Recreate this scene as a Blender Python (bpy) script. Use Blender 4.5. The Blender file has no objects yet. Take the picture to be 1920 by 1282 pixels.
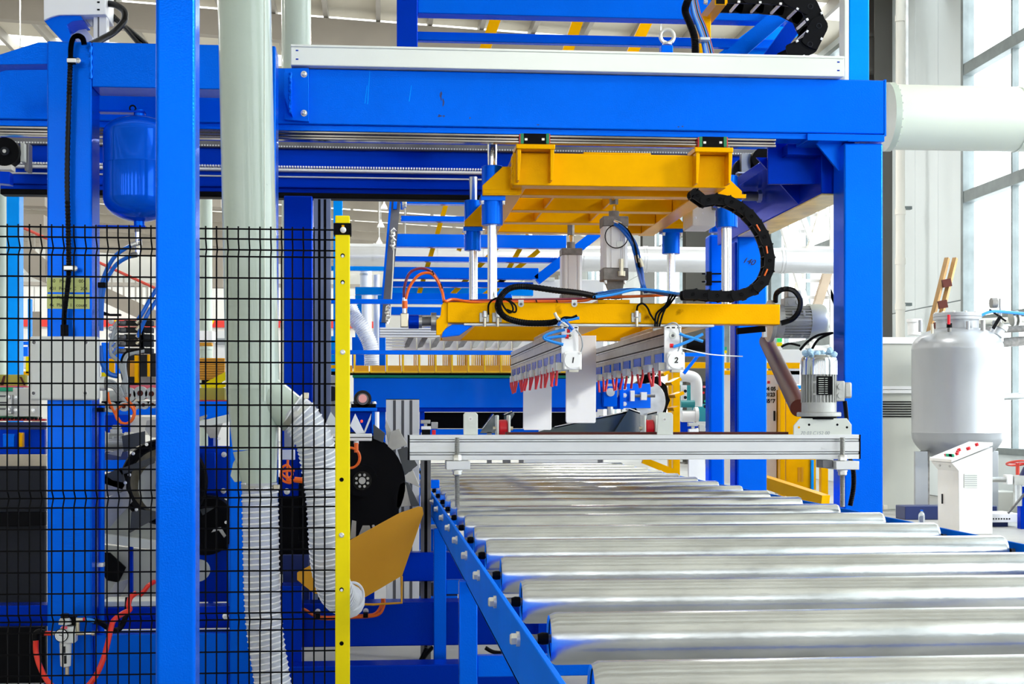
import bpy, bmesh, math, random
from mathutils import Vector, Matrix
random.seed(7)
D = bpy.data
SC = bpy.context.scene
COL = SC.collection
# ---------------- camera ----------------
F = 2800.0; HC = 1.30; YAW = math.atan(249.0/2800.0); HOR = 780.0
cs, sn = math.cos(YAW), math.sin(YAW)
cam = D.cameras.new('camera'); co = D.objects.new('camera', cam); COL.objects.link(co)
co.location = (0, 0, HC); co.rotation_euler = (math.pi/2, 0, -YAW)
cam.sensor_fit = 'HORIZONTAL'; cam.sensor_width = 36.0; cam.lens = F/1920*36.0
cam.shift_y = (HOR-641.0)/1920.0; cam.clip_end = 300; cam.clip_start = .05
SC.camera = co
# ---------------- sky, sun, exposure ----------------
wd = D.worlds.new('daylight'); SC.world = wd; wd.use_nodes = True
wn = wd.node_tree.nodes; bg = wn['Background']
tc = wn.new('ShaderNodeTexCoord'); sx = wn.new('ShaderNodeSeparateXYZ'); cr = wn.new('ShaderNodeValToRGB')
wd.node_tree.links.new(tc.outputs['Generated'], sx.inputs[0]); wd.node_tree.links.new(sx.outputs['Z'], cr.inputs[0])
cr.color_ramp.elements[0].position = 0.0; cr.color_ramp.elements[0].color = (.95, .97, 1, 1)
cr.color_ramp.elements[1].position = 1.0; cr.color_ramp.elements[1].color = (.72, .84, 1, 1)
wd.node_tree.links.new(cr.outputs[0], bg.inputs[0]); bg.inputs[1].default_value = 4.0
su = D.lights.new('sun', 'SUN'); su.energy = 3.0; su.angle = math.radians(8); su.color = (1, .96, .9)
so = D.objects.new('sun', su); COL.objects.link(so)
so.rotation_euler = Vector((.80, -.45, .42)).to_track_quat('Z', 'Y').to_euler()
SC.view_settings.view_transform = 'Standard'; SC.view_settings.look = 'None'
SC.view_settings.gamma = 1.0; SC.view_settings.exposure = 0.24; SC.view_settings.use_curve_mapping = False

# ---------------- geometry helpers ----------------
def dist(px, Y):
    a = (px-960)/F
    X = Y*(a*cs+sn)/(cs-a*sn)
    return X, Y*cs+X*sn
def pt(px, py, Y):
    X, d = dist(px, Y)
    return Vector((X, Y, HC+(HOR-py)/F*d))
def mpx(px, Y):            # metres per pixel there
    return dist(px, Y)[1]/F
def catmull(pts, n=8, closed=False):
    P = [Vector(p) for p in pts]; out = []
    N = len(P)
    if N < 3: return P
    for i in range(N-1 if not closed else N):
        if closed: a, b, c, d = P[(i-1) % N], P[i], P[(i+1) % N], P[(i+2) % N]
        else: a, b, c, d = P[max(i-1, 0)], P[i], P[i+1], P[min(i+2, N-1)]
        for k in range(n):
            t = k/n
            out.append(.5*((2*b)+(c-a)*t+(2*a-5*b+4*c-d)*t*t+(-a+3*b-3*c+d)*t**3))
    if not closed: out.append(P[-1])
    return out

class MB:
    def __init__(s): s.v = []; s.f = []
    def add(s, vs, fs):
        o = len(s.v); s.v += [Vector(v) for v in vs]; s.f += [tuple(i+o for i in f) for f in fs]; return s
    def box(s, a, b):
        x0, x1 = sorted((a[0], b[0])); y0, y1 = sorted((a[1], b[1])); z0, z1 = sorted((a[2], b[2]))
        return s.add([(x0,y0,z0),(x1,y0,z0),(x1,y1,z0),(x0,y1,z0),(x0,y0,z1),(x1,y0,z1),(x1,y1,z1),(x0,y1,z1)],
              [(0,3,2,1),(4,5,6,7),(0,1,5,4),(1,2,6,5),(2,3,7,6),(3,0,4,7)])
    def pbox(s, x0, y0, x1, y1, Y, dp):
        a = pt((x0+x1)/2, y0, Y); b = pt((x0+x1)/2, y1, Y)
        return s.box((pt(x0,y0,Y).x, Y, a.z), (pt(x1,y1,Y).x, Y+dp, b.z))
    def prism(s, poly, d):
        P = [Vector(p) for p in poly]; n = len(P); d = Vector(d)
        nrm = Vector((0,0,0))
        for i in range(n): nrm += P[i].cross(P[(i+1) % n])
        if nrm.dot(d) > 0: P = P[::-1]
        return s.add(P+[p+d for p in P], [tuple(range(n)), tuple(range(2*n-1, n-1, -1))]+[(i, i+n, (i+1) % n+n, (i+1) % n) for i in range(n)])
    def ppoly(s, poly, Y, dp): return s.prism([pt(x, y, Y) for x, y in poly], (0, dp, 0))
    def cyl(s, p0, p1, r0, r1=None, n=20, cap=True):
        if r1 is None: r1 = r0
        return s.lathe(p0, Vector(p1)-Vector(p0), [(r0, 0), (r1, (Vector(p1)-Vector(p0)).length)], n, cap)
    def lathe(s, p0, ax, prof, n=24, cap=True):
        p0 = Vector(p0); ax = Vector(ax).normalized()
        u = ax.orthogonal().normalized(); w = ax.cross(u)
        vs = []; fs = []
        for r, h in prof:
            for k in range(n):
                t = 2*math.pi*k/n
                vs.append(p0+ax*h+(u*math.cos(t)+w*math.sin(t))*r)
        for i in range(len(prof)-1):
            for k in range(n):
                fs.append((i*n+k, i*n+(k+1) % n, (i+1)*n+(k+1) % n, (i+1)*n+k))
        if cap:
            fs.append(tuple(range(n-1, -1, -1))); m = (len(prof)-1)*n; fs.append(tuple(range(m, m+n)))
        return s.add(vs, fs)
    def tube(s, path, r, n=10, closed=False, cap=True, rf=None):
        P = [Vector(p) for p in path]; N = len(P); vs = []; fs = []; prev = None
        for i in range(N):
            if closed: t = P[(i+1) % N]-P[i-1]
            else: t = P[min(i+1, N-1)]-P[max(i-1, 0)]
            t.normalize()
            if prev is None: u = t.orthogonal().normalized()
            else:
                u = prev-t*prev.dot(t); u.normalize()
            prev = u; w = t.cross(u); rr = rf(i, N) if rf else r
            for k in range(n):
                a = 2*math.pi*k/n; vs.append(P[i]+(u*math.cos(a)+w*math.sin(a))*rr)
        for i in range(N if closed else N-1):
            j = (i+1) % N
            for k in range(n): fs.append((i*n+k, i*n+(k+1) % n, j*n+(k+1) % n, j*n+k))
        if cap and not closed:
            fs.append(tuple(range(n-1, -1, -1))); fs.append(tuple(range((N-1)*n, N*n)))
        return s.add(vs, fs)
    def beam(s, p0, p1, w, h, up=(0, 0, 1)):      # rectangular bar between two points
        p0 = Vector(p0); p1 = Vector(p1); t = (p1-p0).normalized(); up = Vector(up)
        sd = t.cross(up).normalized(); u2 = sd.cross(t).normalized()
        q = [p0-sd*w/2-u2*h/2, p0+sd*w/2-u2*h/2, p0+sd*w/2+u2*h/2, p0-sd*w/2+u2*h/2]
        return s.prism(q, p1-p0)
    def ring(s, c, ax, R, r, n=24, m=8):
        c = Vector(c); ax = Vector(ax).normalized(); u = ax.orthogonal().normalized(); w = ax.cross(u)
        return s.tube([c+(u*math.cos(2*math.pi*k/n)+w*math.sin(2*math.pi*k/n))*R for k in range(n)], r, m, closed=True)
    def hexbolt(s, c, ax, r, h):
        c = Vector(c); ax = Vector(ax).normalized()
        s.cyl(c, c+ax*h*.35, r*1.25, n=16); return s.lathe(c+ax*h*.35, ax, [(r, 0), (r, h*.5), (r*.8, h*.65)], 6)
    def build(s, name, m, parent=None, bevel=0, smooth=True, kind=None, label=None, seg=2):
        me = D.meshes.new(name)
        off = Vector((0,0,0)); p = parent
        while p is not None: off += p.location; p = p.parent
        me.from_pydata([tuple(v-off) for v in s.v], [], s.f); me.update()
        if smooth:
            me.polygons.foreach_set('use_smooth', [True]*len(me.polygons)); me.set_sharp_from_angle(angle=math.radians(32))
        me.materials.append(m)
        o = D.objects.new(name, me); COL.objects.link(o); o.parent = parent
        if bevel:
            b = o.modifiers.new('bevel', 'BEVEL'); b.width = bevel; b.segments = seg; b.limit_method = 'ANGLE'; b.angle_limit = math.radians(40); b.harden_normals = False
        if kind: o['kind'] = kind
        if label: o['label'] = label
        return o
def T(name, label, cat, loc, group=None):
    o = D.objects.new(name, None); COL.objects.link(o); o.empty_display_size = .05
    o.location = loc; o['label'] = label; o['category'] = cat
    if group: o['group'] = group
    return o
def tag(o, label, cat, group=None):
    o['label'] = label; o['category'] = cat
    if group: o['group'] = group
    return o
def struct(o): o['kind'] = 'structure'; return o
def dup(root, loc, label=None, group=None):
    r = root.copy(); COL.objects.link(r); r.location = loc
    if label: r['label'] = label
    if group: r['group'] = group
    for ch in list(root.children):
        c = ch.copy(); COL.objects.link(c); c.parent = r
        for g in ch.children:
            d = g.copy(); COL.objects.link(d); d.parent = c
    return r
def bx(name, m, par, x0, y0, x1, y1, Y, dp, bevel=.003, **k):
    return MB().pbox(x0, y0, x1, y1, Y, dp).build(name, m, par, bevel, **k)
def poly(name, m, par, pts, Y, dp, bevel=.002, **k):
    return MB().ppoly(pts, Y, dp).build(name, m, par, bevel, **k)
def cable(name, m, par, pts, r, n=8, seg=8, **k):
    P = [pt(*p) if len(p) == 3 and not isinstance(p, Vector) else p for p in pts]
    return MB().tube(catmull(P, seg), r, n).build(name, m, par, **k)
def text(name, st, m, par, loc, size, rot=(math.pi/2, 0, 0), slant=0, bold=0, align='CENTER'):
    c = D.curves.new(name, 'FONT'); c.body = st; c.size = size; c.align_x = align; c.align_y = 'CENTER'; c.extrude = .0006; c.shear = slant; c.offset = bold
    tmp = D.objects.new(name, c); COL.objects.link(tmp)
    bpy.context.view_layer.update()
    me = D.meshes.new_from_object(tmp.evaluated_get(bpy.context.evaluated_depsgraph_get()))
    D.objects.remove(tmp)
    me.materials.clear(); me.materials.append(m)
    o = D.objects.new(name, me); COL.objects.link(o)
    off = Vector((0,0,0)); p = par
    while p is not None: off += p.location; p = p.parent
    o.parent = par; o.location = Vector(loc)-off; o.rotation_euler = rot
    return o

# ---------------- materials ----------------
def mat(name, col, rough=.5, metal=0, coat=0, spec=.5, bump=0, bscale=60, var=0, vscale=3, trans=0, alpha=1, emit=0, stretch=None, dirt=None, aniso=0, tint=None):
    m = D.materials.new(name); m.use_nodes = True; nt = m.node_tree; N = nt.nodes; L = nt.links
    b = N['Principled BSDF']
    b.inputs['Base Color'].default_value = (*col, 1); b.inputs['Roughness'].default_value = rough
    b.inputs['Metallic'].default_value = metal; b.inputs['Coat Weight'].default_value = coat
    b.inputs['Coat Roughness'].default_value = .06
    b.inputs['Specular IOR Level'].default_value = spec
    if tint: b.inputs['Specular Tint'].default_value = (*tint, 1)
    b.inputs['Transmission Weight'].default_value = trans; b.inputs['Alpha'].default_value = alpha
    if emit: b.inputs['Emission Color'].default_value = (*col, 1); b.inputs['Emission Strength'].default_value = emit
    if var or bump or dirt:
        tcn = N.new('ShaderNodeTexCoord'); mp = N.new('ShaderNodeMapping'); L.new(tcn.outputs['Object'], mp.inputs[0])
        if stretch: mp.inputs['Scale'].default_value = stretch
    if var:
        nz = N.new('ShaderNodeTexNoise'); nz.inputs['Scale'].default_value = vscale; nz.inputs['Detail'].default_value = 5
        L.new(mp.outputs[0], nz.inputs['Vector'])
        mx = N.new('ShaderNodeMix'); mx.data_type = 'RGBA'
        rp = N.new('ShaderNodeMapRange'); rp.inputs[1].default_value = .3; rp.inputs[2].default_value = .7
        L.new(nz.outputs[0], rp.inputs[0]); L.new(rp.outputs[0], mx.inputs[0])
        mx.inputs[6].default_value = (*[c*(1-var) for c in col], 1); mx.inputs[7].default_value = (*[min(1, c*(1+var*.6)) for c in col], 1)
        L.new(mx.outputs[2], b.inputs['Base Color'])
        if dirt:
            n2 = N.new('ShaderNodeTexNoise'); n2.inputs['Scale'].default_value = dirt[1]; n2.inputs['Detail'].default_value = 8
            L.new(mp.outputs[0], n2.inputs['Vector'])
            r2 = N.new('ShaderNodeMapRange'); r2.inputs[1].default_value = dirt[2]; r2.inputs[2].default_value = dirt[2]+.12
            L.new(n2.outputs[0], r2.inputs[0]); m2 = N.new('ShaderNodeMix'); m2.data_type = 'RGBA'
            L.new(r2.outputs[0], m2.inputs[0]); L.new(mx.outputs[2], m2.inputs[6]); m2.inputs[7].default_value = (*dirt[0], 1)
            L.new(m2.outputs[2], b.inputs['Base Color'])
    if bump:
        n3 = N.new('ShaderNodeTexNoise'); n3.inputs['Scale'].default_value = bscale; n3.inputs['Detail'].default_value = 3
        L.new(mp.outputs[0], n3.inputs['Vector']); bp = N.new('ShaderNodeBump'); bp.inputs['Strength'].default_value = bump; bp.inputs['Distance'].default_value = .002
        L.new(n3.outputs[0], bp.inputs['Height']); L.new(bp.outputs[0], b.inputs['Normal'])
    return m
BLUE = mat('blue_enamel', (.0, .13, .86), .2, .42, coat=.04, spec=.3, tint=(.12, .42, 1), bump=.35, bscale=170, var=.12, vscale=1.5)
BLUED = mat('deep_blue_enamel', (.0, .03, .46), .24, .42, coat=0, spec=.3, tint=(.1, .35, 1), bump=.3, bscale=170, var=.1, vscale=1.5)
SKYB = mat('light_blue_enamel', (.0, .29, .95), .25, .3, coat=0, spec=.3, tint=(.2, .6, 1), bump=.2, bscale=150, var=.1, vscale=2)
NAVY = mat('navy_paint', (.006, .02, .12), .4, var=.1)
AMBER = mat('amber_enamel', (.84, .40, .0), .28, .25, coat=.0, spec=.3, tint=(1, .7, .1), bump=.3, bscale=120, var=.14, vscale=2.5)
RUSTAMBER = mat('amber_enamel_stained', (.84, .40, .0), .28, .25, coat=.0, spec=.3, tint=(1, .7, .1), bump=.4, bscale=120, var=.14, vscale=2.5, dirt=((.25, .08, .0), 9, .64))
YEL = mat('traffic_yellow', (1, .80, .0), .5, spec=.15, var=.04)
YOL = mat('ochre_plate', (.72, .33, .0), .5, var=.1, vscale=2)
GREENG = mat('pale_green_grey_paint', (.52, .61, .53), .2, coat=.25, bump=.25, bscale=40, var=.07, vscale=2, dirt=((.3, .36, .3), 45, .71))
CREAMG = mat('pale_duct_paint', (.72, .80, .70), .35, coat=.2, var=.05, vscale=1.2)
GALV = mat('galvanised_steel', (.62, .64, .64), .38, .85, bump=.15, bscale=60, var=.22, vscale=9)
ROLL = mat('galvanised_roller', (.60, .62, .61), .25, .92, bump=.2, bscale=90, var=.25, vscale=14, stretch=(.35, 1, 1), dirt=((.25, .25, .24), 22, .70))
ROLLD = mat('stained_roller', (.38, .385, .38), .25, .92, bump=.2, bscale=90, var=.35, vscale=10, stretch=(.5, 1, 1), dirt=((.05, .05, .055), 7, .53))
DUCTM = mat('spiral_duct_zinc', (.70, .72, .76), .3, .6, var=.05, vscale=3)
RAILM = mat('ground_rail_steel', (.30, .275, .24), .14, 1, var=.3, vscale=3)
BLUEV = mat('glossy_blue_vessel', (.0, .1, .8), .14, .3, coat=.12, spec=.3, tint=(.12, .42, 1))
COWL = mat('cowl_chrome', (.56, .6, .64), .12, 1)
ALU = mat('anodised_aluminium', (.80, .81, .82), .42, .25, var=.04, vscale=4)
ALUD = mat('aluminium_groove', (.12, .12, .13), .6, .4)
ALUW = mat('white_trunking', (.80, .84, .80), .4, coat=.1, var=.03, vscale=2, dirt=((.45, .47, .44), 35, .74))
STEEL = mat('brushed_steel', (.44, .44, .42), .34, .95, bump=.1, bscale=80, var=.2, vscale=8)
DARKST = mat('dark_steel', (.16, .16, .17), .42, .7, var=.25, vscale=7)
CASTG = mat('cast_grey', (.52, .53, .51), .45, .5, bump=.2, bscale=90, var=.15, vscale=12)
CAST = mat('dark_cast', (.26, .25, .24), .6, .5, bump=.5, bscale=200, var=.3, vscale=20)
CHROME = mat('chrome', (.86, .86, .86), .1, 1)
RUSTY = mat('grimy_chrome', (.85, .84, .8), .14, 1, var=.3, vscale=6, stretch=(1, 1, .15))
ZINC = mat('zinc_bolt', (.72, .72, .7), .3, .9)
BRASS = mat('nickel_brass', (.66, .6, .45), .3, .9)
BLACK = mat('black_rubber', (.004, .004, .005), .45, spec=.08)
BLACKM = mat('black_paint', (.003, .003, .004), .5, spec=.06)
BLACKG = mat('black_gloss', (.004, .004, .005), .16, spec=.18)
WIREB = mat('black_wire', (.003, .003, .004), .5, spec=.05)
WHITE = mat('white_paint', (.86, .87, .88), .4, var=.03)
PLATE = mat('pale_plate', (.70, .73, .68), .45, .15, var=.06, vscale=4)
SHEET = mat('white_board', (.95, .95, .96), .6, var=.02, vscale=8, dirt=((.55, .55, .55), 30, .74))
GREYBOX = mat('grey_box_plastic', (.74, .76, .75), .5, bump=.5, bscale=260, var=.03)
GREYCAB = mat('grey_cabinet_paint', (.52, .54, .50), .4, var=.06, vscale=1.5)
RED = mat('red_rubber', (.62, .0, .012), .35)
REDH = mat('red_hose', (.85, .03, .01), .3)
ORNG = mat('orange_cable', (.85, .13, .0), .35)
PURP = mat('violet_cable', (.18, .02, .06), .4)
BLUH = mat('blue_tube', (.0, .12, .6), .3)
BLUL = mat('bright_blue_tube', (.02, .28, .85), .3)
GREYC = mat('grey_cable', (.32, .35, .38), .35)
GREEN = mat('green_plastic', (.0, .19, .07), .4)
GREENB = mat('green_strip', (.0, .4, .2), .5)
TEAL = mat('teal_machine', (.0, .23, .26), .4, coat=.2)
RAILB = mat('matte_blue_rail', (.0, .17, .9), .6, spec=.02, var=.08)
BUCK = mat('bucket_yellow', (.95, .58, .015), .5, spec=.2, var=.1, vscale=8)
HOSE = mat('translucent_hose', (.74, .77, .84), .25, alpha=.62, var=.08, vscale=8)
HOSER = mat('hose_rib', (.88, .89, .92), .3)
TANK = mat('satin_stainless_tank', (.42, .44, .47), .36, .45, var=.12, vscale=1.6, stretch=(1, 1, .3))
BROWN = mat('brown_pipe', (.085, .02, .014), .42, spec=.15)
PINK = mat('pink_carrier', (.75, .12, .17), .45, var=.1)
SAND = mat('sandy_board', (.60, .52, .38), .8, bump=.6, bscale=80, var=.15, vscale=12)
OLIVE = mat('olive_tray', (.42, .38, .05), .6, var=.1)
WOOD = mat('ladder_wood', (.42, .24, .09), .6, var=.3, vscale=7, stretch=(1, 1, .2))
NOTE = mat('yellow_paper_note', (.62, .68, .25), .7, var=.04)
INK = mat('ink', (.01, .01, .012), .6)
PINKC = mat('coppery_end', (.75, .35, .33), .3, .6)  # pinkish copper colour of a shaft end, no emission
CHARC = mat('charcoal_panel', (.018, .02, .026), .5, spec=.12, var=.1)
CREAM = mat('cream_paint', (.70, .68, .60), .5, var=.05)
ORPANEL = mat('orange_panel', (.85, .38, .01), .5, var=.1)
GLASSM = mat('dark_translucent_sheet', (.03, .045, .05), .12, coat=.5)
BOLTW = mat('white_enamel', (.85, .85, .84), .35)
# building
FLOORM = mat('concrete_floor', (.36, .355, .34), .55, var=.14, vscale=.8, dirt=((.42, .41, .38), 4, .6))
ROOFM = mat('roof_sheet', (.74, .69, .58), .6, var=.1, vscale=.6, stretch=(1, .1, 1))
RAFT = mat('rafter_paint', (.38, .34, .29), .6, var=.1, vscale=1)
PURL = mat('purlin_paint', (.42, .39, .35), .6, var=.1, vscale=1)
WALLP = mat('wall_panel', (.72, .79, .82), .5, var=.05, vscale=.5)
WALLD = mat('dark_column_paint', (.11, .108, .10), .6, var=.08, vscale=.7)
WALLB = mat('far_wall_paint', (.86, .86, .84), .6, var=.05, vscale=.3)
GALVC = mat('galvanised_post', (.22, .26, .27), .5, .3, var=.2, vscale=4)
PIPEW = mat('drainpipe_plastic', (.84, .82, .76), .4)
def glass_mat():
    m = D.materials.new('window_glass'); m.use_nodes = True; nt = m.node_tree; nt.nodes.clear()
    o = nt.nodes.new('ShaderNodeOutputMaterial'); mx = nt.nodes.new('ShaderNodeMixShader'); a = nt.nodes.new('ShaderNodeBsdfTransparent'); g = nt.nodes.new('ShaderNodeBsdfGlossy')
    g.inputs['Roughness'].default_value = .03; mx.inputs[0].default_value = .07; a.inputs[0].default_value = (.97, .99, .98, 1)
    nt.links.new(a.outputs[0], mx.inputs[1]); nt.links.new(g.outputs[0], mx.inputs[2]); nt.links.new(mx.outputs[0], o.inputs[0]); return m
GLASS = glass_mat()
def skylight_mat():
    m = D.materials.new('skylight_sheet'); m.use_nodes = True; nt = m.node_tree; nt.nodes.clear()
    o = nt.nodes.new('ShaderNodeOutputMaterial'); mx = nt.nodes.new('ShaderNodeMixShader'); a = nt.nodes.new('ShaderNodeBsdfTransparent'); g = nt.nodes.new('ShaderNodeBsdfTranslucent')
    g.inputs['Color'].default_value = (.95, .93, .86, 1); mx.inputs[0].default_value = .5; a.inputs[0].default_value = (.98, .96, .9, 1)
    nt.links.new(a.outputs[0], mx.inputs[1]); nt.links.new(g.outputs[0], mx.inputs[2]); nt.links.new(mx.outputs[0], o.inputs[0]); return m
SKYL = skylight_mat()
# ================= THE HALL =================
XR = 9.0; XL = -26.0; YB = 78.0; YF = -12.0
struct(MB().box((XL, YF, -.2), (XR+.3, YB, 0)).build('floor', FLOORM))
def roofz(x): return 9.25-.055*x
# roof sheets with skylight bands
rs = MB(); sk = MB()
fr_r = lambda y: .93 if y < 20 else .7
y = YF
while y < YB:
    w = 3.6 if y < 44 else 1.6
    for (m_, a, b) in ((rs, y, y+w*fr_r(y)), (sk, y+w*fr_r(y), y+w)):
        z0, z1 = roofz(XL), roofz(XR+.3)
        m_.add([(XL, a, z0), (XR+.3, a, z1), (XR+.3, b, z1), (XL, b, z0), (XL, a, z0+.08), (XR+.3, a, z1+.08), (XR+.3, b, z1+.08), (XL, b, z0+.08)],
               [(0,3,2,1),(4,5,6,7),(0,1,5,4),(1,2,6,5),(2,3,7,6),(3,0,4,7)])
    y += w
ceil_ = struct(rs.build('ceiling', ROOFM)); sk.build('skylight_sheet', SKYL, ceil_, kind='stuff')
for k in range(34):      # purlins along the hall
    x = -24.5+k*1.02
    MB().beam((x, 20, roofz(x)-.1), (x, YB-.2, roofz(x)-.1), .09, .2).build('purlin', PURL, ceil_)
ry = [-8, 0, 8, 16, 23, 29.5, 37, 44]+[47+3.1*k for k in range(10)]
for yy in ry:            # rafters
    x0, x1 = XL+.2, XR
    MB().beam((x0, yy, roofz(x0)-.48), (x1, yy, roofz(x1)-.48), .25, (.5 if yy < 46 else .34)).build('rafter', RAFT, ceil_)
# back wall: grey clad upper part, bright lower part
struct(MB().box((XL, YB, 0), (XR+.3, YB+.2, 11)).build('wall_back', WALLB))
struct(MB().box((XL-.2, YF, 0), (XL, YB, 11)).build('wall_left', WALLB))
# front wall behind the camera: piers between tall window openings
wf = MB(); x = XL
wf.box((XL, YF-.2, 0), (XR+.3, YF, .8)); wf.box((XL, YF-.2, 6.6), (XR+.3, YF, 11))
while x < XR: wf.box((x, YF-.2, .8), (x+2.7, YF, 6.6)); x += 4.2
struct(wf.build('wall_front', WALLB))
# unseen area lights added under the roof to brighten the hall
for k, (x, y) in enumerate([(x, y) for y in (16, 25, 34, 43, 52, 61, 70) for x in (-16, -6, 4)]):
    l = D.lights.new('hall_fill_light', 'AREA'); l.shape = 'DISK'; l.size = .6; l.energy = 190; l.color = (1, .97, .92)
    o = D.objects.new('hall_fill_light', l); COL.objects.link(o); o.location = (x, y, roofz(x)-1.3)
# right wall with windows
wr = T('wall_right', '', '', (XR, 30, 0)); del wr['label']; del wr['category']; struct(wr)
def wallseg(y0, y1, z0, z1, m=WALLP, nm='wall_panel'):
    return MB().box((XR, y0, z0), (XR+.2, y1, z1)).build(nm, m, wr, .008)
WIN = [(-9, 0, .75, 8.6), (2.5, 11, .75, 8.6), (13.5, 22.4, .75, 8.6), (27.6, 36.0, .9, 8.6), (40.5, 50, 1.0, 8.6), (55, 64, 1.0, 8.6)]
edges = [12.0]
prev = YF
for (a, b, z0, z1) in WIN+[(YB, YB, 0, 0)]:
    y0 = prev; n = max(1, round((a-y0)/1.15))
    for k in range(n):
        ya, yb = y0+(a-y0)*k/n, y0+(a-y0)*(k+1)/n
        for zz in range(3):
            wallseg(ya+.006, yb-.006, zz*3.1+.006, min(9.2, (zz+1)*3.1-.006))
    if a < YB:
        wallseg(a, b, 0, z0); wallseg(a, b, z1, 9.2)
    prev = b
for i, (a, b, z0, z1) in enumerate(WIN):
    w = T('window_%d' % (i+1), '', '', (XR+.1, (a+b)/2, z0)); del w['label']; del w['category']; struct(w)
    fr = MB(); t = .09
    fr.box((XR-.04, a, z0), (XR+.14, a+t, z1)).box((XR-.04, b-t, z0), (XR+.14, b, z1)).box((XR-.04, a, z0), (XR+.14, b, z0+t)).box((XR-.04, a, z1-t), (XR+.14, b, z1))
    fr.build('window_frame', GALVC, w, .004)
    cols = 5; rows = 4
    hs = [z0+(z1-z0)*k/rows for k in range(rows+1)]; ys = [a+(b-a)*k/cols for k in range(cols+1)]
    for h in hs[1:-1]: MB().box((XR-.03, a, h-.09), (XR+.12, b, h+.09)).build('transom', GALVC, w, .004)
    for yy in ys[1:-1]: MB().box((XR, yy-.025, z0), (XR+.1, yy+.025, z1)).build('mullion', GALVC, w, .003)
    for r_ in range(rows):
        for c_ in range(cols):
            MB().box((XR+.05, ys[c_]+.02, hs[r_]+.02), (XR+.058, ys[c_+1]-.02, hs[r_+1]-.02)).build('pane', GLASS, w)
# columns, posts and pipes on the right wall
def wallthing(name, label, cat, x0, x1, Y, dp, m, ztop=8.8, z0=0, group=None, bev=.01):
    xa, xb = dist(x0, Y)[0], dist(x1, Y)[0]
    t = T(name, label, cat, ((xa+xb)/2, Y, z0), group)
    MB().box((xa, Y, z0), (xb, Y+dp, ztop)).build('shaft', m, t, bev)
    return t
def hcol(label, x0, x1, Y, m, grp=None, dp=.4):
    xa, xb = dist(x0, Y)[0], dist(x1, Y)[0]; t = T('building_column', label, 'column', ((xa+xb)/2, Y, 0), grp)
    MB().box((xa, Y, 0), (xb, Y+.03, 8.9)).build('flange', m, t, .004)
    MB().box((xa, Y+dp, 0), (xb, Y+dp+.03, 8.9)).build('flange', m, t, .004)
    MB().box(((xa+xb)/2-.02, Y+.03, 0), ((xa+xb)/2+.02, Y+dp, 8.9)).build('web', m, t)
    MB().box((xa-.06, Y-.06, 0), (xb+.06, Y+dp+.1, .04)).build('base_plate', m, t)
    return t
c1 = hcol('broad dark grey building column behind the white drainpipe', 1640, 1682, 25.6, WALLD)
for yy in (62, 128): MB().pbox(1620, yy, 1712, yy+6, 25.7, .3).build('bracket_plate', WALLD, c1)
poly('bracket_web', WALLD, c1, [(1620, 66), (1712, 66), (1712, 128), (1620, 128)], 25.78, .03)
hcol('tall dark grey building column between the two rear guide rods', 1287, 1340, 40, WALLD, dp=.5)
hcol('dark grey building column seen left of the tall white cylinder', 1205, 1228, 47, WALLD)
hcol('narrow grey wall column left of the wire ladder tower', 1446, 1466, 33, GALVC, dp=.25)
hcol('grey building column just right of the leaning white bars', 1345, 1368, 37, GALVC)
for i, (x0, x1, Y, lb) in enumerate([(1700, 1716, 25.1, 'galvanised wall post right beside the white drainpipe'), (1752, 1772, 23.7, 'galvanised wall post behind the wooden ladder'), (1806, 1816, 22.6, 'slim galvanised wall post at the edge of the big window')]):
    wallthing('wall_post', lb, 'post', x0, x1, Y, .12, GALVC, bev=.006)
dp_ = T('drainpipe', 'tall white plastic drainpipe on the right wall', 'pipe', (dist(1688, 24)[0], 24, 0))
xx = dist(1688, 24)[0]; rr = 8.5*mpx(1688, 24)
MB().cyl((xx, 24, 0), (xx, 24, 8.3), rr, n=20).build('pipe', PIPEW, dp_)
for yy in (35, 397, 490, 575): 
    z = pt(1688, yy, 24).z; MB().cyl((xx, 24, z-.05), (xx, 24, z+.05), rr*1.15, n=20).build('collar', PIPEW, dp_)
for yy in (392, 573): 
    q = pt(1697, yy, 24); MB().box(q, q+Vector((.12, .1, .05))).build('wall_bracket', GALVC, dp_)
# side duct: big pale pipe on the right
dc = T('air_duct', 'large pale green horizontal air duct at upper right', 'duct', pt(1760, 222, 11.2))
p0 = pt(1668, 222, 11.2); r = 60*mpx(1800, 11.2); p0.x = pt(1662, 222, 11.2).x
p1 = Vector((p0.x+1.9, 11.2, p0.z)); zz = pt(1800, 222, 11.2).z; p0.z = p1.z = zz
MB().cyl(p0, p1, r, n=48).build('duct_section', CREAMG, dc)
MB().cyl(p0-Vector((.012, 0, 0)), p0+Vector((.035, 0, 0)), r*1.06, n=48).build('flange', GREENG, dc)
xs = pt(1903, 222, 11.2).x
MB().cyl((xs, 11.2, zz), (xs+.012, 11.2, zz), r*1.012, n=48).build('seam_ring', CREAMG, dc)
MB().ring((xs+.006, 11.2, zz), (1, 0, 0), r*1.005, .004, 48, 6).build('seam_bead', GREENG, dc)
for k in range(26):
    a = 2*math.pi*k/26; c = p0+Vector((0, math.cos(a)*r*1.03, math.sin(a)*r*1.03))
    MB().cyl(c-Vector((.008, 0, 0)), c+Vector((.045, 0, 0)), .006, n=6).build('rivet', GALV, dc)
for xq in (1700, 2050):
    c = pt(xq, 222, 11.2).x
    MB().beam((c, 11.2, zz+r), (c, 11.2, 6.5), .02, .02, (1, 0, 0)).build('hanger_rod', GALV, dc)
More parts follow.
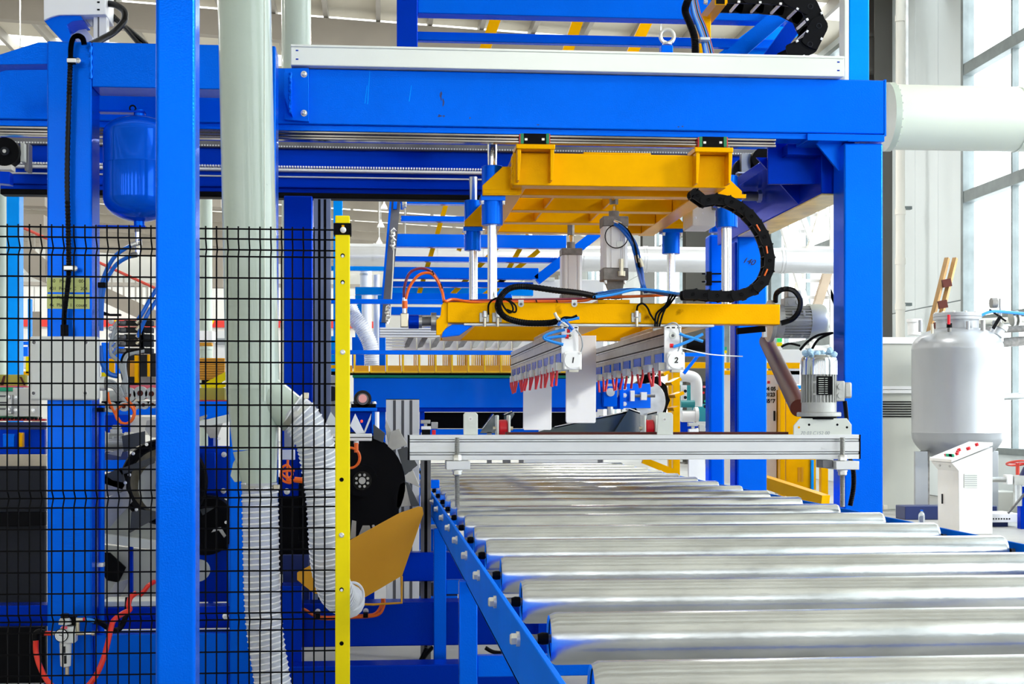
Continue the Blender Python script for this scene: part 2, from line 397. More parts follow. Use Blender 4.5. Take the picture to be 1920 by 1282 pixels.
# far silver duct
sd = T('spiral_duct', 'long silver spiral duct crossing the hall behind the machines', 'duct', pt(900, 485, 22))
r = 24*mpx(1100, 22); a = pt(655, 485, 22); b = pt(1570, 485, 22); zz = pt(1100, 485, 22).z; a.z = b.z = zz
MB().cyl(a, b, r, n=32).build('duct_section', DUCTM, sd)
for xq in (700, 820, 905, 1092, 1205, 1210, 1330, 1462, 1468):
    c = pt(xq, 485, 22); MB().cyl((c.x, 22, zz), (c.x+.03, 22, zz), r*1.04, n=32).build('joint_ring', DUCTM, sd)
for xq in (760, 1240, 1500):
    c = pt(xq, 485, 22); MB().beam((c.x, 22, zz+r), (c.x, 22, roofz(c.x)), .015, .015, (1, 0, 0)).build('hanger_rod', GALV, sd)
# pale vertical pipes
for (x0, x1, Y, lb, zt) in [(528, 583, 12.0, 'pale green vertical pipe rising behind the white cable trunking', 6.2), (374, 398, 16.0, 'thin pale green pipe seen just right of the blue foreground post', 4.5),
                        (-6, 12, 14.0, 'pale green pipe at the far left edge of the view', 3.6), (975, 998, 25, 'pale round pipe behind the left rear cylinder', 5.2)]:
    x = dist((x0+x1)/2, Y)[0]; r = (x1-x0)/2*mpx(x0, Y)
    t = T('vertical_pipe', lb, 'pipe', (x, Y, 0)); MB().cyl((x, Y, 0), (x, Y, zt), r, n=28).build('pipe', GREENG, t)
    z = 2.0
    while z < zt:
        MB().cyl((x, Y, z), (x, Y, z+.04), r*1.08, n=28).build('joint_ring', GREENG, t); z += 1.6
# pendant lamps
for k, (px_, py_, lb) in enumerate([(720, 386, 'topmost of the white pendant lamps hanging under the roof'), (714, 420, 'middle white pendant lamp of the row under the roof'), (711, 453, 'lowest white pendant lamp, just above the silver duct'), (38, 505, 'white pendant lamp at the far left above the staircase')]):
    q = pt(px_, py_, 34+4*k if k < 3 else 25); t = T('pendant_lamp', lb, 'lamp', q, None); s = mpx(px_, q.y)
    MB().lathe(q, (0, 0, 1), [(7*s, -6*s), (6*s, -2*s), (2*s, 5*s), (1.5*s, 8*s)], 16).build('lamp_shade', WHITE, t)
    MB().cyl(q+Vector((0, 0, 8*s)), (q.x, q.y, roofz(q.x)), .012, n=6).build('cord', GALV, t)
# ================= LARGE STEEL =================
def wbox(name, m, par, a, b, bevel=.003, **k): return MB().box(a, b).build(name, m, par, bevel, **k)
def X_(px, Y): return dist(px, Y)[0]
def Z_(py, Y, px=960): return pt(px, py, Y).z
# foreground post
t = T('square_post', 'nearest and widest blue square steel post, in front of the mesh fence', 'post', (X_(333, 4.5), 4.5, 0))
wbox('shaft', BLUE, t, (X_(291, 4.5), 4.5, 0), (X_(366, 4.5), 4.62, 3.2), .012, seg=4)
wbox('base_plate', BLUE, t, (X_(291, 4.5)-.06, 4.44, 0), (X_(366, 4.5)+.06, 4.68, .012))
# portal frame left
YP = 7.2
t = T('portal_frame', 'blue welded portal frame behind the mesh fence on the left', 'machine frame', (X_(300, YP), YP, 0))
xa0, xa1 = X_(88, YP), X_(172, YP); xb0, xb1 = X_(430, YP), X_(509, YP); zt = Z_(81, YP, 300); zb = Z_(165, YP, 300)
dpf = xa1-xa0
wbox('left_column', BLUE, t, (xa0, YP, 0), (xa1, YP+dpf, zt), .008, seg=3)
wbox('right_column', BLUE, t, (xb0, YP, 0), (xb1+.02, YP+dpf, zt), .008, seg=3)
wbox('top_beam', BLUE, t, (xa1+.001, YP+.002, zb), (xb0-.001, YP+dpf-.002, zt-.001), .004)
for x in (xa0, xb0): wbox('base_plate', BLUE, t, (x-.05, YP-.05, 0), (x+dpf+.05, YP+dpf+.05, .015))
w = MB(); w.tube([Vector((xa1-.005, YP-.001, zt-.02-.012*k+.002*math.sin(k*2))) for k in range(14)], .008, 6, rf=lambda i, n: .008+.003*math.sin(i*1.7)); w.build('weld_seam', BLUE, t)
# gusset arm at far left top
poly('gusset_arm', BLUE, t, [(-60, 138), (-60, 117), (0, 102), (72, 79), (90, 79), (90, 120), (0, 121)], YP+.02, .12)
# base beams in the lower part
YB1 = 7.5
t = T('base_frame', 'deep blue machine base beams crossing low behind the hoses', 'machine frame', (X_(700, YB1), YB1, 0))
def xbeam(name, m, par, x0, y0, x1, y1, Y, dp, px=None, **k):
    z0, z1 = Z_(y0, Y, px or x0), Z_(y1, Y, px or x0)
    return wbox(name, m, par, (X_(x0, Y), Y, z1), (X_(x1, Y), Y+dp, z0), .005, **k)
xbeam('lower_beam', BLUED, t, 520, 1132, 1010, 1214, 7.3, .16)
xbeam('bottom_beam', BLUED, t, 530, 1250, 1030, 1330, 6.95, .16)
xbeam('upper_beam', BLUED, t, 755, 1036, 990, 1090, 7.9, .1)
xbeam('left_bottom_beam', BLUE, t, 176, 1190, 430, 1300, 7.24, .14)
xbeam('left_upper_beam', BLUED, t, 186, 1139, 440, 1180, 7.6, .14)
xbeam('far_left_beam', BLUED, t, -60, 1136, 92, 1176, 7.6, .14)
for px_ in (528, 1005): wbox('foot', BLUED, t, (X_(px_, 7.2), 7.1, 0), (X_(px_, 7.2)+.1, 7.26, .5))
# front gantry beam
YG = 7.85
t = T('gantry_beam', 'long front blue box beam under the white trunking', 'beam', (X_(1100, YG), YG, 2.79))
gz0, gz1 = Z_(242, YG, 1100), Z_(139, YG, 1100)
wbox('box_beam', BLUE, t, (X_(-70, YG), YG, gz0), (X_(1659, YG), YG+.2, gz1), .006)
wbox('bottom_flange', BLUE, t, (X_(-70, YG), YG+.02, gz0-.03), (X_(1515, YG), YG+.16, gz0), .002)
wbox('end_plate', BLUE, t, (X_(1659, YG)-.004, YG-.003, gz0-.01), (X_(1659, YG)+.008, YG+.21, gz1+.004), .002)
for k in range(3):
    wbox('linear_rail', RAILM, t, (X_(-70, YG), YG+.03-(.012 if k != 1 else 0), gz0-.03-.046+.016*k), (X_(1457, YG), YG+.075, gz0-.03-.046+.016*k+.013), .003)
# bracket plate with bolts at the left end
b = poly('bracket_plate', BLUE, t, [(533, 128), (579, 127), (579, 228), (533, 224)], YG-.035, .03)
for (x, y) in ((570, 139), (570, 212)):
    m_ = MB(); m_.cyl(pt(x, y, YG-.035), pt(x, y, YG-.04), 6*mpx(x, YG), n=20); m_.lathe(pt(x, y, YG-.04), (0, -1, 0), [(4.5*mpx(x, YG), 0), (4.5*mpx(x, YG), .014), (2.4*mpx(x, YG), .016), (2.2*mpx(x, YG), .006), (.0002, .006)], 16)
    m_.build('bolt', ZINC, t)
poly('wedge_gusset', BLUE, t, [(532, 135), (547, 138), (547, 214), (540, 205), (532, 175)], YG-.12, .1)
MB().tube([pt(544+math.sin(k)*1.2, 136+k*2.6, YG-.13) for k in range(30)], .007, 6, rf=lambda i, n: .008+.002*math.sin(i*2.1)).build('weld_seam', BLUE, t)
for (x, y, w_, h_) in ((827, 180, 3, 9), (831, 192, 2.5, 8), (824, 217, 6, 2.5), (832, 218, 3, 2), (881, 221, 2, 2), (1009, 234, 4, 1.2), (1272, 238, 3, 1.2), (1280, 237, 3, 1.3)):
    MB().prism([pt(x+w_*math.cos(a)*(.6+.4*math.sin(a*3+x)), y+h_*math.sin(a), YG-.0004) for a in [2*math.pi*k/12 for k in range(12)]], (0, .0004, 0)).build('paint_scuff', NAVY, t)
for (x, y0, y1) in ((693, 133, 195), (688, 160, 194), (771, 160, 190)):
    MB().prism([pt(x, y0, YG-.0004), pt(x+.9, y0, YG-.0004), pt(x-3, y1, YG-.0004), pt(x-4.5, y1, YG-.0004)], (0, .0004, 0)).build('paint_scratch', SKYB, t)
# white trunking
t = T('cable_trunking', 'long white cable trunking lying along the top of the blue gantry beam', 'trunking', (X_(1050, YG), YG-.02, gz1))
tz0, tz1 = gz1, gz1+.112
wbox('trunking_body', ALUW, t, (X_(545, YG-.05), YG-.05, tz0+.004), (X_(1583, YG-.05), YG+.07, tz1-.012), .004)
wbox('lid', ALUW, t, (X_(545, YG-.05), YG-.054, tz1-.013), (X_(1583, YG-.05), YG+.074, tz1), .003)
for px_ in (557, 1572):
    for dz in (.035, .08): wbox('slot', BLUED, t, (X_(px_-2.5, YG-.05), YG-.0512, tz0+dz-.003), (X_(px_+2.5, YG-.05), YG-.048, tz0+dz+.004), .001)
for k, px_ in enumerate((812, 850, 862)): 
    q = Vector((X_(px_, YG), YG+.01, tz1)); MB().cyl(q, q+Vector((0, 0, .006)), .008, n=10).build('screw_head', ZINC, t)
# rear gantry beam
YR = 10.1
t = T('rear_gantry_beam', 'rear deep blue gantry beam with toothed racks, seen below the front beam', 'beam', (X_(1100, YR), YR, 2.8))
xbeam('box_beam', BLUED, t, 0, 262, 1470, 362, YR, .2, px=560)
xbeam('under_strip', BLACKM, t, 0, 361, 1330, 371, YR-.04, .12, px=560)
for (y0, y1, m_, nm, px_, dp_) in [(266, 278, DARKST, 'upper_rack', 560, .05), (316, 321, ALU, 'lower_rack', 560, .05), (330, 333, ALU, 'trim_strip', 560, .02), (349, 352, BLUED, 'ledge', 560, .03)]:
    xbeam(nm, m_, t, 0, y0, 1435, y1, YR-dp_, dp_, px=px_)
tm = MB()
zz = Z_(316, YR, 560); xs = X_(0, YR)
k = 0
while xs+k*.018 < X_(1430, YR):
    x = xs+k*.018; tm.box((x, YR-.052, zz-.002), (x+.010, YR, zz+.010)); k += 1
tm.build('rack_teeth', WHITE, t, kind='stuff')
tm = MB(); zz = Z_(278, YR, 560)
for k in range(int((X_(1430, YR)-xs)/.018)):
    x = xs+k*.018; tm.box((x, YR-.056, zz-.003), (x+.010, YR-.04, zz+.006))
tm.build('rack_teeth', GALV, t, kind='stuff')
# right columns
t = T('gantry_column', 'broad blue square column at the right end of the front gantry beam', 'column', (X_(1620, YG), YG, 0))
cx0, cx1 = X_(1583, YG), X_(1656, YG)
wbox('shaft', BLUE, t, (cx0, YG, 0), (cx1, YG+.2, gz0-.05), .01, seg=3)
wbox('cap_plate', BLUE, t, (X_(1513, YG), YG-.01, gz0-.042), (cx1+.004, YG+.3, gz0-.005), .002)
wbox('base_plate', BLUE, t, (cx0-.08, YG-.08, 0), (cx1+.08, YG+.28, .02))
poly('gusset', BLUE, t, [(1528, 266), (1579, 266), (1579, 320), (1572, 320)], YG+.08, .02)
MB().tube([pt(1590+math.sin(k*1.3)*20, 264+math.sin(k)*.6, YG-.012) for k in range(3)], .004, 6).build('weld_seam', BLUE, t)
t2 = T('gantry_column', 'blue column marked 140 behind the black cable chain', 'column', (X_(1405, 10.1), 10.1, 0))
wbox('shaft', BLUE, t2, (X_(1383, 10.1), 10.1, 0), (X_(1438, 10.1), 10.3, 2.6), .01, seg=3)
wbox('base_plate', BLUE, t2, (X_(1383, 10.1)-.06, 10.04, 0), (X_(1438, 10.1)+.06, 10.36, .02))
wbox('side_flange', BLUED, t2, (X_(1383, 10.1)-.012, 10.13, .1), (X_(1383, 10.1), 10.27, 2.5), .001)
text('handwriting', '140', INK, t2, pt(1404, 490, 10.095), .058, (math.pi/2, math.radians(14), 0), slant=.3)
t3 = T('slim_column', 'slim blue column left of the column marked 140', 'column', (X_(1343, 10.9), 10.9, 0))
wbox('shaft', BLUE, t3, (X_(1330, 10.9), 10.9, 0), (X_(1359, 10.9), 11.05, Z_(435, 10.9)), .02, seg=4)
wbox('base_plate', BLUE, t3, (X_(1330, 10.9)-.04, 10.86, 0), (X_(1359, 10.9)+.04, 11.09, .02))
MB().lathe(pt(1344, 436, 10.97), (0, 0, 1), [(.06, 0), (.055, .04), (.03, .05), (.03, .08)], 20).build('cap', BLUE, t3)
blk = wbox('sensor_block', BLACKM, t3, pt(1325, 509, 10.86), pt(1334, 535, 10.88)+Vector((0, .03, 0)))
for y in (513, 528):
    MB().cyl(pt(1316, y, 10.88), pt(1352, y, 10.88), .006, n=8).build('probe', BLACKM, t3)
    MB().cyl(pt(1322, y, 10.88), pt(1328, y, 10.88), .014, n=12).build('nut', STEEL, t3)
# side beam linking front and rear
t4 = T('side_beam', 'blue side beam running back from the right end of the gantry', 'beam', (cx0+.1, 9, 2.55))
wbox('box_beam', BLUED, t4, (2.43, YG+.21, 2.53), (2.62, 10.6, 2.80), .005)
poly('front_plate', BLUED, t4, [(1440, 266), (1530, 266), (1570, 330), (1570, 345), (1440, 345)], YG+.32, .02)
MB().prism([(2.18, 8.5, 2.8), (2.43, 8.5, 2.8), (2.43, 8.5, 2.53)], (0, .02, 0)).build('gusset', BLUED, t4)
wbox('flange', BLUED, t4, (2.24, YG+.21, 2.74), (2.43, 10.6, 2.80), .003)
AMBREFL = mat('amber_reflection_underside', (.80, .62, .2), .35, coat=.3, var=.3, vscale=6)  # amber and white reflection under the blue beam, put into the colour
wbox('underside_reflection', AMBREFL, t4, (2.435, YG+.22, 2.522), (2.615, 10.0, 2.53), .001)
# upper structure above trunking
YU = 9.3
t = T('machine_superstructure', 'blue upper support frame rising above the trunking with a diagonal brace', 'machine frame', (X_(1100, YU), YU, gz1))
UZ = gz1
wbox('upright', BLUED, t, (X_(744, YU), YU, UZ), (X_(783, YU), YU+.13, Z_(-120, YU)), .004)
xbeam('upper_rail', BLUE, t, 783, -30, 1498, 25, YU+.02, .12, px=800)
xbeam('lower_rail', BLUE, t, 778, 59, 1470, 76, YU+.3, .06, px=800)
MB().beam(pt(1352, 124, YU-.1), pt(1486, 8, YU-.1), .12, .10, (0, 0, 1)).build('diagonal_brace', BLUE, t)
MB().beam(pt(1430, 128, YU-.25), pt(1508, 22, YU-.25), .07, .09).build('diagonal_brace', BLUED, t)
MB().beam(pt(1360, 130, YU+.4), pt(1480, 40, YU+.4), .02, .22).build('brace_web', SKYB, t)
wbox('cross_bearer', BLUED, t, (X_(740, YU), YG+.08, UZ), (X_(744, YU)+.3, YU+.2, UZ+.06), .003)
t = T('upper_post', 'light blue post standing on the gantry beam at upper right', 'post', (X_(1610, YG), YG+.05, gz1))
wbox('shaft', SKYB, t, (X_(1592, YG+.05), YG+.05, gz1), (X_(1630, YG+.05), YG+.16, Z_(-120, YG)), .006, seg=3)
wbox('side_strip', ALUW, t, (X_(1584, YG+.05), YG+.052, gz1), (X_(1592, YG+.05), YG+.15, Z_(-120, YG)), .002)
# eye bolt
t = T('eye_bolt', 'steel lifting eye bolt standing up behind the white trunking', 'eye bolt', pt(1251, 96, YG+.14))
wbox('block', BLUE, t, pt(1240, 84, YG+.11), pt(1262, 105, YG+.11)+Vector((0, .06, 0)))
MB().lathe(pt(1251, 84, YG+.14), (0, 0, 1), [(.026, 0), (.026, .008), (.016, .016)], 20).build('collar', ZINC, t)
MB().ring(pt(1251, 68, YG+.14), (0, 1, 0), 13*mpx(1251, YG), .0105, 28, 10).build('ring', ZINC, t)
# yellow lattice bars beyond (inclined magazine frames seen through the gantry)
def slopebar(par, x0, y0, x1, y1, Y, w, m1=AMBER):
    MB().beam(pt(x0, y0, Y), pt(x1, y1, Y), w, w*1.1, (0, 1, 0)).build('slat', m1, par)
t = T('roof_level_rack', 'sloping amber bars crossing behind the rails above the trunking', 'rack', pt(1100, 100, 13), None)
for (x0, x1) in ((903, 940), (1060, 1094), (1180, 1230)): slopebar(t, x0, 110, x1, 5, 12.6, .09)
# ================= ROLLER CONVEYOR =================
ZR = .9; RR = .0535; XA, XB = .345, 2.09
t = T('roller_conveyor', 'blue framed gravity conveyor running away under the rollers', 'conveyor', (.29, 6, 0))
ax = ZR-RR
NR = 18; Y0 = 2.42; SP = .608
for x, s in ((.285, 1), (2.14, -1)):
    r_ = wbox('side_rail', RAILB, t, (x, 1.2, ax-.10), (x+.012*s, 13.6, ax+.028), .002)
    wbox('rail_flange', BLUE, t, (x, 1.2, ax-.10), (x+.05*s, 13.6, ax-.092), .001)
for yy in (2.6, 4.9, 7.2, 9.5, 11.8):
    for x in (.262, 2.105):
        if yy == 2.6 and x < 1: continue
        wbox('leg', BLUE, t, (x, yy, 0), (x+.06, yy+.06, ax-.09), .004)
        wbox('foot_plate', BLUE, t, (x-.03, yy-.03, 0), (x+.09, yy+.09, .01), .001)
    wbox('cross_tie', BLUE, t, (.322, yy+.01, .44), (2.105, yy+.05, .51), .003)
# rollers: one full roller, the others copied
def mkroller(y):
    r = T('conveyor_roller', '', 'roller', (.3, y, ax), 'galvanised rollers of the conveyor')
    L = XB-XA; c = .02
    m_ = MB(); xo = Vector((XA, y, ax))
    m_.lathe(xo, (1, 0, 0), [(RR*.8, .004), (RR-.006, 0), (RR, .012), (RR, .25), (RR, L-.012), (RR-.006, L), (RR*.8, L-.004)], 40, cap=False); m_.build('tube', ROLL, r)
    for s, xx in ((1, XA), (-1, XB)):
        MB().lathe((xx+.006*s, y, ax), (s, 0, 0), [(RR*.82, 0), (RR*.8, .006), (.02, .008)], 24).build('end_cap', SKYB if s > 0 else DARKST, r)
        MB().cyl((xx-.05*s, y, ax), (xx+.01*s, y, ax), .009, n=12).build('axle', DARKST, r)
        MB().lathe((xx-.022*s, y, ax), (-s, 0, 0), [(.012, -.02), (.013, -.008), (.010, .002)], 16).build('bearing_nut', BLACKM, r)
        MB().hexbolt(((.285 if s > 0 else 2.14), y, ax), (-s, 0, 0), .0125, .02).build('axle_bolt', ZINC, r)
    return r
ordn = ['nearest', 'second', 'third', 'fourth', 'fifth', 'sixth', 'seventh', 'eighth', 'ninth', 'tenth', 'eleventh', 'twelfth', 'thirteenth', 'fourteenth', 'fifteenth', 'sixteenth', 'seventeenth', 'farthest']
R0 = mkroller(Y0)
for k in range(NR):
    lb = ('galvanised conveyor roller, %s one from the camera' % ordn[k]) if k < NR-1 else 'farthest galvanised conveyor roller at the back end of the conveyor'
    if k == 0: R0['label'] = 'nearest galvanised conveyor roller, cut by the bottom edge of the view'
    else:
        r_ = dup(R0, (.3, Y0+SP*k, ax), lb)
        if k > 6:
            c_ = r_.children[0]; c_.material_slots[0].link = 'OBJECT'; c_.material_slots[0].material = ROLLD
# ================= CARRIAGE =================
YC = 7.85
t = T('gantry_carriage', 'amber carriage frame hanging on the linear rail with two green-ended bearing blocks', 'carriage', (X_(1170, YC), YC, 2.5))
cz0 = Z_(350, YC, 1170); cz1 = Z_(289, YC, 1170)
fx0, fx1 = X_(962, YC), X_(1362, YC)
def cbar(name, a, b, m=AMBER, bev=.004): return wbox(name, m, t, a, b, bev)
cbar('front_beam', (fx0, YC, cz0), (fx1, YC+.12, cz1))
cbar('top_plate', (X_(1095, YC), YC+.02, cz1), (X_(1222, YC), YC+.12, cz1+.012))
li0, li1 = X_(990, YC), X_(1326, YC)
cbar('side_beam', (fx0, YC+.121, cz0), (li0, 9.99, cz0+.16)); cbar('side_beam', (li1, YC+.121, cz0), (X_(1362, YC), 9.99, cz0+.16))
for yy, h in ((8.19, .05), (8.8, .075), (9.35, .08), (9.85, .08)):
    cbar('cross_beam', (li0+.001, yy, cz0), (li1-.001, yy+.10, cz0+h))
for xq in (.97, 1.32): cbar('rib', (xq, 8.3, cz0+.01), (xq+.012, 9.35, cz0+.07), AMBER, .001)
MB().tube([Vector((fx0-.002, YC+.02, cz0+.01+.012*k)) for k in range(13)], .008, 6, rf=lambda i, n: .008+.003*math.sin(i*2)).build('weld_seam', AMBER, t)
for (x0, x1, b0, b1) in ((968, 1041, 975, 1031), (1303, 1375, 1310, 1364)):
    br = MB().pbox(x0, 270 if x0 < 1000 else 276, x1, 279 if x0 < 1000 else 285, YC-.1, .2).build('bracket_top_plate', AMBER, t, .003)
    dy = 0 if x0 < 1000 else 6
    for (xa, lean) in ((x0+2, 0), (x1-9, 0)):
        poly('bracket_rib', AMBER, t, [(xa, 279+dy), (xa+7, 279+dy), (xa+7, 292+dy), (xa+4, 338+dy), (xa, 338+dy)], YC-.09, .09)
    for px_ in (x0+20, x1-20):
        MB().cyl(pt(px_, 279+dy, YC-.04), pt(px_, 282+dy, YC-.04), .006, n=8).build('screw', ZINC, t)
    bb = MB().pbox(b0+6, 250+dy, b1-6, 270+dy, YC-.012, .09).build('bearing_block', BLACKM, t, .003)
    for (u0, u1) in ((b0+1, b0+7), (b1-7, b1-1)):
        MB().pbox(u0, 250+dy, u1, 269+dy, YC-.014, .085).build('end_cap', GREEN, bb, .001)
    for (u0, u1) in ((b0-.6, b0+1), (b1-1, b1+.6)): MB().pbox(u0, 251+dy, u1, 269+dy, YC-.013, .08).build('wiper', RED, bb)
    for u in (b0+12, b1-12): MB().pbox(u-3, 259+dy, u+2, 263+dy, YC-.0145, .01).build('mark', WHITE, bb)
# guide housings: (centre px, Y, rod width px, cyl half px, y flange0, y cyl bottom, ytop rod, ytop housing)
def guide(cx, Y, hw, yt0, yt1, yf0, yf1, yb, gus, lb):
    s = mpx(cx, Y); c = pt(cx, 400, Y)
    z = lambda py: pt(cx, py, Y).z
    hb = MB()
    hb.cyl((c.x, Y, z(yb)), (c.x, Y, z(yt1)), hw*s, n=32)
    h = hb.build('guide_housing', BLUE, t, .003)
    MB().box((c.x-hw*1.15*s, Y-hw*1.1*s, z(yf1)), (c.x+hw*1.15*s, Y+hw*1.1*s, z(yf0))).build('housing_flange', BLUE, h, .002)
    for dx in (-1, 1):
        MB().hexbolt((c.x+dx*hw*.98*s, Y-hw*.95*s, z(yf1)), (0, 0, -1), .008, .02).build('flange_bolt', ZINC, h)
    if gus:
        poly('corner_gusset', AMBER, t, gus, Y-hw*s-.035, .035)
        wbox('corner_flange', AMBER, t, (min(pt(g[0], 0, Y).x for g in gus)-.002, Y-hw*s-.038, z(yf0)), (max(pt(g[0], 0, Y).x for g in gus), Y+hw*s, z(yf0)+.022), .002)
guide(923, 8.1, 20, 262, 312, 368, 379, 422, [(905, 366), (905, 347), (943, 312), (962, 312), (975, 352), (975, 366)], '')
guide(886, 9.7, 15.5, 330, 376, 427, 435, 470, [(871, 424), (871, 414), (902, 383), (925, 390), (925, 424)], '')
guide(1363, 8.1, 20, 290, 330, 376, 386, 427, [(1345, 352), (1366, 334), (1391, 358), (1391, 370), (1345, 370)], '')
guide(1258, 9.7, 16.5, 380, 405, 430, 438, 476, [(1238, 428), (1240, 422), (1272, 407), (1282, 418), (1282, 428)], '')
# lifting frame below
YL = 7.95
t = T('lift_frame', 'amber lifting frame on chrome guide rods, just above the gripper heads', 'lifting frame', (X_(1150, YL), YL, 1.8))
lz0 = Z_(607, YL, 1150); lz1 = Z_(568, YL, 1150)
wbox('front_beam', RUSTAMBER, t, (X_(838, YL), YL, lz0), (X_(1463, YL), YL+.12, lz1), .006, seg=3)
wbox('rear_beam', AMBER, t, (X_(838, YL)+.04, 9.75, lz0), (X_(1463, YL)-.25, 9.87, lz1), .004)
wbox('side_beam', AMBER, t, (X_(838, YL)+.05, YL+.121, lz0), (X_(838, YL)+.17, 9.749, lz1), .004)
wbox('side_beam', AMBER, t, (X_(1463, YL)-.45, YL+.121, lz0), (X_(1463, YL)-.33, 9.749, lz1), .004)
wbox('middle_beam', AMBER, t, (X_(1100, YL), YL+.121, lz0+.02), (X_(1160, YL), 9.749, lz1-.01), .004)
wbox('pad_plate', AMBER, t, (X_(1122, YL), YL+.02, lz1), (X_(1182, YL), YL+.25, lz1+.02), .002)
wbox('under_strip', GALV, t, (X_(870, YL), YL+.01, lz0-.012), (X_(1340, YL), YL+.08, lz0), .001)
poly('end_plate', AMBER, t, [(832, 566), (840, 566), (840, 610), (826, 628), (818, 628), (818, 600), (826, 592), (828, 572)], YL+.01, .03)
poly('blue_under_piece', BLUE, t, [(832, 618), (848, 608), (890, 608), (862, 628), (828, 632)], YL+.03, .08)  # blue piece under the left end of the front beam
for (cx, Y, hw, yt) in ((923, 8.1, 9, 262), (887.5, 9.7, 8, 332), (1362, 8.1, 9.5, 300), (1258, 9.7, 8, 395)):
    c = pt(cx, 500, Y); s = mpx(cx, Y)
    MB().cyl((c.x, Y, lz1 if Y < 9 else lz1), (c.x, Y, pt(cx, yt, Y).z), hw*s, n=28).build('guide_rod', RUSTY, t)
for px_ in (909, 933, 1194):       # little inductive sensors on the beam
    m_ = wbox('sensor_bracket', STEEL, t, pt(px_-10, 586, YL-.012), pt(px_+8, 604, YL-.012)+Vector((0, .012, 0)), .002)
    MB().cyl(pt(px_, 596, YL-.03), pt(px_, 612, YL-.03), .008, n=12).build('sensor_tip', BRASS, m_)
    MB().cyl(pt(px_, 583, YL-.03), pt(px_, 594, YL-.03), .012, n=16).build('sensor_nut', ZINC, m_)
for (px_, y) in ((977, 570), (1077, 570)):
    m_ = MB(); m_.ppoly([(px_-5, y-8), (px_+5, y-8), (px_+5, y-2), (px_-5, y-2)], YL-.006, .005); m_.cyl(pt(px_, y, YL-.006), pt(px_, y, YL-.001), 5.5*mpx(px_, YL), n=20)
    c_ = m_.build('cable_clamp', GALV, t); MB().hexbolt(pt(px_, y, YL-.006), (0, -1, 0), .006, .008).build('clamp_screw', DARKST, c_)
# left end unit: swivel drive on the lift frame
t = T('rotary_joint', 'steel and navy rotary joint with orange plug on the left end of the lifting frame', 'valve', pt(785, 602, YL+.08))
YJ = YL+.08; s = mpx(790, YJ); c = lambda x, y=603: pt(x, y, YJ)
for (x0, x1, r, m_, nm) in ((766, 785, 13, BLUED, 'navy_sleeve'), (785, 791, 12, STEEL, 'ring'), (791, 808, 8, DARKST, 'shaft'), (790, 810, 3, CHROME, 'tie_bar'), (808, 818, 17, STEEL, 'flange_disc'), (813, 822, 9, CASTG, 'boss')):
    a = c(x0); b = c(x1, 603); b.z = a.z; MB().cyl(a, b, r*s, n=28).build(nm, m_, t)
wbox('square_block', BRASS, t, pt(751, 587, YJ-.035), pt(766, 613, YJ-.035)+Vector((0, .07, 0)), .004)
for y in (593, 612): MB().cyl(c(791, y), c(810, y), 2.2*s, n=10).build('tie_bar', CHROME, t)
MB().cyl(pt(759, 587, YJ), pt(759, 558, YJ), 4.5*s, n=14).build('plug_body', CHROME, t)
MB().cyl(pt(759, 578, YJ-.003), pt(759, 564, YJ-.003), 5.2*s, n=14).build('orange_plug', ORNG, t)
ya = YL+.05
tag(cable('looped_cable', PURP, None, [(758, 560, YJ), (758, 540, YJ), (768, 512, YJ), (790, 503, YJ), (812, 512, YJ), (828, 540, YJ), (832, 566, YL+.03)], .0075), 'dark violet cable looping up from the rotary joint', 'cable')
tag(cable('looped_cable', ORNG, None, [(761, 560, YJ-.02), (768, 538, YJ-.02), (785, 516, YJ-.02), (806, 512, YJ-.02), (820, 526, YJ-.02), (829, 548, YJ-.02), (834, 564, YL-.01), (850, 561, YL+.01), (885, 566, YL+.0), (940, 566, YL+.02), (1010, 565, YL+.02), (1090, 564, YL+.02), (1120, 558, YL+.02), (1200, 555, YL+.02), (1255, 553, YL+.03)], .0075), 'long orange cable looping from the rotary joint and lying along the lifting frame', 'cable')
tag(cable('frame_cable', PURP, None, [(835, 567, YL+.035), (880, 564, YL+.03), (980, 562, YL+.04), (1100, 560, YL+.04), (1180, 556, YL+.045), (1250, 553, YL+.05)], .0075), 'violet cable lying behind the orange one along the lifting frame', 'cable')
for (px_, y) in ((812, 512), (828, 536), (884, 566), (1006, 566), (1044, 566)): 
    tag(MB().ring(pt(px_, y, YJ-.02 if px_ < 850 else YL+.02), (1, 0, .3), .012, .003, 14, 6).build('cable_tie', BLACK), {812: 'black cable tie at the top of the cable loop', 828: 'black cable tie halfway down the right side of the cable loop', 884: 'black cable tie on the orange cable near the left end of the lifting frame', 1006: 'black cable tie between the two steel cable clamps, left one', 1044: 'black cable tie between the two steel cable clamps, right one'}[px_], 'cable tie')
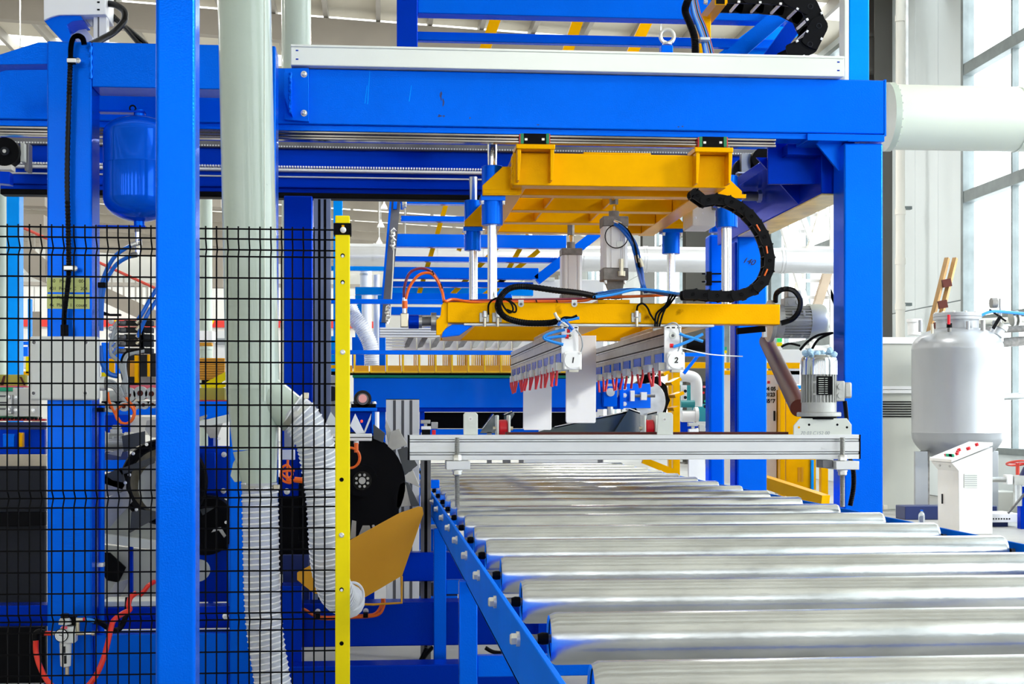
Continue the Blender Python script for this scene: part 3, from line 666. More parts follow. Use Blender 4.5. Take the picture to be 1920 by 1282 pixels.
# pneumatic cylinders
def cylin(cx, Y, hw, yr0, y1, y2, y3, y4, yb, m_top, m_body, lb, side=None):
    s = mpx(cx, Y); z = lambda py: pt(cx, py, Y).z; x = pt(cx, 0, Y).x; w = hw*s
    t = T('pneumatic_cylinder', lb, 'cylinder', (x, Y, z(y4)))
    MB().cyl((x, Y, z(y1)), (x, Y, z(yr0)), hw*.34*s, n=6).build('rod_clevis', CAST, t)
    MB().cyl((x, Y, z(y1+14)), (x, Y, z(y1)), hw*.2*s, n=20).build('piston_rod', CHROME, t)
    MB().cyl((x, Y, z(y2)), (x, Y, z(y1+13)), hw*.4*s, n=24).build('rod_collar', CAST, t)
    MB().box((x-w, Y-w, z(y3)), (x+w, Y+w, z(y2))).build('head_cap', m_top, t, .006, seg=3)
    bd = MB(); zb, zt = z(y4), z(y3)
    prof = [(-1, -.75), (-.75, -1), (-.55, -1), (-.5, -.93), (-.42, -.93), (-.36, -1), (.36, -1), (.42, -.93), (.5, -.93), (.55, -1), (.75, -1), (1, -.75), (1, .75), (.75, 1), (-.75, 1), (-1, .75)]
    bd.prism([Vector((x+a*w*.97, Y+b*w*.97, zb)) for a, b in prof], (0, 0, zt-zb)); bd.build('barrel', m_body, t, .001)
    MB().box((x-w, Y-w, z(yb)), (x+w, Y+w, z(y4))).build('end_cap', m_top, t, .006, seg=3)
    for dx in (-.75, .75): MB().hexbolt((x+dx*w, Y-w*.7, z(yb)), (0, 0, -1), .007, .02).build('tie_nut', ZINC, t)
    return t, x, w, z
t, x, w, z = cylin(1151, 8.45, 24, 352, 383, 408, 427, 504, 527, CAST, ALU, 'front white pneumatic cylinder with dark cast caps hanging under the carriage')
MB().cyl((x-.01, 8.45-w, z(418)), (x+.03, 8.45-w-.02, z(424)), .011, n=12).build('port_fitting', CHROME, t)
MB().cyl((x+.03, 8.45-w-.012, z(516)), (x+.03, 8.45-w-.012, z(488)), .013, n=12).build('side_valve', BRASS, t)
MB().cyl((x+.03, 8.45-w-.012, z(520)), (x+.03, 8.45-w-.012, z(511)), .022, n=16).build('valve_nut', BRASS, t)
MB().box((x+.005, 8.45-w-.004, z(466)), (x+.04, 8.45-w-.001, z(455))).build('sensor_label', STEEL, t)
MB().prism([(x-.05, 8.45, z(527)), (x+.06, 8.45, z(527)), (x+.04, 8.45, z(560)), (x-.01, 8.45, z(560))], (0, .05, 0)).build('foot_lug', CAST, t)
t2, x2, w2, z2 = cylin(1070.5, 9.75, 19.5, 420, 441, 467, 480, 552, 565, CAST, ALU, 'rear white pneumatic cylinder standing left of and behind the front one')
Yw = 8.45-w-.02
tag(MB().ring((x+.0, Yw, z(447)), (0, 1, 0), .065, .003, 28, 6).build('coiled_wire', BLACK), 'thin black wire coiled on the front cylinder barrel', 'wire')
for k, dx in enumerate((0, 7)):
    tag(cable('air_tube', BLUH, None, [(1152+dx, 420, Yw-.02), (1165+dx, 430, Yw-.03), (1182+dx, 452, Yw-.03), (1190+dx, 475, Yw-.02), (1196+dx, 505, Yw-.01), (1204+dx*.5, 535, YL+.05), (1210+dx*.5, 548, YL+.04)], .009), ('left' if k == 0 else 'right')+' one of the two blue air tubes dropping beside the front cylinder', 'air tube')
for k, (a_, b_) in enumerate((((1193, 478), (1197, 492)), ((1199, 484), (1204, 500)))):
    tag(MB().cyl(pt(*a_, Yw-.02), pt(*b_, Yw-.015), .012, n=12).build('tube_connector', BRASS), ('upper left' if k == 0 else 'lower right')+' brass connector on the blue air tubes beside the cylinder', 'connector')
tag(cable('thin_wire', BLACK, None, [(1160, 418, Yw-.02), (1178, 432, Yw-.035), (1190, 458, Yw-.04), (1196, 490, Yw-.03), (1203, 520, Yw), (1212, 546, YL+.03)], .005), 'thin black wire following the blue air tubes beside the cylinder', 'wire')
# ================= CABLE CHAIN on carriage =================
t = T('cable_chain', 'black cable chain curving from the carriage round to the lifting frame on the right', 'cable chain', pt(1380, 460, 7.7))
path = catmull([pt(x, y, 7.62) for x, y in [(1303, 362), (1322, 376), (1352, 372), (1384, 385), (1414, 410), (1436, 448), (1444, 490), (1436, 522), (1412, 545), (1380, 554), (1340, 554), (1300, 551), (1282, 552)]], 14)
# walk evenly
def walk(path, step):
    out = [path[0]]; acc = 0
    for i in range(1, len(path)):
        seg = (path[i]-path[i-1]); L = seg.length; d = 0
        while acc+(L-d) >= step:
            d += step-acc; acc = 0; out.append(path[i-1]+seg*(d/L))
        acc += L-d
    return out
pts_ = walk(path, .064)
for i in range(len(pts_)-1):
    a, b = pts_[i], pts_[i+1]; u = (b-a).normalized(); n_ = Vector((u.z, 0, -u.x)); h = .027
    m_ = MB(); c_ = a
    prof = []
    for k in range(7):
        an = math.pi/2+math.pi*k/6; prof.append(a+u*h*math.cos(an)*.9+n_*h*math.sin(an))
    for k in range(7):
        an = -math.pi/2+math.pi*k/6; prof.append(b+u*h*math.cos(an)*.35+n_*h*math.sin(an)*(.92))
    o_ = .004 if i % 2 else 0
    m_.prism([p+Vector((0, -o_, 0)) for p in prof], (0, .012, 0)); m_.prism([p+Vector((0, .075, 0)) for p in prof], (0, .012+o_, 0))
    m_.beam(a+n_*h*.8+Vector((0, 0, 0)), a+n_*h*.8+Vector((0, .08, 0)), .02, .006, u); m_.beam(a-n_*h*.8, a-n_*h*.8+Vector((0, .08, 0)), .02, .006, u)
    l_ = m_.build('chain_link', BLACK, t, smooth=False)
    MB().ring(a+u*.02+Vector((0, -.006, 0)), (0, 1, 0), .008, .002, 12, 4).build('link_pin', BLACKM, l_)
for k in range(6, len(pts_)-8, 2):
    a, b = pts_[k], pts_[k+1]; n_ = (b-a).normalized(); nn = Vector((n_.z, 0, -n_.x))
    MB().tube([a*.9+b*.1-Vector((0, .012, 0))+nn*.012, a*.3+b*.7-Vector((0, .012, 0))+nn*.013], .004, 6).build('orange_wire', ORNG, t)
# sleeve hose to the first head
tag(MB().tube(catmull([pt(x, y, Y) for x, y, Y in [(1120, 556, YL+.0), (1085, 549, YL-.04), (1040, 544, YL-.08), (985, 537, YL-.1), (955, 541, YL-.1), (937, 560, YL-.1), (936, 580, YL-.1), (950, 596, YL-.1), (985, 605, YL-.1), (1030, 605, YL-.12), (1050, 600, YL-.16)]], 18), .016, 10, rf=lambda i, n: .0175 if i % 2 else .0155).build('sleeve_hose', BLACK), 'black ribbed sleeve hose bending round the left half of the lifting frame', 'hose')
tag(cable('coiled_cable', BLACK, None, [(916, 590, YL-.06), (916, 572, YL-.06), (924, 562, YL-.07), (938, 558, YL-.08), (956, 566, YL-.08), (962, 580, YL-.08), (955, 586, YL-.08), (944, 574, YL-.08), (942, 562, YL-.07), (960, 560, YL-.06)], .005), 'thin black cable looped inside the bend of the sleeve hose', 'cable')
tag(cable('coiled_cable', BLACK, None, [(934, 588, YL-.05), (929, 574, YL-.05), (934, 562, YL-.05), (948, 560, YL-.05), (966, 572, YL-.05), (966, 585, YL-.05), (950, 580, YL-.05)], .005), 'thin black cable rising from the sensor beside the sleeve hose', 'cable')
for k in range(7):
    col = [BLUL, BLACK, BLUL, BLACK, BLUH, BLACK, BLUL][k]; dz = k*1.6
    tag(cable('bundle_cable' if col == BLACK else 'air_tube', col, None, [(1117-k*3, 557-dz*.3, YL+.02*k-.06), (1150, 552-dz*.7, YL+.02*k-.05), (1190, 543-dz*.4+k*.5, YL+.02*k-.05), (1225, 544+dz*.4, YL+.015*k-.08), (1262, 549+dz*.5, YL+.01*k-.12), (1292, 552, YL-.28+.01*k)], .0075), ('black cable' if col == BLACK else 'blue air tube')+', %s strand back in the loose bundle left of the cable chain' % ['first', 'second', 'third', 'fourth', 'fifth', 'sixth', 'seventh'][k], 'cable' if col == BLACK else 'air tube', 'bundle strands')
for k, (a, b) in enumerate([((1262, 553), (1240, 600)), ((1268, 553), (1236, 605)), ((1256, 552), (1232, 596))]):
    tag(cable('drop_cable', BLACK, None, [(a[0], a[1], YL-.12), ((a[0]+b[0])/2+k*2, 572, YL-.06-.01*k), (b[0]+3-k*2, 588, YL-.05), (b[0]-4, 612, YL-.05)], .0055), ['left', 'middle', 'right'][[2, 0, 1].index(k)]+' of the three black cables dropping over the lifting frame to head 2', 'cable')
tag(cable('sensor_cable', BLACK, None, [(1194, 583, YL-.03), (1196, 573, YL-.05), (1205, 569, YL-.05), (1214, 577, YL-.05), (1220, 590, YL-.05), (1232, 607, YL-.04)], .0055), 'black cable arching from the right sensor on the lifting frame', 'cable')
# ================= GRIPPER HEADS =================
def head(px0, px1, num, lb, npad):
    Y0 = 7.62; x0 = X_(px0, Y0); x1 = X_(px1, Y0); L = 3.0
    t = T('gripper_head', lb, 'gripper', ((x0+x1)/2, Y0, 1.5))
    z = lambda py: pt((px0+px1)/2, py, Y0).z
    zt, zm, zb = z(613), z(661), z(690)
    wbox('profile_beam', STEEL, t, (x0, Y0+.012, zm), (x1, Y0+L, zt), .003)
    for zz in (z(626), z(648)): 
        wbox('profile_slot', BLACKM, t, (x0-.002, Y0+.02, zz-.004), (x0, Y0+L-.01, zz+.004), 0)
        wbox('profile_lip', GALV, t, (x0-.005, Y0+.02, zz-.013), (x0, Y0+L-.01, zz-.005), .001)
    wbox('face_plate', WHITE, t, (x0-.004, Y0, zb+.03), (x1+.004, Y0+.012, zt+.004), .002)
    for k in range(3): wbox('plate_slot', BLACKM, t, (x0+.008+k*.028, Y0-.001, zt-.006), (x0+.024+k*.028, Y0+.002, zt), 0)
    c = Vector(((x0+x1)/2+.01, Y0, z(676)))
    hw = .047
    MB().prism([(c.x-hw, Y0-.03, c.z-hw), (c.x+hw, Y0-.03, c.z-hw), (c.x+hw, Y0-.03, c.z+hw*.7), (c.x+hw*.7, Y0-.03, c.z+hw), (c.x-hw*.7, Y0-.03, c.z+hw), (c.x-hw, Y0-.03, c.z+hw*.7)], (0, .03, 0)).build('motor_housing', WHITE, t, .002, seg=2)
    d = MB().cyl((c.x, Y0-.03, c.z), (c.x, Y0-.036, c.z), .042, n=36).build('round_cover', WHITE, t)
    text('number', num, INK, d, (c.x, Y0-.0368, c.z), .04, slant=.15, bold=.0012)
    for dx in (-1, 1):
        for dz in (-1, 1):
            MB().hexbolt((c.x+dx*hw*.8, Y0-.03, c.z+dz*hw*.8), (0, -1, 0), .006, .008).build('cover_bolt', ZINC, t)
    MB().cyl(((x0+x1)/2, Y0, z(629)), ((x0+x1)/2, Y0-.003, z(629)), .018, n=24).build('round_plug', PLATE, t)
    MB().hexbolt(((x0+x1)/2, Y0-.003, z(629)), (0, -1, 0), .006, .004).build('plug_bolt', DARKST, t)
    # finger cells along the underside
    for k in range(npad):
        ya = Y0+.05+L*(k/npad)**1.08*.985; st = L/npad
        wbox('blue_cell', BLUE, t, (x0-.001, ya+.02, zb+.015), (x0+.06, ya+st*.62, zm), .001)
        wbox('spacer_plate', STEEL, t, (x0-.004, ya+st*.66, zb+.01), (x0+.05, ya+st*.88, zm+.004), .001)
        MB().hexbolt((x0+.02, ya+st*.3, z(673)), (-1, 0, 0), .007, .008).build('cell_bolt', ZINC, t)
        f = wbox('finger_block', GALV, t, (x0-.03, ya-.03, zb-.012), (x0+.03, ya+st*.3, zb+.03), .002)
        wbox('finger_face', WHITE if k % 2 else CREAM, f, (x0-.024, ya-.034, zb-.006), (x0-.0, ya-.03, zb+.028), .001)
        for j, dy in enumerate((0.0, st*.45)):
            a = Vector((x0-.02, ya+dy, zb-.012)); q = random.uniform(-.012, .012)
            MB().tube(catmull([a+Vector((0, 0, .02)), a+Vector((q*.3, 0, -.02)), a+Vector((q, 0, -.05)), a+Vector((q*1.6, 0, -.078))], 4), .007, 8).build('red_tube', RED, t)
    wbox('suction_foot', CREAM, t, (x1-.04, Y0+.04, zb-.02), (x1+.01, Y0+.09, zb+.03), .002)
    # hanger to the lift frame
    wbox('hanger_plate', STEEL, t, (x0+.01, Y0+.4, zt), (x1-.01, Y0+1.5, Z_(607, 7.95, 1150)-.014), .002)
    return t, x0, x1, z, Y0
t1, hx0, hx1, hz, HY = head(1054, 1083, '1', 'left gripper head marked 1 with red tubes hanging below it', 9)
t2, gx0, gx1, gz, HY = head(1247, 1276, '2', 'right gripper head marked 2 with red tubes hanging below it', 8)
for k, (pp, lb) in enumerate([([(1059, 618), (1040, 622), (1024, 628), (1020, 634), (1034, 640), (1056, 646)], 'blue air tube looping left out of gripper head 1'),
                        ([(1062, 630), (1045, 631), (1024, 634)], 'short straight blue air tube on the front of gripper head 1'),
                        ([(1052, 598), (1060, 606), (1068, 616), (1070, 622)], 'blue air tube coming down onto gripper head 1'),
                        ([(1274, 625), (1285, 630), (1300, 634), (1318, 640)], 'upper blue air tube leaving gripper head 2 to the right'),
                        ([(1262, 650), (1275, 646), (1290, 640), (1306, 632), (1318, 626)], 'lower blue air tube leaving gripper head 2 to the right')]):
    tag(cable('air_tube', BLUL, None, [(x, y, HY-.03+(.05 if k < 3 else .02)*0) for x, y in pp], .008), lb, 'air tube')
for k, (x, y, lb) in enumerate([(1066, 620, 'upper red push fitting on gripper head 1'), (1063, 631, 'lower red push fitting on gripper head 1'), (1259, 648, 'red push fitting on gripper head 2')]):
    tag(MB().cyl(pt(x-3, y, HY-.026), pt(x+3, y, HY-.026), .011, n=12).build('push_fitting', RED), lb, 'fitting')
tag(cable('grey_wire', GREYC, None, [(1080, 618, HY-.01), (1090, 632, HY-.02), (1092, 650, HY-.02), (1088, 662, HY-.02)], .004), 'thin grey wire curving down the right of gripper head 1', 'wire')
tag(cable('grey_wire', GREYC, None, [(1244, 612, HY-.01), (1262, 605, HY-.03), (1272, 612, HY-.02), (1276, 640, HY-.02), (1270, 662, HY-.02)], .004), 'thin grey wire looping over the top of gripper head 2', 'wire')
tag(cable('white_wire', WHITE, None, [(1276, 652, HY+.1), (1330, 664, HY+.3), (1392, 668, HY+.6)], .003), 'thin white wire running right from gripper head 2', 'wire')
for k, (pp, m_, lb) in enumerate([([(1048, 603), (1058, 596), (1072, 596), (1082, 592)], BLACK, 'black cable end sticking out above gripper head 1'), ([(1052, 604), (1064, 600), (1078, 597), (1086, 596)], BLUL, 'bright blue tube end sticking out above gripper head 1'),
                            ([(1040, 586), (1044, 594), (1052, 602), (1066, 612)], CREAM, 'cream wire end sticking up left of gripper head 1'), ([(1046, 610), (1055, 598), (1062, 604), (1074, 618)], BLUH, 'blue tube tied in the knot above gripper head 1')]):
    tag(cable('loose_end', m_, None, [(x, y, HY-.06) for x, y in pp], .008), lb, 'cable')
# white boards
for k, (x0, x1, y0, y1, lb) in enumerate([(981, 1034, 668, 806, 'left white hanging board in front of the blue conveyor'), (1061, 1117, 629, 793, 'right white hanging board in front of the blue conveyor')]):
    Y = 9.72; t = tag(poly('white_board', SHEET, None, [(x0+1, y0), (x1+1, y0), (x1, y1-2), (x1-2, y1), (x0+2, y1), (x0, y1-4)], Y, .02), lb, 'board')
    t.location = (0, 0, 0)
    
# ================= ALUMINIUM STOP BAR =================
YS = 6.5
t = T('stop_bar', 'long aluminium profile bar lying across the rollers', 'profile bar', (X_(1190, YS), YS, 1.16))
sx0, sx1 = X_(768, YS), X_(1611, YS); sz = lambda y: Z_(y, YS, 1190)
sz1, sz0 = sz(815), sz(861.5)
grooves = [(823, 828), (847, 852)]
m_ = MB(); ys_ = [815, 823, 828, 847, 852, 861.5]
pr = [(sx0, YS, sz1)]
P = []
seq = [(0, sz1), (0, sz(823)), (.012, sz(823.6)), (.012, sz(827.4)), (0, sz(828)), (0, sz(847)), (.012, sz(847.6)), (.012, sz(851.4)), (0, sz(852)), (0, sz0), (.09, sz0), (.09, sz1)]
m_.prism([Vector((sx0, YS+a, b)) for a, b in seq], (sx1-sx0, 0, 0)); m_.build('profile', ALU, t, .0012)
for (a, b) in grooves:
    wbox('groove_floor', GALV, t, (sx0+.001, YS+.004, sz(b-1.0)), (sx1-.001, YS+.0118, sz(a+1.0)), 0)
    for yy in (a, b): wbox('groove_line', ALUD, t, (sx0+.001, YS-.0004, sz(yy+.55)), (sx1-.001, YS+.003, sz(yy-.55)), 0)
for (xa, s) in ((sx0, -1), (sx1, 1)): wbox('end_cap', BLACKM, t, (xa, YS-.001, sz0), (xa+s*.007, YS+.09, sz1), .001)
wbox('rear_strip', BROWN, t, (X_(952, YS), YS+.1, sz1-.02), (X_(1490, YS), YS+.14, sz1+.011), .001)
def plate(name, pts_, hole=None, bolt=None):
    p = poly(name, PLATE, t, pts_, YS+.03, .008, .003)
    if bolt:
        c = pt(*bolt, YS+.03); MB().cyl(c, c-Vector((0, .002, 0)), .0085, n=20).build('washer', ZINC, p); MB().cyl(c, c-Vector((0, .006, 0)), .005, n=6).build('bolt_head', STEEL, p)
plate('upright_plate', [(869, 815), (869, 777), (872, 773), (892, 773), (896, 777), (896, 815)], bolt=(882, 785))
plate('upright_plate', [(1232, 815), (1233, 777), (1236, 773), (1258, 773), (1262, 777), (1262, 815)], bolt=(1246, 786))
mp_ = poly('motor_mount_plate', PLATE, t, [(1488, 815), (1488, 798), (1500, 784), (1588, 784), (1597, 796), (1597, 815)], YS+.012, .008, .002)
text('pencil_note', '70 03 C152 00', GREYC, mp_, pt(1528, 812, YS+.0115), .022, slant=.2)
for (x, y) in ((1498, 801), (1517, 796), (1570, 796), (1588, 801)):
    MB().cyl(pt(x, y, YS+.012), pt(x, y, YS+.0105), 2.2*mpx(x, YS), n=14).build('hole', BLACKM if x > 1510 else AMBER, mp_)
def rod(x, yb, lb):
    r_ = T('threaded_rod', lb, 'threaded rod', pt(x, yb, YS-.03)); s = mpx(x, YS); Y = YS-.035; c = pt(x, 0, Y).x; z = lambda y: pt(x, y, Y).z
    P = []; n = 150; zt, zbm = z(820), z(yb)
    m_ = MB().tube([Vector((c, Y, zbm+(zt-zbm)*k/n)) for k in range(n+1)], .01, 12, rf=lambda i, N: .0112 if i % 2 else .0096); m_.build('thread', STEEL, r_)
    MB().lathe((c, Y, z(863)), (0, 0, 1), [(.0195, 0), (.0195, .02), (.017, .024)], 6).build('upper_nut', ZINC, r_)
    MB().lathe((c, Y, z(891)), (0, 0, 1), [(.0165, 0), (.0195, .004), (.0195, .022)], 6).build('lower_nut', ZINC, r_)
    MB().cyl((c, Y, z(883.5)), (c, Y, z(881)), .023, n=20).build('washer', ZINC, r_)
    return c, Y, z
for x, lb, xl, xr_ in ((857, 'left threaded steel rod carrying the aluminium stop bar', 836, 880), (1579.5, 'right threaded steel rod carrying the aluminium stop bar', 1560, 1603)):
    c, Y, z = rod(x, 950, lb)
    b_ = wbox('support_block', ALU, t, (X_(xl, YS), YS-.06, z(880)), (X_(xr_, YS), YS+.09, z(864)), .002)
wbox('dark_block', DARKST, t, (X_(1540, YS), YS-.02, sz(878)), (X_(1559, YS), YS+.08, sz(863)), .002)
tag(MB().tube(catmull([pt(x, y, YS+.1) for x, y in ((1594, 862), (1600, 885), (1600, 915), (1594, 948))], 22), .011, 10, rf=lambda i, n: .0125 if i % 2 else .010).build('conduit_hose', BLACK), 'black corrugated conduit hanging below the right end of the stop bar', 'conduit')
tag(cable('motor_cable', BLACK, None, [(1584, 752, YS+.05), (1586, 770, YS+.06), (1588, 790, YS+.1), (1592, 815, YS+.12), (1594, 862, YS+.12)], .010), 'black cable leaving the terminal box of the upright motor', 'cable')
# ---- electric motors
def motor(lb, base, ax, side, R, cap=CHROME, plate_dir=None, k=1.0):
    base = Vector(base); ax = Vector(ax).normalized(); side = Vector(side).normalized(); oth = ax.cross(side)
    t = T('electric_motor', lb, 'motor', base)
    MB().lathe(base, ax, [(R*1.2, 0), (R*1.24, R*.04), (R*1.24, R*.22), (R*1.18, R*.26)], 40).build('flange', CASTG, t)
    MB().lathe(base+ax*R*.26, ax, [(R*.98, 0), (R*.98, R*.55)], 32).build('lower_bell', CASTG, t)
    a0 = R*.8; a1 = R*2.38
    MB().cyl(base+ax*a0, base+ax*a1, R*.86, n=32).build('core', CASTG, t)
    for j in range(30):
        an = 2*math.pi*(j+.5)/30; d = side*math.cos(an)+oth*math.sin(an)
        if d.dot(side) > .93: continue
        MB().beam(base+ax*a0+d*R*.93, base+ax*a1+d*R*.93, R*.055, R*.16, d).build('cooling_fin', CASTG, t)
    for zz in (.30, .72):
        p = base+ax*(a0+(a1-a0)*zz)
        for j in range(4):
            an = math.pi/4+math.pi/2*j+.35; d = side*math.cos(an)+oth*math.sin(an)
            MB().beam(p+d*R*.96-ax*R*.06, p+d*R*.96+ax*R*.06, R*.32, R*.08, d).build('fin_lug', CASTG, t)
    MB().lathe(base+ax*a1, ax, [(R*1.03, 0), (R*1.03, R*.75), (R*.98, R*.95), (R*.82, R*1.1), (R*.3, R*1.2), (.001, R*1.22)], 40).build('fan_cowl', cap, t)
    b0 = base+ax*R*1.0
    bm = MB().beam(b0+side*R*.8+ax*R*.45, b0+side*R*1.36+ax*R*.45, R*.95, R*1.15, ax).build('terminal_box', CASTG, t, .004)
    MB().beam(b0+side*R*1.36+ax*R*.5, b0+side*R*1.8+ax*R*.5, R*.85, R*.9, ax).build('box_cover', CASTG, t, .008)
    for j in (-.25, .25):
        MB().cyl(b0+side*R*1.1+ax*R*(.45+j)-Vector((0, R*.45, 0)), b0+side*R*1.1+ax*R*(.45+j)-Vector((0, R*.56, 0)), R*.17, n=20).build('gland_plug', CASTG, bm)
    return t
MY = YS+.075
mR = 33*mpx(1535, MY)
mb = pt(1535.5, 781, MY)
tm_ = motor('upright geared motor with a shiny domed cowl on the right end of the stop bar', mb, (0, 0, 1), (1, 0, 0), mR, COWL)
np_ = wbox('name_plate', BLACKM, tm_, pt(1532, 705, MY-mR*1.06), pt(1561, 740, MY-mR*1.06)+Vector((0, .012, 0)), .001)
for j in range(8):
    y = 708.5+j*4
    wbox('print_line', PLATE, np_, pt(1535, y, MY-mR*1.07), pt(1545, y+1.1, MY-mR*1.07)+Vector((0, .001, 0)), 0)
    wbox('print_line', PLATE, np_, pt(1547, y, MY-mR*1.07), pt(1552, y+1.1, MY-mR*1.07)+Vector((0, .001, 0)), 0)
MB().cyl(mb-Vector((0, 0, .012)), mb, mR*1.0, n=32).build('seat_ring', BLACKM, tm_)
wrap = MB()
for k in range(9):
    a = k*.75; wrap.lathe(mb+Vector((math.cos(a)*mR*.6, math.sin(a)*mR*.4-.01, mR*3.56+.008*math.sin(k*3))), (math.sin(k), math.cos(k*2), .3), [(.004, 0), (.016, .012), (.013, .028), (.003, .036)], 8)
tag(wrap.build('plastic_wrap', mat('blue_film', (.45, .7, .9), .3, coat=.3)), 'crumpled pale blue plastic film on top of the upright motor', 'plastic film')
MH = 8.3
hR = 33*mpx(1490, MH)
mo = pt(1440, 602, MH); 
th = motor('horizontal ribbed motor sticking out right of the amber lifting frame', mo, (1, 0, 0), (0, 0, 1), hR*.96, mat('cowl_grey_green', (.50, .53, .49), .35, .5))
wbox('mount_tab', ALU, th, pt(1431, 613, MH-.12), pt(1438, 632, MH-.12)+Vector((0, .03, 0)), .002)
MB().beam(pt(1381, 621, MH-.14), pt(1434, 616, MH-.14), .03, .035).build('black_arm', BLACKM, th)
tag(cable('looped_cable', BLACKG, None, [(1454, 566, MH-.05), (1456, 550, MH-.08), (1470, 542, MH-.12), (1488, 545, MH-.14), (1500, 562, MH-.15), (1498, 582, MH-.15), (1486, 598, MH-.15), (1464, 606, MH-.14)], .015, seg=10), 'thick black cable looping over the horizontal motor', 'cable')
# brown pipe
tag(MB().tube([pt(1437, 640, 9.0), pt(1498, 765, 7.2)], .044, 20).build('brown_pipe', BROWN), 'glossy brown pipe slanting down behind the upright motor', 'pipe')
# red wheels and chutes behind the bar
def wheel(cx, label, y0=786, y1=812):
    Y = YS+.22; t = T('guide_wheel', label, 'wheel', pt(cx, 815, Y)); r = (y1-y0)/2*1.25*mpx(cx, Y); c = pt(cx, (y0+y1)/2+4, Y)
    MB().lathe(c-Vector((.019, 0, 0)), (1, 0, 0), [(r*.9, 0), (r, .004), (r, .034), (r*.9, .038)], 32).build('red_tyre', RED, t)
    for dx in (-.028, .024): MB().box((c.x+dx-.004, Y-.05, c.z-.08), (c.x+dx+.006, Y+.05, c.z+.06)).build('side_plate', PLATE, t, .004)
    MB().cyl(c-Vector((.045, 0, 0)), c+Vector((.045, 0, 0)), .009, n=12).build('axle', BRASS, t)
wheel(943, 'red guide wheel right beside the left upright plate'); wheel(1217, 'red guide wheel left of the right upright plate')
CH = [([(1040, 800), (1190, 768), (1200, 800), (1200, 812), (1000, 812)], 12.95, 'long dark glossy chute sheet sloping up to the right behind the stop bar'),
      ([(1180, 766), (1200, 773), (1206, 812), (1150, 812)], 12.9, 'small dark folded chute sheet left of the right red wheel'),
      ([(1214, 775), (1232, 771), (1234, 812), (1208, 812)], 13.0, 'dark chute end peeking out between the right red wheel and its plate'),
      ([(905, 803), (925, 776), (929, 780), (929, 812), (900, 812)], 12.92, 'narrow dark chute sheet right of the left upright plate'),
      ([(945, 777), (960, 771), (965, 776), (950, 800), (945, 812)], 13.0, 'dark chute end above the left red wheel')]
for pts_, Y, lb in CH:
    r_ = T('chute_sheet', lb, 'chute', pt(*pts_[-1], Y)); o = MB().ppoly(pts_, Y, .008); 
    a, b = pts_[0], pts_[1]
    o.build('sheet', GLASSM, r_, .002); MB().tube([pt(a[0], a[1], Y-.003), pt(b[0], b[1], Y-.003)], .005, 6).build('edge_rim', CHROME, r_)
    MB().prism([pt(a[0], a[1], Y), pt(b[0], b[1], Y), pt(b[0], b[1]+3, Y), pt(a[0], a[1]+3, Y)], (0, .2, 0)).build('fold', GLASSM, r_)
    q_ = pt(sum(p[0] for p in pts_)/5, 812, Y); MB().box((q_.x-.02, Y, 0), (q_.x+.02, Y+.04, q_.z+.01)).build('stand', DARKST, r_)
for k in range(5):
    pass
# little sensor stations
def station(x0, y0, Y, lb, flip=1):
    t = T('sensor_station', lb, 'sensor', pt(x0+12, y0+28, Y)); f = lambda x: x0+x
    wbox('upper_clamp', STEEL, t, pt(f(0), y0, Y), pt(f(18), y0+7, Y)+Vector((0, .05, 0)), .002)
    wbox('neck', STEEL, t, pt(f(6), y0+7, Y+.01), pt(f(12), y0+12, Y)+Vector((0, .04, 0)), .002)
    wbox('lower_clamp', ALU, t, pt(f(1), y0+12, Y), pt(f(19), y0+18, Y)+Vector((0, .05, 0)), .002)
    wbox('side_block', STEEL, t, pt(f(20), y0+4, Y+.01), pt(f(32), y0+17, Y)+Vector((0, .05, 0)), .003)
    wbox('base', BLACKM, t, pt(f(2), y0+18, Y+.01), pt(f(18), y0+32, Y)+Vector((0, .04, 0)), .002)
    q_ = pt(f(9), 815, Y+.02); MB().box((q_.x-.04, q_.y, 0), (q_.x+.04, q_.y+.04, q_.z+.02)).build('stand', ALU, t)
    wbox('red_tag', RED, t, pt(f(21), y0+19, Y+.01), pt(f(28), y0+30, Y)+Vector((0, .03, 0)), .002)
station(789, 787, 13.0, 'small steel sensor station left of the stop bar plate')
station(1291, 792, 12.9, 'small steel sensor station between the amber post and the blue columns')
station(1305, 790, 13.1, 'light sensor clamp just left of the slim blue column')
# ================= FENCE =================
YFN = 5.5
post = T('fence_post', 'bright yellow fence post with bolt holes', 'post', (X_(643, YFN), YFN, 0))
px0, px1 = X_(629, YFN), X_(656, YFN)
wbox('shaft', YEL, post, (px0, YFN-.03, 0), (px1, YFN+.025, Z_(406, YFN, 643)), .003)
wbox('foot_plate', YEL, post, (px0-.05, YFN-.07, 0), (px1+.05, YFN+.07, .01))
wbox('clamp', BLACKM, post, (px0-.006, YFN-.034, Z_(442, YFN, 643)), (px1+.006, YFN+.03, Z_(420, YFN, 643)), .002)
wbox('clamp_slot', AMBER, post, (X_(641, YFN), YFN-.0345, Z_(439, YFN, 643)), (X_(646, YFN), YFN-.033, Z_(424, YFN, 643)), .001)
MB().lathe(pt(643.5, 431, YFN-.034), (0, -1, 0), [(.011, 0), (.011, .004), (.008, .008), (.003, .010)], 24).build('clamp_bolt', BOLTW, post)
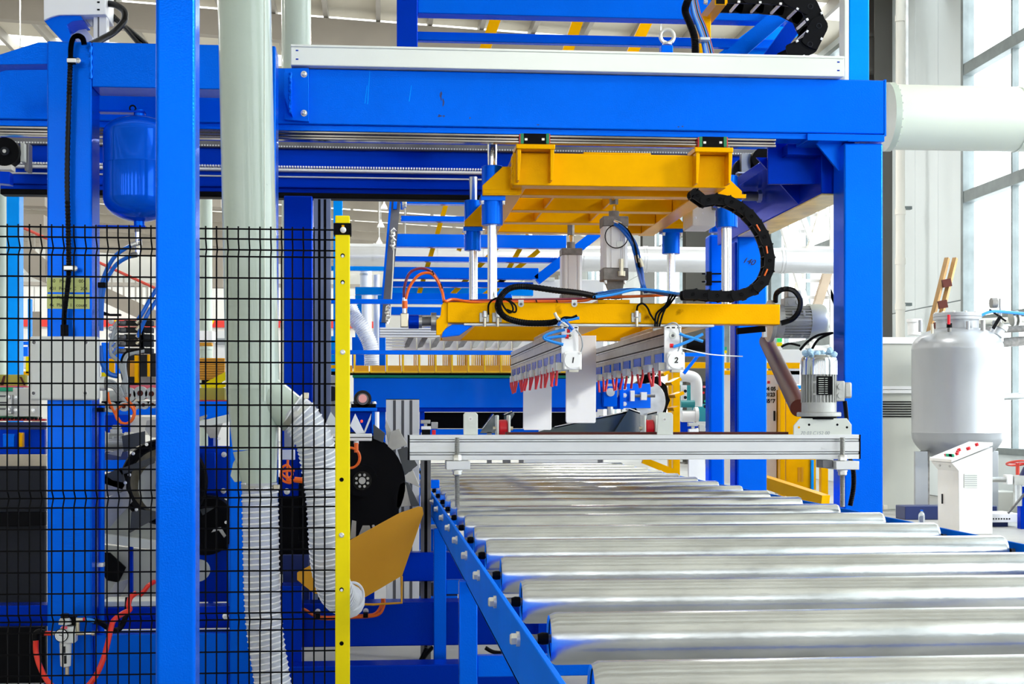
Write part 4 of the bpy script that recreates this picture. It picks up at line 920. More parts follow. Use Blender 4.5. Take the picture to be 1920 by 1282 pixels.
for y, k in ((479, 0), (529, 0), (660, 1), (899, 2), (1003, 1), (1105, 0), (1206, 2)):
    c = pt(642.5 if y < 700 else 640.5, y, YFN-.0302)
    if k == 1: MB().lathe(c, (0, -1, 0), [(.0095, 0), (.0095, .002), (.006, .003), (.006, .007), (.004, .007), (.003, .003)], 20).build('bolt', ZINC, post)
    else:
        h = MB().cyl(c, c-Vector((0, .0006, 0)), .0078, n=20).build('bolt_hole', BLACKM, post)
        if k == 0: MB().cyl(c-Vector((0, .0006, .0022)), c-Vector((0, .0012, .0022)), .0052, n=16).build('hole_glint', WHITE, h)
fp = T('mesh_fence', 'black welded wire mesh fence panel left of the yellow post', 'fence', (X_(300, YFN), YFN, .1))
hy = [424.5, 443.5, 462.5, 477, 517.5, 557, 597, 637.5, 678, 718.5, 759, 799, 840, 880.5, 920, 935.5, 952.5, 993, 1033.5, 1074, 1114, 1154, 1168.5, 1187, 1227.5, 1267.5, 1308]
hz_ = [Z_(y+ .012*0, YFN, 0) for y in hy]
fx0_, fx1_ = X_(-70, YFN), px0
def foldy(z):       # the stiffening folds of the panel
    f = 0
    for (a, b) in ((443.5, 462.5), (462.5, 477)): pass
    pts_ = [(443.5, 0), (462.5, 1), (477, 0), (920, 0), (935.5, 1), (952.5, 0), (1154, 0), (1168.5, 1), (1187, 0)]
    for i in range(0, 9, 3):
        za, zb_, zc = [Z_(p[0], YFN, 0) for p in pts_[i:i+3]]
        if za >= z >= zb_: f = (za-z)/(za-zb_)
        elif zb_ >= z >= zc: f = (z-zc)/(zb_-zc)
    return f*.028
wr_ = .0031
nv = 34; pitch = 20.2*mpx(300, YFN)
zf = [hz_[0]+.01]+[Z_(y, YFN, 0) for y in (443.5, 462.5, 477, 920, 935.5, 952.5, 1154, 1168.5, 1187)]+[.06]
x = X_(13.5, YFN)-pitch*4; vi = 0
while x < fx1_-.01:
    MB().tube([Vector((x, YFN+foldy(z), z)) for z in zf], wr_, 6).build('vertical_wire', WIREB, fp); x += pitch
for z in hz_+[.25, .15, .07]:
    yy = YFN+foldy(z)-.004
    MB().tube([Vector((fx0_, yy, z)), Vector((fx1_+.01, yy, z))], wr_, 6).build('horizontal_wire', WIREB, fp)
lp = T('fence_post', 'outer fence post at the far left end of the mesh panel', 'post', (fx0_-.03, YFN, 0)); wbox('shaft', YEL, lp, (fx0_-.055, YFN-.03, 0), (fx0_, YFN+.03, 2.0), .003)
# ================= DUSTY DUCT + HOSES =================
YD = 6.25
du = T('branch_duct', 'pale green duct pipe with a side branch, in front of the portal frame', 'duct', pt(470, 900, YD))
def pr(px, half): return Vector((pt(px, 0, YD).x, YD, 0)), half*mpx(px, YD)
def ductseg(x0, y0, h0, x1, y1, h1, nm, m=GREENG, n=40):
    a = pt(x0, y0, YD); b = pt(x1, y1, YD)
    return MB().lathe(a, b-a, [(h0*mpx(x0, YD), 0), (h1*mpx(x1, YD), (b-a).length)], n).build(nm, m, du)
ductseg(457, -60, 49.5, 474, 728, 50, 'upper_pipe'); ductseg(474, 728, 50, 479, 842, 42, 'middle_pipe')
ductseg(479, 842, 42, 487, 907, 32, 'reducer')
for (x, y, h) in ((474, 728, 50.8),): ductseg(x, y-1.5, h, x, y+1.5, h, 'weld_band')
MB().tube([pt(496+.0*k, -60+28*k, YD-.105) for k in range(30)], .0035, 6).build('seam_bead', CREAMG, du)
a = pt(490, 735, YD); b = pt(551, 777, YD-.02)
MB().lathe(a, b-a, [(40*mpx(500, YD), 0), (34*mpx(500, YD), (b-a).length)], 36).build('branch_stub', GREENG, du)
poly('mount_bracket', GREENG, du, [(437, 868), (443, 858), (449, 880), (452, 902), (440, 904), (432, 892)], YD-.02, .06)
def ribhose(name, label, pts, R0, R1, turns, seg=10):
    P = catmull(pts, seg); L = len(P)
    h = T(name, label, 'hose', P[0])
    MB().tube(P, R0, 28, rf=lambda i, n: R0+(R1-R0)*i/n).build('hose_wall', HOSE, h)
    # helical rib
    cum = [0]
    for i in range(1, L): cum.append(cum[-1]+(P[i]-P[i-1]).length)
    tot = cum[-1]; out = []; n = turns*16; prev = None; j = 0
    fr = []; u = None
    for i in range(L):
        t_ = (P[min(i+1, L-1)]-P[max(i-1, 0)]).normalized()
        u = t_.orthogonal().normalized() if u is None else (u-t_*u.dot(t_)).normalized()
        fr.append((u, t_.cross(u)))
    for k in range(n+1):
        s_ = tot*k/n
        while j < L-2 and cum[j+1] < s_: j += 1
        f = (s_-cum[j])/(cum[j+1]-cum[j]); c = P[j].lerp(P[j+1], f); a_ = 2*math.pi*k/16
        u_, w_ = fr[j][0].lerp(fr[j+1][0], f), fr[j][1].lerp(fr[j+1][1], f); R = R0+(R1-R0)*s_/tot
        out.append(c+(u_*math.cos(a_)+w_*math.sin(a_))*(R+.001))
    MB().tube(out, .0042, 5).build('spiral_rib', HOSER, h)
    return h
m1 = mpx(490, YD)
ribhose('ribbed_hose', 'straight translucent ribbed hose hanging below the pale green duct', [pt(487, 905, YD), pt(489, 1000, YD), pt(491, 1100, YD), pt(496, 1180, YD), pt(508, 1260, YD), pt(520, 1330, YD), pt(530, 1400, YD)], 33*m1, 33*m1, 46)
rh = ribhose('ribbed_hose', 'curved translucent ribbed hose bending down from the duct branch', [pt(545, 768, YD-.02), pt(566, 786, YD-.02), pt(590, 830, YD-.02), pt(600, 880, YD), pt(608, 940, YD), pt(612, 1010, YD), pt(618, 1070, YD+.05), pt(632, 1112, YD+.12), pt(655, 1128, YD+.35)], 35*m1, 31*m1, 52)
for (x0, y0, x1, y1, lb) in ((551, 772, 560, 780, 'upper steel hose clamp on the duct branch'),):
    a = pt(551, 775, YD-.02); b = pt(557, 781, YD-.02); d = (b-a).normalized()
    hc = T('hose_clamp', 'steel band clamp holding the curved hose on the duct branch', 'clamp', a)
    MB().lathe(a, d, [(37*m1, 0), (37*m1, .022)], 32).build('band', STEEL, hc); MB().box(a+Vector((.04, -.09, .06)), a+Vector((.065, -.065, .085))).build('screw_housing', BRASS, hc, .002)
a = pt(487, 910, YD); hc = T('hose_clamp', 'steel band clamp on top of the straight hose', 'clamp', a)
MB().lathe(a-Vector((0, 0, .02)), (0, 0, 1), [(34.5*m1, 0), (34.5*m1, .022)], 32).build('band', STEEL, hc); MB().box(a+Vector((.06, -.06, -.015)), a+Vector((.085, -.035, .005))).build('screw_housing', BRASS, hc, .002)
MB().ring(pt(660, 1118, YD+.2), (.55, -.8, 0), 27*m1, .006, 32, 8).build('hose_rim', HOSER, rh)
# ================= ON THE PORTAL FRAME =================
YQ = YP-.001
acc = T('pressure_vessel', 'blue painted pressure vessel hanging half behind the foreground post', 'pressure vessel', pt(261, 428, 7.3))
s = mpx(261, 7.3); c = pt(261, 0, 7.3); z = lambda y: pt(261, y, 7.3).z; r = 66*s
prof = [(.001, z(416))]+[(r*math.sin(a), z(372)-44*s*math.cos(a)) for a in [.15*k for k in range(1, 11)]]+[(r, z(372)), (r, z(311)), (r*1.012, z(309)), (r, z(307)), (r, z(252))]+[(r*math.cos(a), z(252)+34*s*math.sin(a)) for a in [.15*k for k in range(1, 10)]]+[(.02, z(217)), (.001, z(217))]
MB().lathe((c.x, 7.3, 0), (0, 0, 1), prof, 48, cap=False).build('shell', BLUEV, acc)
MB().cyl((c.x, 7.3, z(220)), (c.x, 7.3, z(207)), 10*s, n=24).build('top_neck', BLUE, acc)
MB().cyl((c.x, 7.3, z(425)), (c.x, 7.3, z(412)), 10*s, n=24).build('bottom_neck', BLUE, acc)
wbox('top_strap', BLUED, acc, (X_(186, 7.3), 7.27, z(213)), (X_(272, 7.3), 7.33, z(209)), .001)
wbox('bottom_strap', BLUED, acc, (X_(184, 7.3), 7.27, z(428)), (X_(274, 7.3), 7.33, z(424)), .001)
MB().ring((X_(250, 7.3), 7.28, z(205)), (0, 1, .3), .014, .004, 16, 6).build('strap_ring', BLACK, acc)
for (y0, y1, r_, m_) in ((428, 436, 6, DARKST), (436, 446, 5, CHROME), (446, 462, 4, CHROME), (462, 466, 6, BRASS), (466, 474, 5, CHROME), (474, 478, 4, ZINC)):
    MB().cyl((c.x-.003, 7.28, z(y1)), (c.x-.003, 7.28, z(y0)), r_*s, n=14).build('fitting', m_, acc)
MB().cyl(pt(259, 454, 7.25), pt(266, 454, 7.25), 6*s, n=16).build('side_fitting', CHROME, acc)
for k, (pp, lb) in enumerate([([(257, 457), (240, 463), (218, 478), (203, 500), (193, 524), (189, 545), (189, 580), (188, 612)], 'upper blue hose bowing left from the pressure vessel fitting'), ([(256, 478), (240, 482), (220, 494), (208, 510), (198, 530), (192, 560), (190, 620)], 'lower blue hose bowing left from the pressure vessel fitting')]):
    tag(cable('blue_hose', BLUH, None, [(x, y, 7.08) for x, y in pp], .0095), lb, 'hose')
tag(MB().cyl(pt(246, 460, 7.08), pt(257, 456, 7.08), .012, n=12).build('hose_ferrule', ZINC), 'steel ferrule on the upper blue hose', 'fitting'); tag(MB().cyl(pt(246, 479, 7.08), pt(257, 477, 7.08), .013, n=12).build('hose_ferrule', DARKST), 'dark ferrule on the lower blue hose', 'fitting')
tag(wbox('hose_clip', BLACKM, None, pt(183, 529, 7.06), pt(198, 539, 7.06)+Vector((0, .05, 0)), .002), 'black clip holding the two blue hoses to the column edge', 'clip')
tag(cable('blue_hose', BLUH, None, [(300, 532, 7.3), (282, 560, 7.25), (268, 585, 7.2), (258, 600, 7.2)], .010), 'left of the two blue hoses running down behind the foreground post', 'hose')
tag(cable('blue_hose', BLUH, None, [(305, 548, 7.3), (290, 568, 7.25), (276, 590, 7.2), (266, 612, 7.2), (258, 632, 7.2)], .010), 'right of the two blue hoses running down behind the foreground post', 'hose')
# conduit down the column
cd = T('corrugated_conduit', 'black corrugated conduit running down the face of the left column', 'conduit', pt(125, 340, 7.12))
P = catmull([pt(x, y, 7.14) for x, y in [(158, 84), (155, 72), (146, 67), (137, 72), (133, 88), (132, 115), (129, 200), (126, 330), (128, 430), (129, 505), (126, 545), (121, 585), (120, 612)]], 28)
MB().tube(P, .012, 10, rf=lambda i, n: .0135 if i % 2 else .0108).build('tube', BLACKG, cd)
MB().cyl(pt(121, 630, 7.12), pt(121, 609, 7.12), .0185, n=16).build('gland', BLACKM, cd)
for (x, y) in ((134, 113), (128, 502)):
    q = MB().pbox(x-9, y-4, x+8, y+4, 7.115, .03).build('clip_band', ZINC, cd, .002)
    MB().pbox(x-8, y-5.5, x+7, y+5.5, 7.12, .03).build('clip_rubber', BLACKM, cd, .001)
    MB().lathe(pt(x+13, y+1.5, 7.155), (0, -1, 0), [(.0125, 0), (.0125, .012), (.008, .014), (.006, .010), (.001, .010)], 18).build('clip_screw', ZINC, cd)
# notes
for k, (y0, y1, rows, lb) in enumerate([(520, 548, ['40   Power     004', '401  Power C   204'], 'upper yellow paper note with handwriting stuck on the left column'), (551, 579, ['5x  Platen 2   count', '4x  Platen 1   count'], 'lower yellow paper note with handwriting stuck on the left column')]):
    n_ = tag(wbox('paper_note', NOTE, None, pt(88, y0, YP-.002), pt(168, y1, YP-.002)+Vector((0, .0015, 0)), 0), lb, 'note')
    for j, st in enumerate(rows): text('handwriting', st, INK, n_, pt(128, y0+7+j*14, YP-.0025), .022)
    wbox('ruled_line', GREYC, n_, pt(88, (y0+y1)/2, YP-.0024), pt(168, (y0+y1)/2+.5, YP-.0024)+Vector((0, .0003, 0)), 0)
# junction box
YJB = YP-.11
jb = T('junction_box', 'grey junction box with four corner screws on the left column', 'electrical box', pt(120, 750, YJB))
wbox('box', GREYBOX, jb, pt(57, 634, YJB+.035), pt(183, 748, YJB+.035)+Vector((0, .074, 0)), .008)
wbox('lid', GREYBOX, jb, pt(55, 630, YJB), pt(185, 750, YJB)+Vector((0, .034, 0)), .012, seg=4)
for (x, y) in ((64, 642), (161, 642), (63, 737), (160, 737)):
    MB().lathe(pt(x, y, YJB), (0, -1, 0), [(.0125, 0), (.0115, .003), (.008, .003), (.0075, -.002), (.001, -.002)], 20).build('lid_screw', ALU, jb); MB().cyl(pt(x, y, YJB-.001), pt(x, y, YJB-.003), .006, n=6).build('screw_socket', DARKST, jb)
g0 = pt(180, 719, YJB+.05); sg = mpx(190, YJB)
MB().cyl(g0, g0+Vector((20*sg, 0, 0)), 13*sg, n=10).build('cable_gland', CAST, jb); MB().cyl(g0+Vector((2*sg, 0, 0)), g0+Vector((17*sg, 0, 0)), 13.4*sg, n=24).build('gland_nut', GREYBOX, jb)
for k in range(4):
    tag(cable('grey_cable', GREYC, None, [(199, 713+k*3.5, 7.12), (212, 715+k*4, 7.12), (224-k, 726+k*4, 7.12), (232-k*1.5, 742+k*1.5, 7.12)], .0065), ['topmost', 'second', 'third', 'lowest'][k]+' of the four grey cables arching out of the big cable gland', 'cable')
# manifold
mf = T('valve_manifold', 'stack of black and grey solenoid valves beside the left column', 'valve block', pt(245, 660, 7.3))
for k in range(5):
    y = 600+k*13
    wbox('valve_body', BLACKG, mf, pt(232, y, 7.25), pt(262, y+10.5, 7.25)+Vector((0, .09, 0)), .004)
    wbox('solenoid', DARKST, mf, pt(219, y+1, 7.23), pt(236, y+10, 7.23)+Vector((0, .08, 0)), .006)
    MB().lathe(pt(209, y+3, 7.24), (0, -1, 0), [(5*s, 0), (5*s, .015), (3*s, .02), (2.4*s, .012), (.001, .012)], 18).build('port_plug', BOLTW, mf)
    MB().cyl(pt(213, y+13, 7.2), pt(222, y+2, 7.2), .009, n=12).build('connector', GREYC, mf)
    wbox('valve_end', CHARC, mf, pt(268, y, 7.27), pt(285, y+10.5, 7.27)+Vector((0, .07, 0)), .004)
wbox('mount_rail', BLACKM, mf, pt(262, 598, 7.3), pt(268, 663, 7.3)+Vector((0, .05, 0)), .002)
poly('support_arm', BLACKM, mf, [(184, 580), (206, 588), (226, 588), (226, 592), (206, 592), (186, 590)], 7.3, .03)
for k in range(4):
    MB().cyl(pt(256, 606+k*13, 7.2), pt(263, 598+k*13, 7.2), .009, n=10).build('brass_fitting', BRASS, mf)
for k in range(3):
    tag(cable('grey_cable', GREYC, None, [(216-k*2, 612+k*14, 7.2), (208-k, 640+k*4, 7.18), (207+k, 664, 7.17), (218+k*2, 676, 7.16), (230+k*2, 700, 7.15), (236-k*4, 730, 7.14), (240-k*2, 745, 7.14)], .007), ['left', 'middle', 'right'][k]+' of the three grey cables looping down from the solenoid valves', 'cable')
for k in range(3):
    tag(cable('grey_cable', GREYC if k else BLACK, None, [(270, 654+k*2, 7.2), (250, 658+k*2, 7.18), (234+k*2, 664+k*2, 7.17), (228+k*3, 685, 7.16), (232+k*3, 715, 7.15), (238+k*2, 738, 7.14)], .008), ['black cable', 'left grey cable', 'right grey cable'][k]+' bending down from the right end of the valve stack', 'cable')
tag(cable('blue_hose', BLUH, None, [(188, 648, 7.15), (192, 680, 7.15), (204, 700, 7.15), (220, 705, 7.17)], .012), 'dark blue hose curving right from the column below the valve stack', 'hose')
def coil(lb, x, y, Y, R, turns=3):
    P = [pt(x, y, Y)+Vector((math.cos(2*math.pi*k/28)*R*(1+.04*math.sin(k*.37)), -.011*k/28, math.sin(2*math.pi*k/28)*R*1.08)) for k in range(28*turns+1)]
    return tag(MB().tube(P, .0055, 8).build('orange_cable_coil', ORNG), lb, 'cable')
coil('orange cable coil hanging left of the foreground post', 236, 776, 7.1, 16*s)
tag(cable('orange_cable', ORNG, None, [(202, 735, 7.1), (204, 750, 7.1), (212, 768, 7.1), (222, 785, 7.1), (228, 794, 7.1)], .0065), 'orange cable coming down from the gland to the coil', 'cable')
tag(cable('orange_cable', ORNG, None, [(236, 745, 7.12), (244, 755, 7.12), (252, 766, 7.1), (252, 780, 7.1)], .0065), 'orange cable running from the grey cables into the coil', 'cable')
# blue pipes along column edge
tag(MB().cyl(pt(191, 760, 7.35), pt(190, 1195, 7.35), .015, n=14).build('blue_conduit', BLUE), 'thin blue pipe running down the right edge of the left column', 'pipe')
for y, lb in ((768, 'black clip high on the thin blue pipe beside the left column'), (1059, 'steel clip low on the thin blue pipe beside the left column')):
    tag(wbox('pipe_clip', BLACKM if y < 900 else ZINC, None, pt(181, y-4, 7.3), pt(194, y+4, 7.3)+Vector((0, .04, 0)), .002), lb, 'clip')
# filter regulator
YRG = 7.05
fr_ = T('filter_regulator', 'white air filter regulator with a round gauge low on the left column', 'air regulator', pt(123, 1265, YRG))
s = mpx(123, YRG)
def vcyl(nm, x, y0, y1, r, m_, n=24, Y=YRG): return MB().cyl(pt(x, y1, Y), pt(x, y0, Y), r*s, n=n).build(nm, m_, fr_)
vcyl('knob', 122, 1150, 1168, 7.5, CHARC, 20); MB().lathe(pt(122, 1170, YRG), (0, 0, 1), [(12*s, 0), (11*s, 8*s), (8*s, 12*s)], 20).build('bonnet', CASTG, fr_)
for j in range(14):
    a_ = 2*math.pi*j/14; MB().box(pt(122, 1167, YRG)+Vector((math.cos(a_)*7.5*s-.0015, math.sin(a_)*7.5*s-.0015, 0)), pt(122, 1152, YRG)+Vector((math.cos(a_)*7.5*s+.0015, math.sin(a_)*7.5*s+.0015, 0))).build('knob_ridge', BLACKM, fr_)
wbox('body', GREYBOX, fr_, pt(112, 1176, YRG-.03), pt(140, 1206, YRG-.03)+Vector((0, .08, 0)), .006)
wbox('mount_bracket', BLACKM, fr_, pt(126, 1156, YRG+.02), pt(142, 1178, YRG+.02)+Vector((0, .04, 0)), .002)
wbox('red_label', PINK, fr_, pt(115, 1174, YRG-.034), pt(126, 1179, YRG-.034)+Vector((0, .003, 0)), 0)
MB().lathe(pt(123, 1240, YRG), (0, 0, 1), [(6*s, -10*s), (9.5*s, -8*s), (11*s, 30*s), (11*s, 36*s)], 24).build('bowl', GREYBOX, fr_)
wbox('sight_window', CHARC, fr_, pt(118, 1212, YRG-.035), pt(122, 1224, YRG-.035)+Vector((0, .01, 0)), 0); wbox('sight_window', CHARC, fr_, pt(120, 1229, YRG-.033), pt(124, 1244, YRG-.033)+Vector((0, .01, 0)), 0)
vcyl('drain', 126, 1249, 1264, 4, BRASS, 12)
g = pt(115, 1191, YRG-.035)
MB().lathe(g+Vector((0, .03, 0)), (0, -1, 0), [(12*s, 0), (12.6*s, .02), (12.6*s, .032), (11.4*s, .034)], 32).build('gauge_case', BLACKM, fr_)
gf = MB().cyl(g-Vector((0, .004, 0)), g-Vector((0, .005, 0)), 11.2*s, n=32).build('gauge_face', WHITE, fr_)
MB().beam(g-Vector((4*s, .006, -1.5*s)), g+Vector((4*s, -.006, -1*s)), .001, .003).build('needle', INK, gf)
for j in range(11):
    a_ = math.radians(225-27*j); q = g+Vector((math.cos(a_)*8.6*s, -.006, math.sin(a_)*8.6*s)); MB().box(q-Vector((.0012, 0, .0012)), q+Vector((.0012, .0008, .0012))).build('dial_mark', INK, gf)
for (x0, x1, y, r_, m_) in ((97, 104, 1187, 4, BRASS), (140, 160, 1187, 4, BRASS), (160, 172, 1187, 3.4, CHROME), (172, 178, 1187, 4.6, BRASS), (143, 158, 1161, 3.6, BRASS)):
    MB().cyl(pt(x0, y, YRG), pt(x1, y, YRG), r_*s, n=14).build('hose_nipple', m_, fr_)
vcyl('elbow', 146, 1162, 1187, 3.6, BRASS, 12); MB().cyl(pt(156, 1161, YRG), pt(160, 1161, YRG), 4*s, n=12).build('red_collar', RED, fr_)
tag(cable('red_air_hose', REDH, None, [(97, 1187, YRG), (82, 1187, YRG)], .011), 'short stub of red hose entering the air regulator from the left', 'hose')
tag(MB().tube(catmull([pt(x, y, YRG) for x, y in ((84, 1187), (73, 1185), (67, 1190), (67, 1200))], 6), .016, 12).build('hose_elbow', BLACK), 'black elbow fitting on the red hose left of the regulator', 'fitting')
tag(cable('red_air_hose', REDH, None, [(67, 1200, YRG), (68, 1225, YRG), (76, 1252, YRG-.02), (92, 1280, YRG-.05), (120, 1300, YRG-.05), (150, 1298, YRG-.05), (176, 1272, YRG-.05), (192, 1240, YRG-.04), (202, 1205, YRG-.02), (208, 1178, YRG), (214, 1162, YRG+.02), (230, 1150, YRG+.1), (243, 1143, YRG+.12), (241, 1134, YRG+.12), (245, 1120, YRG+.14), (256, 1111, YRG+.15)], .0125, n=12), 'long red air hose sagging in a loop below the regulator', 'hose')
tag(cable('red_air_hose', REDH, None, [(262, 1116, 7.25), (270, 1108, 7.25), (278, 1098, 7.25), (290, 1090, 7.28)], .011), 'red hose end climbing behind the foreground post', 'hose')
tag(cable('blue_air_hose', BLUL, None, [(160, 1161, YRG), (168, 1162, YRG), (177, 1165, YRG)], .009), 'short bright blue hose leaving the top of the regulator', 'hose')
tag(cable('black_sleeve', BLACK, None, [(176, 1164, YRG), (190, 1168, YRG+.05), (208, 1180, YRG+.12), (222, 1180, YRG+.15), (232, 1165, YRG+.17), (238, 1145, YRG+.18), (240, 1120, YRG+.2)], .014), 'black sleeve hose crossing behind the red hose', 'hose')
# ================= STAR WHEELS AND LOWER LEFT MACHINE =================
def disc(nm, par, cx, cy, R, Y, dp, m_, n=48): 
    c = pt(cx, cy, Y); return MB().cyl(c, c+Vector((0, dp, 0)), R*mpx(cx, Y), n=n).build(nm, m_, par)
def pan(par, pts_, Y, m_=STEEL, dp=.006, back=.22, nm='paddle'):
    return MB().ppoly(pts_, Y, dp).build(nm, m_, par, .001)
PAD = mat('paddle_steel', (.42, .41, .38), .4, .8, var=.25, vscale=6)
PADD = mat('dark_paddle_steel', (.06, .065, .07), .4, .5, var=.2, vscale=5)
sw = T('star_wheel', 'large black star wheel with steel paddles right of the yellow post', 'star wheel', pt(672, 905, 7.75))
disc('wheel_disc', sw, 662, 908, 98, 7.75, .12, BLACKM); bx('rear_black_plate', BLACKM, sw, 560, 930, 748, 1014, 8.2, .03); disc('rear_disc', sw, 668, 905, 90, 8.1, .04, BLACKM)  # black plate added to fill the area between wheel and guard
disc('shaft', sw, 678, 901, 30, 7.7, .5, BLACKM, 40)
disc('hub_ring', sw, 679, 901, 18, 7.69, .02, BLACKG, 36); disc('hub', sw, 679, 901, 6.5, 7.665, .03, PAD, 24)
for j in range(8):
    a = 2*math.pi*j/8+.39; c = pt(679+11.5*math.cos(a), 901+11.5*math.sin(a), 7.685); q = MB().cyl(c, c+Vector((0, .006, 0)), 2.8*mpx(679, 7.7), n=6); q.build('hub_key', PAD, sw)
for pts_, Y, m_ in [([(727, 836), (732, 809), (748, 804), (764, 834), (736, 844)], 7.6, PAD), ([(745, 843), (763, 837), (783, 872), (759, 891)], 7.62, PADD), ([(759, 891), (774, 881), (788, 914), (761, 902)], 7.6, PAD),
                    ([(724, 784), (733, 807), (728, 832), (722, 800)], 7.72, PAD), ([(745, 930), (750, 908), (759, 903), (771, 948), (744, 951)], 7.75, PAD), ([(759, 903), (766, 905), (787, 948), (771, 950)], 7.7, PADD),
                    ([(656, 798), (666, 775), (684, 812), (668, 813)], 7.6, WHITE), ([(681, 812), (691, 786), (696, 775), (695, 786), (685, 811)], 7.6, PLATE), ([(700, 795), (722, 812), (718, 830), (700, 822)], 7.72, PADD),
                    ([(660, 975), (668, 977), (667, 1007), (656, 1011)], 7.55, PAD), ([(672, 1004), (680, 985), (693, 985), (696, 996), (676, 1008)], 7.55, PAD)]:
    pan(sw, pts_, Y, m_)
for (x, y) in ((700, 986), (735, 830), (690, 925), (625, 860), (626, 950)):
    MB().hexbolt(pt(x, y, 7.73), (0, -1, 0), .006, .006).build('bolt', ZINC, sw)
pan(sw, [(620, 772), (640, 800), (640, 830), (608, 815), (612, 790)], 7.65, PLATE)
sw2 = T('star_wheel', 'left star wheel with pale paddles, half hidden by the foreground post', 'star wheel', pt(330, 900, 7.9))
RIMT = mat('dusty_drum', (.18, .16, .11), .7, bump=.6, bscale=60, var=.35, vscale=14)
MB().ring(pt(308, 903, 7.85), (0, 1, 0), 72*mpx(320, 7.85), .026, 48, 8).build('rim', BLACKM, sw2)
disc('drum', sw2, 308, 903, 66, 7.95, .2, RIMT); disc('inner_face', sw2, 312, 912, 52, 7.93, .02, GREYCAB); disc('hub', sw2, 318, 910, 26, 7.9, .04, CHARC)
for pts_, m_ in [([(228, 817), (272, 808), (272, 830), (232, 848)], PADD), ([(198, 850), (232, 840), (226, 856)], PAD), ([(189, 892), (228, 876), (236, 905), (230, 918), (190, 905)], PADD), ([(190, 886), (212, 900), (236, 905), (236, 920), (190, 935)], PAD),
                 ([(195, 936), (236, 916), (248, 940), (205, 990)], PAD), ([(243, 999), (246, 960), (262, 955), (292, 958), (292, 972)], PADD), ([(275, 788), (292, 786), (292, 820), (283, 820), (272, 805)], PAD), ([(222, 880), (290, 855), (290, 868), (228, 890)], PADD)]:
    pan(sw2, pts_, 7.8, m_)
for (x, y) in ((235, 905), (243, 890), (250, 850), (275, 833), (256, 955)): MB().hexbolt(pt(x, y, 7.8), (0, -1, 0), .007, .008).build('bolt', ZINC, sw2)
sw3 = T('star_wheel', 'dark star wheel between the foreground post and the straight hose', 'star wheel', pt(400, 985, 8.3))
disc('wheel_disc', sw3, 385, 985, 56, 8.3, .15, BLACKM)
for pts_, m_ in [([(372, 782), (388, 777), (388, 782), (372, 790)], PAD), ([(372, 790), (430, 776), (434, 790), (372, 802)], PLATE), ([(380, 800), (418, 793), (407, 821), (394, 821)], PAD), ([(396, 998), (402, 990), (414, 988), (424, 1004), (420, 1008), (410, 994)], PAD), ([(375, 955), (408, 948), (380, 966)], PADD)]:
    pan(sw3, pts_, 8.2, m_)
bx('black_fill_plate', BLACKM, sw3, 371, 945, 426, 1030, 8.5, .02); disc('rear_disc', sw3, 540, 985, 92, 8.5, .15, BLACKM); disc('side_disc', sw3, 372, 1070, 20, 8.15, .05, GREYCAB)  # black plate added behind the wheel to fill the gap with black
for (x, y) in ((411, 822), (424, 979)): MB().hexbolt(pt(x, y, 8.18), (0, -1, 0), .007, .008).build('bolt', ZINC, sw3)
gp = T('guard_plate', 'ochre angular guard plate in front of the black star wheel', 'guard plate', pt(672, 1127, 7.05))
poly('plate', YOL, gp, [(557, 1073), (600, 1050), (655, 1013), (750, 961), (786, 949), (792, 951), (794, 963), (754, 1079), (672, 1127), (588, 1112), (557, 1087)], 7.05, .006, .001)
MB().tube([pt(753, 1080, 7.1), pt(753, 1130, 7.1), pt(700, 1133, 7.1), pt(660, 1132, 7.1)], .006, 8).build('wire_stay', YOL, gp)
# frames behind
hb = T('machine_housing', 'deep blue bolted housing plates between the portal columns', 'machine', pt(400, 1180, 8.4))
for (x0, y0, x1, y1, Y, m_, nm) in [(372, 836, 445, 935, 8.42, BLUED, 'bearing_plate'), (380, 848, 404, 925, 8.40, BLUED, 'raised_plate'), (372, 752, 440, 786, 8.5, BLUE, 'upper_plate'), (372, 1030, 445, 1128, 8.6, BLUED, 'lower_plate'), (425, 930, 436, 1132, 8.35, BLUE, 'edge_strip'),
                              (192, 862, 246, 884, 8.3, BLUE, 'cross_plate'), (188, 846, 240, 862, 8.5, NAVY, 'navy_cross_plate'), (526, 800, 560, 930, 7.9, BLUED, 'inner_plate'), (530, 1040, 580, 1130, 7.6, NAVY, 'lower_inner_plate'), (560, 830, 625, 900, 8.4, BLUED, 'side_plate')]:  # the navy plate sits just above the blue cross plate
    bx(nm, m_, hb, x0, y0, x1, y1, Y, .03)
for (x, y) in ((420, 852), (419, 920), (423, 1155), (562, 1155), (562, 1231), (538, 921)):
    Y = 8.41 if y < 1000 and x < 500 else 7.28
    m_ = MB(); m_.cyl(pt(x, y, Y), pt(x, y, Y-.004), .015, n=20); m_.lathe(pt(x, y, Y-.004), (0, -1, 0), [(.011, 0), (.011, .012), (.006, .013), (.005, .006), (.001, .006)], 16); m_.build('socket_bolt', ZINC, hb)
for (x0, y0, x1, y1, Y, m_, nm) in [(529, 1135, 570, 1290, 7.22, BLUED, 'end_plate'), (533, 800, 552, 840, 7.6, STEEL, 'sensor_plate'), (528, 843, 553, 862, 7.5, ALU, 'small_profile')]:
    bx(nm, m_, hb, x0, y0, x1, y1, Y, .02)
for k, (pp, lb) in enumerate([([(540, 862), (538, 890), (545, 905), (530, 900), (528, 885), (552, 882)], 'knotted orange cable on the right portal column, upper loop'), ([(545, 900), (530, 890), (528, 878), (540, 872), (548, 890), (538, 900), (560, 900), (572, 902)], 'knotted orange cable on the right portal column, lower loop')]):
    tag(cable('orange_cable', ORNG, None, [(x, y, 7.15) for x, y in pp], .006), lb, 'cable')
tag(MB().cyl(pt(552, 899, 7.14), pt(574, 901, 7.14), .014, n=10).build('orange_plug', ORNG), 'orange cable plug beside the curved hose', 'plug')
